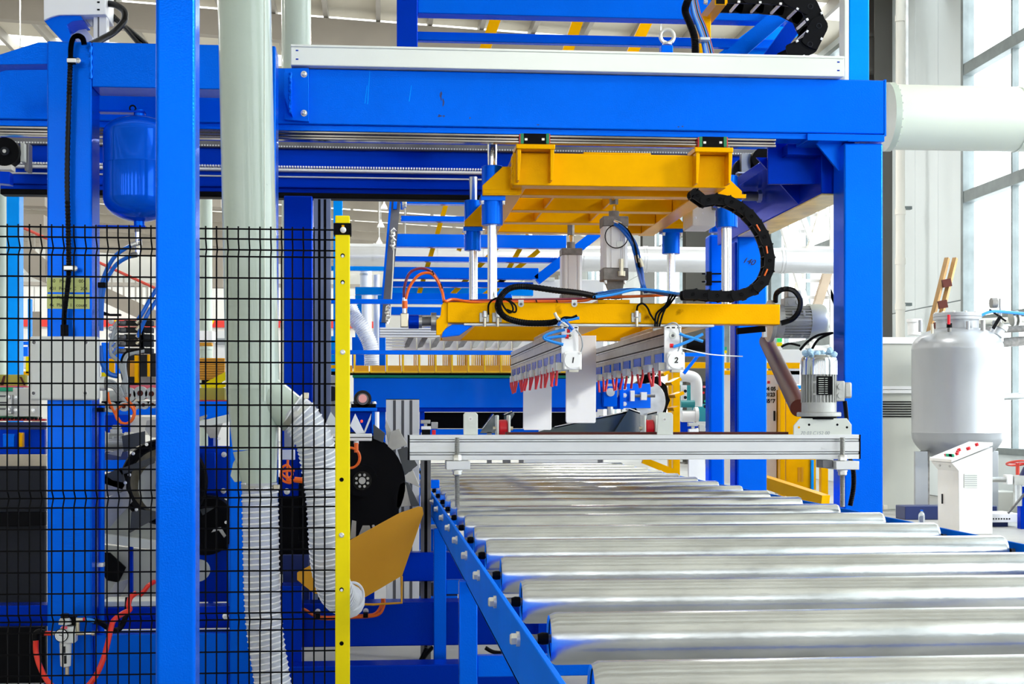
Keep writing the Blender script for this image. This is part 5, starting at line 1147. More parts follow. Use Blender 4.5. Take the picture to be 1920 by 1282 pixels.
tag(cable('orange_cable', ORNG, None, [(527, 1122, 7.2), (545, 1136, 7.2), (570, 1142, 7.2), (590, 1154, 7.2), (615, 1157, 7.2), (640, 1155, 7.2), (690, 1153, 7.2), (706, 1148, 7.2), (716, 1132, 7.2), (717, 1122, 7.2)], .007), 'upper orange cable running along the deep blue lower beam', 'cable')
tag(cable('orange_cable', ORNG, None, [(588, 1158, 7.18), (615, 1160, 7.18), (640, 1158, 7.18), (690, 1156, 7.18), (712, 1150, 7.18), (720, 1134, 7.18), (720, 1122, 7.18)], .007), 'lower orange cable running along the deep blue lower beam', 'cable')
for (x, y, lb) in ((596, 1146, 'left screwed clip holding the orange cables'), (686, 1145, 'right screwed clip holding the orange cables')):
    q = T('cable_clip', lb, 'clip', pt(x, y, 7.2)); MB().pbox(x-5, y+4, x+4, y+13, 7.16, .04).build('strap', BLACKM, q, .001); MB().hexbolt(pt(x, y, 7.28), (0, -1, 0), .011, .016).build('clip_bolt', ZINC, q)
coil('orange cable coil right behind the yellow post', 657, 858, 7.0, 17.5*mpx(657, 7))
tag(MB().cyl(pt(668, 848, 6.98), pt(668, 830, 6.98), .010, n=10).build('orange_plug', ORNG), 'orange plug under the small white crossbar', 'plug')
cb_ = T('small_crossbar', 'short white aluminium crossbar behind the yellow post', 'profile bar', pt(660, 827, 7.05)); bx('profile', ALU, cb_, 622, 813, 697, 826.5, 7.05, .06); bx('stand', BLACKM, cb_, 634, 827, 646, 1276, 7.07, .03); bx('groove_line', BLACKM, cb_, 622, 819, 697, 820.5, 7.0485, .003, 0)
MB().cyl(pt(668, 832, 7.08), pt(668, 826, 7.08), .012, n=12).build('sensor_socket', ZINC, cb_); bx('sensor_lamp', mat('red_lamp', (1, .05, .02), .4, emit=1.2), cb_, 676, 787, 680, 792, 7.4, .02)
# aluminium uprights
for (x0, x1, y0, Y, dp_, n, m_, lb) in [(724, 786, 749, 8.6, .1, 4, ALU, 'broad aluminium profile upright with dark grooves behind the star wheel'), (789, 808, 862, 7.95, .06, 2, DARKST, 'dark narrow profile upright just left of the roller rail'), (588, 620, 372, 9.6, .09, 3, mat('blue_grey_profile', (.16, .2, .32), .45, .4), 'blue-grey profile upright right of the rear blue column')]:
    t = T('profile_upright', lb, 'profile post', (X_((x0+x1)/2, Y), Y, 0)); xa, xb = X_(x0, Y), X_(x1, Y); zt = Z_(y0, Y, x0)
    wbox('profile', m_, t, (xa, Y, 0), (xb, Y+dp_, zt), .001)
    for k in range(1, n): 
        xx = xa+(xb-xa)*k/n; wbox('groove_line', BLACKM if m_ != ALU else ALUD, t, (xx-.008, Y-.0012, .02), (xx+.008, Y+.004, zt-.004), 0)
    wbox('top_cap', BLACKM, t, (xa-.001, Y-.001, zt), (xb+.001, Y+dp_, zt+.004), 0)
t = T('rear_column', 'deep blue column under the left part of the rear gantry beam', 'column', (X_(558, 9.95), 9.95, 0)); wbox('shaft', BLUED, t, (X_(532, 9.95), 9.95, 0), (X_(586, 9.95), 10.15, Z_(372, 9.95)), .008)
# left block of machine details
lm = T('left_conveyor_machine', 'belt conveyor machine with grey end plates at the far left edge', 'machine', pt(40, 1130, 8.0))
for (x0, y0, x1, y1, Y, m_, nm) in [(-50, 702, 48, 723, 8.3, OLIVE, 'tray_panel'), (-50, 723, 50, 726, 8.25, PINK, 'pink_edge'), (-50, 726, 25, 733, 8.1, GREENB, 'green_strip'), (-50, 733, 25, 780, 8.12, PLATE, 'frame_profile'), (24, 727, 73, 781, 8.0, CREAM, 'end_plate'), (13, 740, 22, 776, 7.95, STEEL, 'tension_block'),
                              (-50, 780, 66, 785, 8.05, GREEN, 'chain_guide'), (-50, 785, 84, 789, 8.0, RED, 'red_belt'), (-50, 791, 84, 805, 8.2, NAVY, 'upper_panel'), (-50, 805, 84, 852, 8.5, BLUED, 'side_panel'), (5, 813, 27, 838, 8.45, BLUE, 'blue_block'), (34, 811, 42, 838, 8.4, AMBER, 'amber_bar'), (-50, 852, 84, 874, 8.1, SAND, 'sandy_board'), (-50, 874, 84, 960, 8.0, CHARC, 'charcoal_panel'), (-50, 960, 84, 986, 7.95, BLACKM, 'black_band'), (-50, 986, 84, 1134, 8.05, CHARC, 'lower_panel'), (-50, 1176, 84, 1281, 7.35, BLACKM, 'base_panel')]:
    bx(nm, m_, lm, x0, y0, x1, y1, Y, .05)
for k in range(3): bx('profile_groove', ALUD, lm, -50, 741+k*12, 12, 744+k*12, 8.118, .004, 0)
for (x, y) in ((29, 745), (29, 769), (62, 769), (15, 744), (15, 768)): MB().hexbolt(pt(x, y, 7.99 if x > 20 else 7.94), (0, -1, 0), .009, .01).build('plate_bolt', ZINC, lm)
for k in range(16): bx('belt_tooth', BLACKM, lm, -40+k*7.5, 782, -36+k*7.5, 787, 7.99, .03, 0)
for k, (x0, x1) in enumerate(((0, 8), (36, 47))): poly('tray_rib', BROWN, lm, [(x0, 722), (x0+6, 704), (x0+10, 704), (x0+6, 722)] if k == 0 else [(x0, 706), (x0+4, 706), (x1+1, 722), (x1-3, 722)], 8.29, .01)
# carriers behind manifold
cr_ = T('roller_carrier', 'row of grey discs on pink carrier plates behind the orange coil', 'machine', pt(245, 770, 8.2))
bx('pink_plate', PINK, cr_, 236, 722, 300, 748, 8.3, .05); bx('grey_plate', GREYCAB, cr_, 192, 732, 240, 754, 8.25, .05); bx('lower_plate', BLACKM, cr_, 190, 752, 292, 757, 8.2, .05); bx('shelf', CAST, cr_, 263, 706, 292, 722, 8.5, .1)
for (x, y, r_) in ((240, 740, 14), (263, 737, 13), (284, 738, 12), (190, 764, 9), (208, 763, 10), (232, 762, 9), (252, 760, 8), (269, 759, 8), (286, 758, 7)):
    c = pt(x, y, 8.18); d_ = MB().cyl(c, c+Vector((0, .05, 0)), r_*mpx(x, 8.2), n=28).build('grey_disc', GREYCAB, cr_); MB().cyl(c-Vector((0, .002, 0)), c, r_*.42*mpx(x, 8.2), n=20).build('disc_hole', BROWN, d_)
bl_ = T('blue_conveyor_frame', 'mid blue conveyor frame behind the left machine parts', 'machine frame', pt(240, 800, 9.2)); bx('side_rail', BLUE, bl_, 186, 757, 440, 778, 9.2, .1); bx('leg', BLUED, bl_, 300, 778, 312, 1175, 9.22, .08); bx('drop_plate', BLUED, bl_, 192, 778, 242, 812, 9.0, .05); bx('cream_cover', CREAM, bl_, 240, 781, 300, 815, 9.1, .3)
gm = motor('small cast grey gear motor seen through the mesh left of the foreground post', pt(192, 828, 8.2), (1, 0, 0), (0, 0, 1), .05, CREAM)
tr_ = T('sloping_trough', 'pale sloping metal trough under the left star wheel', 'trough', pt(240, 1030, 8.0))
poly('trough_wall', mat('trough_paint', (.40, .42, .38), .5, var=.2, vscale=5), tr_, [(188, 945), (235, 935), (292, 962), (292, 1012), (188, 1000)], 8.15, .02); poly('trough_lip', PLATE, tr_, [(188, 1000), (292, 1013), (292, 1031), (188, 1017)], 8.05, .04)
poly('lower_panel', GREYCAB, tr_, [(188, 1020), (292, 1032), (292, 1140), (188, 1140)], 8.4, .02); poly('dark_sheet', BLACKM, tr_, [(190, 1035), (206, 1036), (236, 1064), (222, 1092), (200, 1088), (190, 1070)], 8.3, .02)
poly('tipped_sheet', STEEL, tr_, [(192, 1130), (216, 1092), (244, 1085), (222, 1125)], 8.2, .01); bx('thin_post', BLUED, tr_, 240, 1022, 249, 1120, 8.1, .03); bx('bottom_ledge', PLATE, tr_, 190, 1127, 292, 1137, 7.62, .2)
# ================= TOP LEFT =================
sc_ = T('cable_riser', 'white and blue angular unit standing above the portal frame at top left', 'machine', pt(190, 78, 8.2))
poly('white_cover', WHITE, sc_, [(81, -50), (198, -50), (198, 27), (110, 28), (95, 32), (82, 38)], 8.1, .25, .004)
poly('blue_underside', BLUE, sc_, [(82, 38), (95, 31), (112, 28), (152, 30), (155, 37), (135, 40), (125, 47), (134, 70), (150, 90), (130, 90), (96, 55)], 8.12, .22)
poly('white_insert', WHITE, sc_, [(126, 44), (142, 38), (150, 40), (174, 70), (174, 92), (150, 92)], 8.3, .03)
bx('profile_post', ALU, sc_, 175, 28, 200, 100, 8.15, .08); bx('profile_groove', ALUD, sc_, 183, 28, 186, 100, 8.148, .004, 0)
for y in (4, 18): bx('slot', BLACKM, sc_, 182, y-1.5, 187, y+1.5, 8.098, .003, 0)
poly('tin_bracket', STEEL, sc_, [(153, 29), (174, 29), (174, 52)], 8.2, .02)
tag(cable('black_hose', BLACKG, None, [(198, 6, 8.2), (218, 10, 8.15), (233, 22, 8.1), (232, 40, 8.05), (214, 60, 8.0), (190, 74, 7.9), (170, 84, 7.8)], .018, n=12), 'thick glossy black hose looping beside the white cover', 'hose')
for k, (a, b) in enumerate((((200, 18), (262, 84)), ((205, 30), (275, 84)))):
    tag(cable('black_hose', BLACKG, None, [(a[0], a[1], 8.4), ((a[0]+b[0])/2, (a[1]+b[1])/2-3, 8.3), (b[0], b[1], 8.2)], .013), ['upper', 'lower'][k]+' straight black hose slanting down behind the looped hose', 'hose')
dr_ = T('drive_drum', 'black rubber drive wheel and plate under the beam at the far left', 'drive unit', pt(20, 330, 9.6))
disc('wheel', dr_, 8, 284, 27, 9.6, .1, BLACKM); disc('hub', dr_, 8, 283, 8, 9.58, .02, CHARC, 24); disc('pin', dr_, 8, 283, 3.5, 9.57, .02, STEEL, 16)
bx('mount_plate', GREYCAB, dr_, 38, 268, 46, 303, 9.65, .1); bx('mount_plate', DARKST, dr_, 46, 268, 54, 320, 9.7, .1); bx('lower_cap', CREAM, dr_, -30, 308, 22, 318, 9.6, .1)
poly('blue_arm', BLUED, dr_, [(-60, 318), (18, 322), (18, 345), (-60, 338)], 9.5, .1)
tag(bx('blue_post', SKYB, None, 12, 346, 36, 1079, 12.5, .15), 'light blue post at the far left behind the mesh fence', 'post')
dr2 = T('drive_motor', 'dark drive motor with a belt pulley under the right end of the gantry', 'motor', pt(1410, 350, 9.3))
disc('pulley', dr2, 1432, 298, 22, 9.2, .12, BLACKM); disc('rear_flange', dr2, 1398, 320, 24, 9.3, .05, CHARC); bx('mount_plate', STEEL, dr2, 1390, 287, 1408, 330, 9.25, .05); bx('gearbox', CAST, dr2, 1385, 325, 1436, 342, 9.25, .2, .01)
disc('gear_drum', dr2, 1405, 340, 20, 9.4, .2, DARKST); bx('belt', GALV, dr2, 1383, 322, 1430, 325.5, 9.2, .06)
MB().cyl(pt(1392, 368, 9.3), pt(1422, 368, 9.3), .03, n=16).build('stub_shaft', DARKST, dr2); MB().cyl(pt(1420, 368, 9.3), pt(1427, 368, 9.3), .04, n=6).build('shaft_nut', ZINC, dr2)
gb_ = T('limit_box', 'light grey junction box hung behind the right guide housing', 'electrical box', pt(1325, 424, 9.0)); wbox('box', GREYBOX, gb_, pt(1298, 374, 9.0), pt(1342, 424, 9.0)+Vector((0, .28, 0)), .006); MB().cyl(pt(1336, 385, 8.95), pt(1344, 385, 8.95), .03, n=16).build('gland', DARKST, gb_)
for (x, y) in ((1304, 408), (1318, 400)): MB().hexbolt(pt(x, y, 9.0), (0, -1, 0), .006, .004).build('lid_screw', ZINC, gb_)
# top right: bracket arm, cable bundle, big chain
ab = T('cable_boom', 'amber box arm standing behind the trunking beside the cable bundle', 'arm', pt(1325, 97, 8.3))
MB().beam(pt(1355, -4, 8.25), pt(1324, 36, 8.6), .055, .06, (0, 0, 1)).build('box_arm', AMBER, ab)
bx('upright', AMBER, ab, 1311, 30, 1333, 105, 8.5, .06)
MB().pbox(1340, -20, 1362, 9, 8.1, .01).build('end_frame', AMBER, ab, .001); MB().pbox(1343, -20, 1359, 7, 8.095, .01).build('end_opening', BLACKM, ab)
MB().hexbolt(pt(1326, 4, 8.2), (-1, 0, 0), .012, .02).build('bolt', ZINC, ab)
tag(MB().tube(catmull([pt(x, y, 8.1) for x, y in ((1300, -20), (1288, 5), (1285, 22), (1294, 45), (1302, 70), (1304, 105))], 24), .02, 12, rf=lambda i, n: .0215 if i % 2 else .019).build('conduit_hose', BLACK), 'thick black conduit dropping behind the trunking near the eye bolt', 'conduit')
cols_ = [BLUH, BLUL, GREYC, BLUH, mat('brown_cable', (.25, .12, .08), .4), BLACK, BLUL, PURP]
nm_ = ['dark blue', 'bright blue', 'grey', 'blue', 'brown', 'black', 'light blue', 'violet']
for k in range(8):
    tag(cable('bundle_cable', cols_[k], None, [(1292+k*1.5, -15, 8.15), (1299+k*1.8, 25, 8.12), (1308+k*2, 50, 8.1), (1317+k*2, 78, 8.08), (1322+k*2.3, 106, 8.06)], .0085), '%s cable, number %s from the left in the bundle beside the amber arm' % (nm_[k], ['one', 'two', 'three', 'four', 'five', 'six', 'seven', 'eight'][k]), 'cable')
bt = T('bundle_tie', 'grey strap tying the cable bundle above the trunking', 'cable tie', pt(1322, 74, 8.05)); wbox('band', GALV, bt, pt(1313, 69, 8.02), pt(1331, 75, 8.02)+Vector((0, .08, 0)), .003)
ch = T('big_cable_chain', 'large black cable chain arching down at the top right of the gantry', 'cable chain', pt(1500, 98, 8.4))
path = catmull([pt(x, y, 8.5) for x, y in [(1365, -12), (1420, -10), (1470, -8), (1508, 4), (1530, 30), (1534, 56), (1522, 80), (1496, 96), (1455, 104)]], 14)
pts_ = walk(path, .125)
for i in range(len(pts_)-1):
    a, b = pts_[i], pts_[i+1]; u = (b-a).normalized(); n_ = Vector((u.z, 0, -u.x)); h = .055
    prof = [a+u*h*math.cos(math.pi/2+math.pi*k/8)+n_*h*math.sin(math.pi/2+math.pi*k/8) for k in range(9)]+[b+u*h*.3*math.cos(-math.pi/2+math.pi*k/8)+n_*h*.95*math.sin(-math.pi/2+math.pi*k/8) for k in range(9)]
    o_ = .008 if i % 2 else 0
    l_ = MB().prism([p-Vector((0, o_, 0)) for p in prof], (0, .015, 0)).build('chain_link', BLACK, ch, .001); MB().prism([p+Vector((0, .2, 0)) for p in prof], (0, .015, 0)).build('rear_plate', BLACK, l_)
    MB().ring(a+u*.0+Vector((0, -.009, 0)), (0, 1, 0), .014, .003, 16, 5).build('link_pin', CHARC, l_)
    for sg in (-1, 1):
        c = (a+b)/2+n_*h*.86*sg
        MB().beam(c-Vector((0, .012, 0)), c+Vector((0, .22, 0)), .012, .014, u).build('cross_bar', ALU if sg < 0 or i % 2 else WHITE, l_)
# ================= FAR MACHINES =================
def panelset(t, L):
    for (nm, m_, x0, y0, x1, y1, Y, dp_) in L: bx(nm, m_, t, x0, y0, x1, y1, Y, dp_, .002)
rk = T('inclined_rack', 'tall blue ladder-like rack of rails in the middle distance', 'rack', pt(900, 600, 14))
for (y0, y1, x0, x1, dY) in [(374, 381, 745, 930, 0), (404, 414, 752, 1110, .1), (438, 462, 742, 1062, 0), (480, 489, 738, 1045, .1), (500, 521, 735, 1010, 0), (527, 537, 733, 1000, .1), (549, 562, 730, 960, 0), (575, 590, 725, 830, 0)]:
    Y = 14+dY; wbox('rail', BLUE, rk, (X_(x0, Y), Y, Z_(y1, Y, x0)), (X_(x1, Y), Y+.12, Z_(y0, Y, x0)), .004)
MB().beam(pt(742, 372, 13.9), pt(721, 605, 13.9), .09, .12, (0, 1, 0)).build('slanted_stile', DARKST, rk); MB().beam(pt(733, 372, 13.88), pt(713, 605, 13.88), .02, .14, (0, 1, 0)).build('stile_edge', BLUE, rk)
MB().beam(pt(1135, 425, 14.05), pt(1006, 526, 14.05), .09, .1, (0, 1, 0)).build('slanted_stile', BLUE, rk)
wbox('leg', BLUE, rk, (X_(711, 13.9), 13.9, 0), (X_(723, 13.9), 14.0, Z_(600, 13.9, 716)))
for (x0, x1) in ((738, 745), (752, 758)): poly('hinge_plate', BLUE, rk, [(x0, 372), (x1, 372), (x1-1, 392), (x0-1, 392)], 13.8, .04)
MB().hexbolt(pt(754, 384, 13.8), (1, 0, 0), .03, .04).build('hinge_bolt', ZINC, rk)
for (x0, y0, x1, y1) in ((838, 378, 786, 550), (893, 378, 860, 470), (955, 440, 848, 552), (1010, 470, 900, 560), (990, 440, 930, 545)):
    MB().beam(pt(x0, y0, 14.4), pt(x1, y1, 14.4), .045, .06, (0, 1, 0)).build('slat', AMBER, rk)
tag(MB().tube([pt(737+3*math.sin(k*2.1), 428+k*3, 13.78) for k in range(14)], .02, 6, rf=lambda i, n: .012+.012*(i % 2)).build('steel_chain', ZINC), 'short bunched steel chain hanging on the slanted rack stile', 'chain')
tag(cable('pull_cord', CREAM, None, [(738, 468, 13.78), (736, 520, 13.78), (731, 600, 13.78)], .006), 'thin pale cord hanging down the slanted rack stile', 'cord')
tag(MB().tube([pt(727+2*math.sin(k*2.1), 572+k*3, 13.7) for k in range(12)], .02, 6, rf=lambda i, n: .012+.012*(i % 2)).build('steel_chain', ZINC), 'lower bunched steel chain left of the rotary joint', 'chain')
fb = T('light_blue_frame', 'light blue frame of the far machine behind the rack', 'machine frame', pt(800, 660, 14.8))
panelset(fb, [('top_rail', SKYB, 666, 539, 1000, 553, 14.8, .1), ('upright', SKYB, 666, 553, 678, 1024, 14.8, .1), ('upright', SKYB, 712, 553, 719, 1024, 14.7, .1), ('upright', SKYB, 625, 370, 642, 1022, 14.9, .12), ('stretcher', SKYB, 620, 499, 736, 507, 15.0, .08), ('low_box', BLUE, 660, 632, 683, 690, 14.6, .2), ('low_rail', SKYB, 612, 630, 640, 700, 14.7, .1), ('corner_block', SKYB, 708, 553, 716, 566, 14.65, .06)])
gr_ = T('guard_rail', 'two thin blue horizontal guard rails behind the yellow fence post', 'rail', (X_(641, 12.6), 12.6, 0))
for (y0, y1, x1) in ((560, 569, 834), (656, 664, 962)): wbox('rail', BLUE, gr_, (X_(560, 12.6), 12.6, Z_(y1, 12.6, 640)), (X_(x1, 12.6), 12.65, Z_(y0, 12.6, 640)), .003)
wbox('post', BLUE, gr_, (X_(634, 12.6), 12.65, 0), (X_(648, 12.6), 12.7, Z_(558, 12.6, 640)), .003)
for (x, y0, y1, lb) in ((677, 508, 700, 'shorter white duct pipe behind the light blue frame'),):
    t = T('white_duct', lb, 'duct', pt(x+12, y1, 15.4)); c = pt(x+9, 1014, 15.4); MB().cyl(c, pt(x+9, y0, 15.4), 11*mpx(x, 15.4), n=24).build('pipe', WHITE, t); MB().cyl(pt(x+9, y0+8, 15.4), pt(x+9, y0+5, 15.4), 11.8*mpx(x, 15.4), n=24).build('ring', GALV, t)
t = T('white_duct', 'slim white machine tube just left of the rack stile', 'duct', pt(706, 700, 15.2)); MB().cyl(pt(706, 1017, 15.2), pt(706, 515, 15.2), 6*mpx(706, 15.2), n=20).build('pipe', WHITE, t)
ribhose('ribbed_hose', 'white ribbed hose slanting down right behind the yellow post', [pt(648, 560, 12.8), pt(662, 592, 12.8), pt(682, 620, 12.8), pt(695, 650, 12.8), pt(697, 685, 12.8)], 15*mpx(680, 12.8), 13*mpx(680, 12.8), 34)
wc = T('machine_cover', 'white box-shaped machine cover behind the rear cylinder', 'machine', pt(1060, 600, 16)); panelset(wc, [('cover', WHITE, 984, 524, 1132, 1005, 16, .5), ('seam', GREYC, 1056, 526, 1058, 600, 15.995, .01), ('ledge', PLATE, 984, 520, 1040, 526, 15.95, .1)])
# pusher row
pu = T('pusher_row', 'white aluminium beam carrying a row of pusher plates above the buckets', 'machine', pt(840, 655, 13.2))
panelset(pu, [('profile_beam', ALU, 712, 614, 820, 632, 13.2, .1), ('back_plate', PLATE, 735, 630, 962, 657, 13.5, .04)])
for k in range(3): bx('profile_groove', ALUD, pu, 712, 617+k*5, 820, 618+k*5, 13.198, .003, 0)
for k in range(4): bx('side_slat', WHITE, pu, 723, 635+k*5.5, 760, 638.5+k*5.5, 13.3, .03, 0)
for k in range(9):
    x = 757+k*25.5; bx('pusher_plate', WHITE, pu, x, 630, x+23, 656, 13.35, .05, .001)
    poly('slanted_bracket', CAST if k < 5 else GREYCAB, pu, [(x+9+k*.8, 631), (x+20+k*.8, 631), (x+10, 650), (x+1, 652), (x+2, 646)], 13.3, .03)
# bucket conveyor
bc = T('bucket_conveyor', 'blue conveyor carrying a row of amber bucket compartments', 'conveyor', pt(950, 765, 13.6))
xbm = lambda nm, m_, x0, y0, x1, y1, Y, dp_: wbox(nm, m_, bc, (X_(x0, Y), Y, Z_(y1, Y, 900)), (X_(x1, Y), Y+dp_, Z_(y0, Y, 900)), .003)
xbm('side_beam', BLUE, 663, 709, 1170, 764, 13.6, .3); xbm('lower_lip', BLUED, 663, 764, 1120, 772, 13.65, .3); xbm('green_guide', GREENB, 661, 703, 1180, 708, 13.55, .2); xbm('chain_track', BLACKM, 620, 697, 1230, 703, 13.5, .2)
xbm('black_underside', BLACKM, 796, 773, 1115, 803, 13.9, .1); xbm('post', BLUED, 787, 765, 796, 812, 13.7, .1); xbm('light_strip', BLUE, 660, 804, 1010, 815, 13.8, .1)
for k in range(17):
    x = 632+k*30.6
    if x > 1160: break
    Y = 13.25; b_ = bx('bucket_side', BUCK, bc, x, 662 if k % 4 else 660, x+3.2, 697, Y, .4, .001)
    bx('bucket_front', YOL, bc, x+3.2, 685, x+29, 697, Y+.005, .02, .001); bx('bucket_lip', BUCK, bc, x+1, 696, x+30, 698, Y-.01, .3, 0)
    n = min(8, max(0, k-2)) 
    for j in range(n): bx('divider_slat', BUCK, bc, x+28-3.4*(j+1), 663+(j % 2), x+30-3.4*(j+1), 686, Y+.3+.05*j, .02, 0)
poly('end_drum_plate', GALV, bc, [(1220+28*math.cos(a), 752+35*math.sin(a)) for a in [2*math.pi*k/28 for k in range(28)]], 13.5, .05)
R_ = [(1220+math.cos(a)*r_*.8, 748+math.sin(a)*r_) for k in range(20) for a, r_ in ((2*math.pi*k/20-.9, 46 if k % 2 else 42),)]
poly('black_sprocket', BLACKM, bc, R_, 13.6, .2)
for j in range(5): 
    a = -1.1+.5*j; x, y = 1222+38*math.cos(a), 748+50*math.sin(a); MB().beam(pt(x, y, 13.4), pt(x+18*math.cos(a+.5), y+6*math.sin(a)+(-6), 13.4), .03, .3, (0, 1, 0)).build('outer_slat', AMBER, bc)
bu = T('bearing_unit', 'blue bearing housing with a round cap and a tension screw', 'bearing', pt(1145, 768, 13.2))
panelset(bu, [('back_plate', BLUE, 1118, 711, 1168, 767, 13.3, .1), ('housing', BLUE, 1132, 724, 1157, 762, 13.15, .12), ('slide_plate', BLUE, 1166, 719, 1220, 765, 13.35, .05), ('steel_block', ALU, 1182, 732, 1190, 752, 13.25, .06), ('steel_block', ALU, 1202, 735, 1213, 750, 13.25, .06), ('rib', BLUE, 1162, 717, 1169, 767, 13.2, .1)])
disc('flange_ring', bu, 1145, 735, 16, 13.25, .04, GALV, 36); disc('round_cap', bu, 1145, 735, 8, 13.1, .06, GALV, 28); MB().cyl(pt(1190, 742, 13.28), pt(1228, 742, 13.28), .014, n=12).build('tension_screw', DARKST, bu)
MB().cyl(pt(1144, 780, 13.2), pt(1144, 762, 13.2), .03, n=16).build('grease_cup', ZINC, bu); panelset(bu, [('foot', GALV, 1126, 779, 1152, 792, 13.2, .1)])
for y in (727, 741, 757): MB().hexbolt(pt(1171, y, 13.33), (0, -1, 0), .016, .02).build('bolt', ZINC, bu)
pb = T('pillow_block', 'black pillow block bearing with a coppery shaft end beside the yellow post', 'bearing', pt(680, 764, 8.8))
disc('ring', pb, 680, 748, 16.5, 8.8, .06, BLACKG, 36); disc('inner_ring', pb, 680, 748, 11, 8.79, .02, DARKST, 32); disc('shaft_end', pb, 680, 747, 8, 8.77, .06, PINKC, 28); panelset(pb, [('foot', BLACKM, 658, 757, 705, 764, 8.8, .08)])
for x in (661, 701): MB().hexbolt(pt(x, 757, 8.83), (0, 0, 1), .014, .014).build('foot_bolt', ZINC, pb)
pb2 = T('bearing_bracket', 'blue bracket plate under the pillow block', 'bracket', pt(680, 812, 8.82)); panelset(pb2, [('shelf', BLUE, 655, 764, 707, 771, 8.78, .15), ('web', BLUED, 655, 771, 702, 1186, 8.9, .05), ('side_rib', BLUE, 697, 771, 703, 812, 8.82, .1)])
# amber frame and cabinets
af = T('safety_guard', 'amber square-tube guard frame standing around the far cabinets', 'frame', (X_(1400, 15), 15, 0))
zt = Z_(690, 15, 1270)
for (x0, x1, Y, y0) in ((1262, 1275, 14.6, 690), (1254, 1261, 15.4, 695), (1540, 1553, 14.6, 862), (1463, 1472, 15.2, 700)):
    wbox('upright', AMBER, af, (X_(x0, Y), Y, 0), (X_(x1, Y), Y+.08, Z_(y0, Y, x0)), .003)
wbox('top_rail', AMBER, af, (X_(1255, 14.6), 14.6, Z_(690, 14.6, 1270)), (X_(1500, 14.6), 14.68, Z_(679, 14.6, 1270)), .003); wbox('second_rail', AMBER, af, (X_(1355, 15.6), 15.6, Z_(702, 15.6, 1270)), (X_(1500, 15.6), 15.68, Z_(694, 15.6, 1270)), .003)
MB().beam(pt(1205, 862, 13.4), pt(1262, 885, 13.4), .05, .06).build('base_rail', AMBER, af); MB().beam(pt(1425, 900, 12.4), pt(1548, 940, 11.6), .08, .1).build('base_rail', AMBER, af)
for (x0, x1, y0, y1, Y) in ((1278, 1300, 740, 778, 15.9),): pass
tm = T('teal_machine', 'teal and white pump machine behind the amber upright', 'machine', pt(1300, 800, 16.5))
panelset(tm, [('teal_case', TEAL, 1274, 722, 1296, 760, 16.6, .3), ('white_panel', WHITE, 1278, 722, 1288, 750, 16.5, .05), ('teal_base', TEAL, 1298, 757, 1332, 800, 16.8, .3), ('blue_foot', BLUED, 1276, 790, 1330, 812, 16.6, .3)])
MB().tube(catmull([pt(1270, 705, 16.3), pt(1290, 705, 16.3), pt(1304, 712, 16.3), pt(1306, 735, 16.3), pt(1306, 762, 16.3)], 10), 11*mpx(1300, 16.3), 20).build('white_duct_elbow', WHITE, tm)
MB().cyl(pt(1276, 757, 16.2), pt(1302, 757, 16.2), .04, n=20).build('teal_motor', TEAL, tm); MB().cyl(pt(1278, 780, 16.2), pt(1304, 780, 16.2), .065, n=24).build('white_drum', WHITE, tm); MB().cyl(pt(1302, 778, 16.2), pt(1308, 778, 16.2), .09, n=28).build('white_flange', WHITE, tm)
for (x, y) in ((1285, 733), (1285, 745), (1322, 762)): MB().cyl(pt(x, y, 16.48), pt(x, y, 16.46), .018, n=14).build('dial', CHARC, tm)
sp = T('switch_panel', 'dark switch panel with small coloured buttons left of the slim column', 'control panel', pt(1322, 765, 17)); panelset(sp, [('panel', CHARC, 1316, 715, 1334, 760, 17, .1)])
for (x, y, m_) in ((1319, 736, RED), (1324, 725, WHITE), (1322, 752, GREENB), (1329, 725, BLUH), (1320, 725, PINK)): MB().cyl(pt(x, y, 17), pt(x, y, 16.98), .014, n=12).build('button', m_, sp)
wcab = T('white_cabinet', 'tall white switch cabinet with black symbols between the blue columns', 'cabinet', pt(1450, 905, 15.6)); panelset(wcab, [('body', WHITE, 1356, 700, 1461, 905, 15.8, .4), ('door', WHITE, 1436, 698, 1456, 903, 15.75, .04), ('handle', CHARC, 1451, 770, 1454, 789, 15.73, .02), ('red_button', RED, 1440, 714, 1444, 719, 15.73, .03)])
for j, (y, st) in enumerate(((729, '04 05'), (740, '0123'), (752, '4567'))): text('cabinet_marks', st, INK, wcab, pt(1444, y, 15.74), .055, bold=.003)
ycab = T('yellow_cabinet', 'amber machine cabinet with louvres behind the upright motor', 'cabinet', pt(1500, 925, 15.4)); panelset(ycab, [('body', AMBER, 1474, 730, 1530, 918, 15.4, .5), ('white_top', WHITE, 1462, 655, 1545, 680, 15.5, .5), ('white_panel', WHITE, 1462, 690, 1500, 720, 15.6, .3), ('blue_trim', SKYB, 1474, 722, 1530, 729, 15.38, .1), ('blue_trim', SKYB, 1521, 862, 1526, 930, 15.36, .05), ('base', GREYCAB, 1476, 918, 1530, 930, 15.4, .5), ('white_label', WHITE, 1474, 745, 1483, 756, 15.39, .01)])
for c_ in range(2):
    for j in range(14): bx('louvre', YOL, ycab, 1496+c_*6, 876+j*2, 1500.5+c_*6, 877+j*2, 15.39, .02, 0)
sl = T('signal_lamp', 'green and yellow signal lamp stack above the white cabinet', 'signal lamp', pt(1463, 656, 15.4)); panelset(sl, [('green_lens', mat('green_lens', (.0, .9, .15), .3), 1458, 634, 1467, 641, 15.4, .05), ('yellow_lens', YEL, 1458, 642, 1467, 649, 15.4, .05), ('base', WHITE, 1458, 649, 1467, 656, 15.4, .05)])
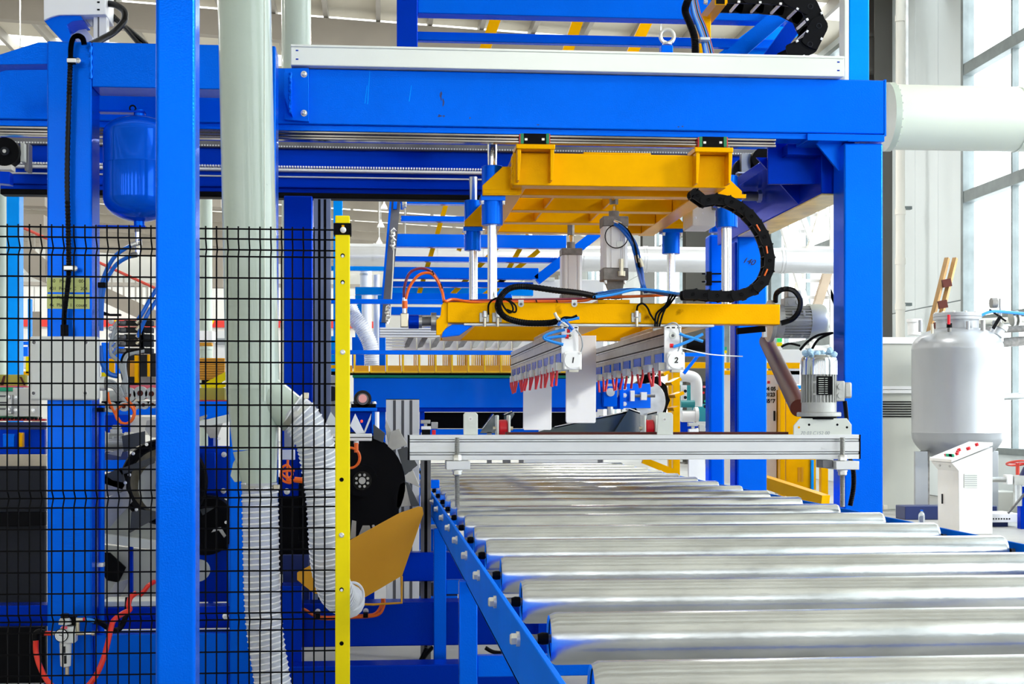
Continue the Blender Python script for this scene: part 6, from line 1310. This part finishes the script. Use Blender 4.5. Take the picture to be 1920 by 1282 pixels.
sl = T('signal_lamp', 'small orange signal lamp left of the green one', 'signal lamp', pt(1455, 656, 15.5)); panelset(sl, [('lens', ORNG, 1452, 650, 1457, 656, 15.5, .05), ('stem', WHITE, 1453, 656, 1456, 700, 15.85, .05)])
sl = T('signal_lamp', 'small green and yellow lamp seen between the two blue columns', 'signal lamp', pt(1361, 675, 15.5)); panelset(sl, [('green_lens', GREENB, 1359, 650, 1363, 656, 15.5, .05), ('yellow_lens', YEL, 1359, 657, 1363, 662, 15.5, .05), ('stem', WHITE, 1360, 662, 1362, 701, 15.85, .05)])
bf = T('far_blue_frame', 'distant blue frame with a horizontal tube right of gripper head 2', 'machine frame', pt(1310, 690, 14)); panelset(bf, [('tube', BLUE, 1268, 661, 1334, 668, 13.9, .08)]); MB().beam(pt(1282, 700, 14.3), pt(1312, 662, 14.3), .03, .03).build('brace', BLUE, bf); MB().cyl(pt(1285, 645, 15), pt(1336, 648, 15), .07, n=20).build('black_pipe', BLACKM, bf)
for k, (pp, lb) in enumerate((([(1465, 650), (1480, 644), (1500, 648)], 'short black cable arc above the white cabinet'), ([(1500, 656), (1515, 640), (1535, 628), (1562, 624)], 'black cable arching from the upright motor to the column'), ([(1522, 655), (1535, 636), (1560, 624)], 'second black cable arching to the column'))):
    tag(cable('black_cable', BLACK, None, [(x, y, 8.0 if k else 15) for x, y in pp], .007 if k else .012), lb, 'cable')
# ladder tower
lt = T('ladder_tower', 'white welded ladder tower against the bright window', 'ladder', pt(1510, 900, 23))
for (x0, y0, x1, y1, w_, m_) in [(1462, 400, 1530, 640, .10, WHITE), (1497, 385, 1525, 460, .08, WHITE), (1546, 380, 1500, 520, .09, CREAM), (1500, 520, 1480, 610, .09, CREAM), (1564, 470, 1530, 580, .13, mat('tan_bar', (.5, .4, .3), .6)), (1545, 520, 1565, 570, .06, WHITE), (1560, 380, 1560, 700, .06, WHITE)]:
    MB().beam(pt(x0, y0, 23), pt(x1, y1, 23), w_, w_, (0, 1, 0)).build('stile', m_, lt)
for k in range(9):
    y = 402+k*31; xl = 1464+k*7 if k < 5 else 1500; MB().beam(pt(xl+8, y, 23.1), pt(1562, y+1, 23.1), .05, .05).build('rung', WHITE, lt)
wbox('foot', WHITE, lt, pt(1520, 640, 23)-Vector((0, 0, 0)), (pt(1520, 640, 23).x+.08, 23.08, 0))
# ---- right side: tank etc.
YT = 19.0
tk = T('steel_tank', 'large round grey steel tank with domed ends at the right', 'tank', (X_(1795, YT), YT, 0))
s = mpx(1795, YT); cx = X_(1795, YT); z = lambda y: pt(1795, y, YT).z; r = 83.5*s
prof = [(r*math.sin(a), z(812)-54*s*math.cos(a)) for a in [.157*k for k in range(1, 10)]]+[(r, z(812)), (r*1.006, z(811)), (r, z(809)), (r, z(657)), (r*1.006, z(655)), (r, z(653))]+[(r*math.cos(a)**.8, z(653)+40*s*math.sin(a)) for a in [.15*k for k in range(1, 9)]]+[(39*s, z(613))]
MB().lathe((cx, YT, 0), (0, 0, 1), prof, 64).build('shell', TANK, tk)
MB().cyl((cx, YT, z(616)), (cx, YT, z(600)), 39*s, n=48).build('manway_neck', TANK, tk)
MB().lathe((cx, YT, z(600)), (0, 0, 1), [(44*s, 0), (44*s, 5*s), (43*s, 5.4*s), (44*s, 6*s), (44*s, 12*s), (42*s, 13*s)], 48).build('manway_flange', TANK, tk)
for j in range(12):
    a = 2*math.pi*j/12; MB().hexbolt((cx+math.cos(a)*41*s, YT+math.sin(a)*41*s, z(588)), (0, 0, 1), .016, .02).build('flange_bolt', ZINC, tk)
for (x, y0, y1, r_, m_) in ((1748, 625, 607, 2.5, BRASS), (1780, 624, 606, 3.6, CAST), (1815, 624, 602, 4, TANK), (1843, 626, 600, 4.5, STEEL), (1726, 622, 600, 4, TANK)):
    MB().cyl(pt(x, y0, YT-.35), pt(x, y1, YT-.35), r_*s, n=16).build('nozzle', m_, tk)
MB().cyl(pt(1780, 614, YT-.4), pt(1780, 606, YT-.4), 5*s, n=12).build('valve_knob', BLACKM, tk); MB().cyl(pt(1779, 608, YT-.42), pt(1779, 590, YT-.42), 2.8*s, n=12).build('red_handle', RED, tk)
MB().cyl(pt(1866, 628, YT), pt(1874, 612, YT), 13*s, n=24).build('side_nozzle', TANK, tk); MB().cyl(pt(1872, 616, YT), pt(1876, 608, YT), 16*s, n=28).build('nozzle_flange', STEEL, tk); MB().beam(pt(1862, 616, YT-.2), pt(1876, 592, YT-.2), .02, .04).build('black_lever', BLACKM, tk); MB().cyl(pt(1714, 628, YT-.1), pt(1714, 600, YT-.1), 12*s, n=24).build('filter_pot', WHITE, tk)
MB().cyl(pt(1714, 604, YT-.1), pt(1714, 598, YT-.1), 14*s, n=24).build('pot_lid', WHITE, tk)
for (x0, x1, Y) in ((1716, 1740, YT-.2), (1850, 1872, YT-.2), (1770, 1790, YT+.4)): wbox('leg', TANK, tk, (X_(x0, Y), Y, .02), (X_(x1, Y), Y+.05, z(845)), .004); 
wbox('leg_edge', CAST, tk, (X_(1741, YT-.2), YT-.18, .02), (X_(1744, YT-.2), YT+.1, z(845)), 0)
pl = T('blue_plinth', 'dark blue steel plinth on the floor under the tank', 'plinth', (X_(1740, 18.2), 18.2, 0)); wbox('plinth', NAVY, pl, (X_(1697, 18.2), 18.2, 0), (X_(1870, 18.2), 18.55, .17), .01); 
bo = T('water_bottle', 'clear plastic water bottle with a blue cap in front of the dark blue plinth', 'bottle', (X_(1728, 17.6), 17.6, 0))
bo.location.z = 0; sb = mpx(1728, 17.6); q = Vector((X_(1728, 17.6), 17.6, 0))
MB().lathe(q, (0, 0, 1), [(5*sb, 0), (6*sb, 2*sb), (6*sb, 14*sb), (5.5*sb, 18*sb), (2.5*sb, 22*sb), (2.3*sb, 23*sb)], 20).build('body', mat('clear_plastic', (.8, .87, .95), .1, trans=.85), bo); MB().cyl(q+Vector((0, 0, 23*sb)), q+Vector((0, 0, 25.5*sb)), 2.8*sb, n=16).build('cap', BLUE, bo)
gc = T('grey_cabinet', 'grey louvred cabinet between the blue gantry column and the tank', 'cabinet', (X_(1690, 20), 20, 0))
panelset(gc, [('body', GREYCAB, 1640, 644, 1724, 954, 20, .6), ('top_cover', WHITE, 1640, 632, 1724, 644, 19.98, .65), ('trim_band', WHITE, 1640, 724, 1724, 730, 19.97, .05), ('trim_band', WHITE, 1640, 731, 1724, 737, 19.97, .05), ('foot_block', CREAM, 1657, 947, 1664, 955, 19.9, .05)])
for j in range(7): bx('louvre', BLACKM, gc, 1640, 752+j*4.6, 1711, 754+j*4.6, 19.99, .02, 0)
wbox('plinth', PLATE, gc, (X_(1640, 20), 20.02, 0), (X_(1724, 20), 20.6, Z_(954, 20, 1690)))
cn = T('control_console', 'white control console with a sloping panel of red and green knobs', 'console', (X_(1828, 15.9), 15.9, 0))
YK = 15.9; q = [(1798, 1006), (1797, 883), (1784, 868), (1861, 838), (1861, 1006)]
P = [pt(x, y, YK) for x, y in q]; P[0].z = P[-1].z = 0
MB().prism(P, (0, .62, 0)).build('body', WHITE, cn, .006)
a, b = pt(1783, 861, YK), pt(1861, 829, YK); d = Vector((0, 0, -.035))
MB().prism([a+Vector((0, -.01, 0)), b+Vector((0, -.01, 0)), b+d+Vector((0, -.01, 0)), a+d+Vector((0, -.01, 0))], (0, .66, 0)).build('sloping_lid', WHITE, cn, .004)
n_ = (b-a).normalized()
up = Vector((-n_.z, 0, n_.x))
for (u, v, m_, r_) in [(.25, .15, RED, .018), (.45, .45, RED, .02), (.55, .2, RED, .024), (.78, .25, RED, .02), (.35, .32, RED, .016)]+[(.14, .12+k*.075, [GREENB, BLACKM, BLACKM, GREENB, GREENB, PINK][k], .012) for k in range(6)]:
    c = a.lerp(b, u)+Vector((0, .6*v+.02, 0)); MB().cyl(c, c+up*.03, r_, n=16).build('knob', m_, cn)
bx('vent_grille', ALUW, cn, 1808, 888, 1833, 914, YK-.006, .01, .001)
for j in range(6): bx('vent_slat', GREYC, cn, 1809, 891+j*3.8, 1832, 892+j*3.8, YK-.008, .004, 0)
wbox('door_handle', CHARC, cn, (P[1].x-.012, YK+.45, pt(1797, 940, YK).z-.05), (P[1].x, YK+.47, pt(1797, 940, YK).z+.06), .001)
for dy in (.12, .42): MB().cyl(P[2].lerp(P[1], .4)+Vector((0, dy, 0)), P[2].lerp(P[1], .4)+Vector((-.012, dy, -.012)), .014, n=12).build('key_lock', ZINC, cn)
wl = T('wooden_ladder', 'old wooden ladder leaning on the wall behind the tank', 'ladder', pt(1760, 700, 21.6))
for (x0, x1) in ((1738, 1776), (1752, 1791)): MB().beam(pt(x0-16, 740, 20.9) if False else Vector((pt(x0-76, 700, 21.3).x, 21.3, 0)), pt(x1, 484, 22.3), .07, .05).build('side_rail', WOOD, wl)
for k, y in enumerate((532, 572, 612, 652)): 
    MB().beam(pt(1767-k*7.5, y, 22.1-.2*k), pt(1783-k*7.5, y-3, 22.1-.2*k), .05, .12).build('rung', BROWN, wl)
vp = T('valve_pipework', 'grey pipes with valves running out of view right of the tank', 'pipework', pt(1895, 650, 19.4))
for (y, r_, m_, x0) in ((600, 6, CREAM, 1838), (617, 7, CAST, 1846), (637, 10, CAST, 1868), (742, 7, GALV, 1880)): MB().cyl(pt(x0, y+ (6 if y > 630 and y < 700 else 2), 19.4), pt(2010, y-5, 19.4), r_*mpx(1880, 19.4)*.9, n=18).build('pipe', m_, vp)
MB().cyl(pt(1858, 568, 19.2), pt(1868, 568, 19.2), .07, n=18).build('gauge_drum', CAST, vp); bx('actuator', GALV, vp, 1868, 558, 1884, 576, 19.2, .1); MB().cyl(pt(1876, 612, 19.2), pt(1876, 560, 19.2), .02, n=10).build('stem', ZINC, vp); MB().beam(pt(1855, 580, 19.1), pt(1886, 602, 19.1), .02, .02).build('black_lever', BLACKM, vp)
MB().lathe(pt(1896, 598, 19.2), (1, 0, .2), [(.1, 0), (.1, .03), (.06, .04), (.06, .06), (.1, .07), (.1, .1)], 20).build('clamp_coupling', STEEL, vp); bx('pipe_stand', GALV, vp, 1876, 606, 1882, 640, 19.3, .05)
tag(cable('blue_hose', BLUL, None, [(1838, 592, 19.1), (1860, 584, 19.1), (1900, 586, 19.1), (1960, 592, 19.1)], .02), 'thin blue hose running right from the tank lid', 'hose')
hwv = T('red_handwheel_valve', 'valve with a red handwheel on the pale pipe at the right edge', 'valve', pt(1910, 925, 16.5))
s = mpx(1910, 16.5); c = pt(1908, 868, 16.5)
MB().ring(c, (0, .25, 1), 20*s, .012, 28, 8).build('handwheel', mat('red_paint', (.55, .04, .02), .4), hwv); MB().cyl(c, pt(1908, 890, 16.5), 3.5*s, n=14).build('stem', mat('red_paint_stem', (.55, .04, .02), .4), hwv)
for a in (0, 2.1, 4.2): MB().beam(c, c+Vector((math.cos(a)*20*s, math.sin(a)*20*s, 0)), .015, .012).build('spoke', RED, hwv)
panelset(hwv, [('body', CASTG, 1902, 892, 1940, 909, 16.45, .12), ('flange', ALU, 1889, 890, 1899, 908, 16.45, .12)]); MB().cyl(pt(1858, 899, 16.5), pt(1892, 899, 16.5), 5*s, n=18).build('pipe', STEEL, hwv); MB().cyl(pt(1908, 948, 16.5), pt(1908, 908, 16.5), 8*s, n=20).build('sump', GALV, hwv); MB().cyl(pt(1930, 880, 16.6), pt(1920, 900, 16.6), 12*s, n=20).build('navy_cap', NAVY, hwv)
MB().beam(pt(1890, 962, 16.3), pt(1930, 915, 16.3), .03, .02).build('lever', DARKST, hwv); wbox('stand', BLUED, hwv, (X_(1914, 16.6), 16.6, 0), (X_(1950, 16.6), 16.7, pt(1920, 912, 16.6).z), .004)
bn = T('slotted_bench', 'white slotted steel bench on dark blue feet at the right edge', 'bench', (X_(1885, 17), 17, 0)); panelset(bn, [('top_beam', WHITE, 1845, 963, 1914, 979, 16.9, .5), ('foot', NAVY, 1862, 979, 1890, 999, 17.0, .1)])
for j in range(7): bx('slot', BLACKM, bn, 1862+j*5, 971, 1864+j*5, 974, 16.895, .01, 0)
sn_ = tag(MB().box((X_(1862, 19), 19.4, 0), (X_(1935, 19), 19.9, Z_(925, 19, 1890))).build('concrete_kerb', CREAM, None, .01), 'low cream concrete kerb on the floor behind the console', 'kerb')
# ---- far left background
st = T('steel_staircase', 'grey steel staircase with a red handrail far behind the mesh fence', 'staircase', pt(200, 620, 23))
SY = 23
ra, rb_ = (20, 416), (310, 549)
MB().tube([pt(ra[0], ra[1], SY), pt(rb_[0], rb_[1], SY)], .022, 10).build('handrail', mat('red_rail', (.6, .06, .04), .4), st)
for k in range(27):
    f = k/26; x = ra[0]+(rb_[0]-ra[0])*f; y = ra[1]+(rb_[1]-ra[1])*f; MB().beam(pt(x, y, SY), pt(x, y+52, SY), .022, .022, (0, 1, 0)).build('baluster', PURL, st)
MB().beam(pt(ra[0], ra[1]+56, SY), pt(rb_[0], rb_[1]+56, SY), .05, .22).build('stringer', RAFT, st); MB().beam(pt(ra[0], ra[1]+56, SY+1), pt(rb_[0], rb_[1]+56, SY+1), .05, .22).build('stringer', RAFT, st)
for k in range(14):
    f = k/13; c = pt(ra[0]+(rb_[0]-ra[0])*f, ra[1]+(rb_[1]-ra[1])*f+58, SY); MB().box(c+Vector((-.12, .05, -.02)), c+Vector((.12, 1, .02))).build('step', RAFT, st)
poly('landing', RAFT, st, [(36, 462), (60, 466), (84, 486), (84, 530), (60, 520), (36, 494)], 22.9, .1)
for x in (60, 250, 310): wbox('support_leg', RAFT, st, (X_(x, 23.4), 23.4, 0), (X_(x, 23.4)+.12, 23.5, 2.9 if x < 100 else 2.2), .002)
for (x0, y0, x1, y1, Y, lb) in [(38, 368, 84, 386, 24, 'upper grey beam end above the staircase at far left'), (40, 402, 82, 424, 24, 'lower grey beam end above the staircase at far left'), (394, 472, 418, 538, 26, 'grey wall bracket between the pale pipe and the branch duct'), (394, 370, 414, 388, 26, 'grey beam end high behind the branch duct')]:
    tag(bx('beam_end', RAFT, None, x0, y0, x1, y1, Y, .3), lb, 'beam')
mz = T('mezzanine_wall', 'broad white partition panel behind the left machines', 'partition', (X_(300, 30), 30, 0))
for k in range(7):
    x = -40+k*105; bx('white_panel', WALLB, mz, x, 537, x+103, 700, 30, .1, .01)
wbox('top_channel', PURL, mz, (X_(-40, 30), 29.98, Z_(537, 30, 300)), (X_(695, 30), 30.12, Z_(530, 30, 300)), .002)
bnr = T('red_banner', 'red banner strip with yellow characters across the far partition', 'banner', (X_(250, 29.8), 29.8, Z_(613, 29.8, 250)))
wbox('cloth', mat('banner_red', (.8, .05, .04), .7), bnr, (X_(28, 29.8), 29.955, Z_(612, 29.8, 250)), (X_(700, 29.8), 29.985, Z_(599, 29.8, 250)), .002)
for k in range(22): text('banner_glyph', '70XHT8'[k % 6], YEL, bnr, pt(38+k*30, 605.5, 29.95), .13, bold=.008)
fm = T('far_left_machine', 'colourful pallet machine with amber guards far behind the junction box', 'machine', pt(60, 700, 16))
panelset(fm, [('amber_post', YEL, 48, 668, 54, 700, 15.6, .08), ('amber_rail', AMBER, 34, 696, 60, 704, 15.6, .08), ('blue_back', BLUE, 30, 650, 52, 668, 17, .2), ('white_sack', WHITE, 36, 668, 50, 690, 16.2, .3), ('blue_leg', SKYB, 52, 560, 58, 660, 17.2, .08), ('blue_bar', BLUE, 30, 640, 54, 646, 17, .1)])
fm2 = T('dark_glass_guard', 'dark transparent guard box framed in amber behind the grey cables', 'guard', pt(255, 725, 10.5))
panelset(fm2, [('dark_panel', CHARC, 234, 662, 292, 722, 10.8, .05), ('amber_post', AMBER, 252, 666, 259, 720, 10.6, .05), ('amber_post', AMBER, 276, 664, 281, 706, 10.6, .05), ('amber_panel', AMBER, 204, 672, 214, 702, 10.9, .05), ('amber_base', YEL, 190, 698, 214, 706, 10.8, .05), ('orange_inner', ORPANEL, 240, 676, 252, 706, 10.79, .01), ('grey_step', GREYCAB, 262, 706, 292, 722, 10.4, .1), ('white_strip', WHITE, 254, 660, 278, 664, 10.6, .05), ('blue_back', BLUE, 190, 642, 232, 700, 11.5, .05)])
fm3 = T('orange_slatted_panel', 'orange panel and amber slanted bars right of the foreground post', 'panel', pt(398, 755, 11))
panelset(fm3, [('orange_panel', ORPANEL, 371, 671, 421, 712, 11, .05), ('black_base', BLACKM, 378, 712, 415, 722, 10.9, .05), ('olive_box', OLIVE, 374, 727, 421, 750, 10.2, .3), ('stand', BLUED, 390, 756, 400, 1134, 10.25, .3), ('red_edge', RED, 372, 750, 430, 752.5, 10.15, .1), ('green_edge', GREENB, 372, 752.5, 430, 756, 10.15, .1), ('white_block', WHITE, 372, 620, 398, 640, 13, .3), ('amber_cap', ORPANEL, 371, 642, 397, 648, 12.5, .1)])
MB().beam(pt(380, 728, 10.6), pt(428, 702, 10.6), .04, .05).build('slanted_bar', YEL, fm3); MB().beam(pt(392, 732, 10.7), pt(430, 718, 10.7), .03, .03).build('slanted_bar', YEL, fm3)
for k in range(9): bx('panel_line', BROWN, fm3, 371, 674+k*4.3, 421, 674.6+k*4.3, 10.995, .004, 0)
wbg = T('white_storage_unit', 'white shelving unit far behind the branch duct', 'shelving', pt(410, 670, 19)); panelset(wbg, [('shelf_unit', WHITE, 400, 620, 430, 968, 19, .4), ('shelf_gap', GREYC, 404, 634, 426, 646, 18.98, .02)])
mid = T('grey_side_unit', 'grey machine unit with a round cap left of the yellow post', 'machine', pt(610, 760, 10.2)); panelset(mid, [('case', GREYCAB, 588, 704, 632, 800, 10.2, .3), ('amber_trim', AMBER, 612, 684, 632, 690, 12.9, .1)]); disc('round_cap', mid, 622, 738, 14, 10.1, .08, CHARC, 28)
# lower middle details behind the rail
und = T('under_frame', 'blue and black frame parts seen through the gap left of the roller rail', 'machine frame', pt(820, 1100, 9.4))
panelset(und, [('blue_beam', BLUE, 790, 968, 850, 976, 9.0, .1), ('blue_beam', BLUE, 785, 992, 850, 1030, 9.2, .1), ('grey_strip', GREYCAB, 790, 985, 850, 990, 9.1, .1), ('long_tray', CHARC, 785, 1092, 858, 1118, 9.0, .3), ('tray_edge', BLUE, 785, 1118, 858, 1125, 8.95, .3), ('blue_stub', BLUE, 806, 900, 824, 915, 8.2, .1), ('silver_strip', GALV, 790, 934, 840, 944, 9.4, .1), ('navy_plate', NAVY, 800, 944, 850, 962, 9.5, .1)])
for k, (pp, lb) in enumerate((([(822, 1008), (826, 1011), (838, 1004), (852, 1002)], 'short dark cable between the narrow upright and the rail'), ([(780, 1256), (790, 1235), (800, 1214)], 'left black cable on the floor behind the base beams'), ([(784, 1252), (798, 1228), (812, 1212)], 'right black cable on the floor behind the base beams'), ([(910, 1214), (925, 1222), (945, 1224)], 'black cable end behind the conveyor leg'))):
    tag(cable('floor_cable', BLACK, None, [(x, y, 7.8) for x, y in pp], .011), lb, 'cable')
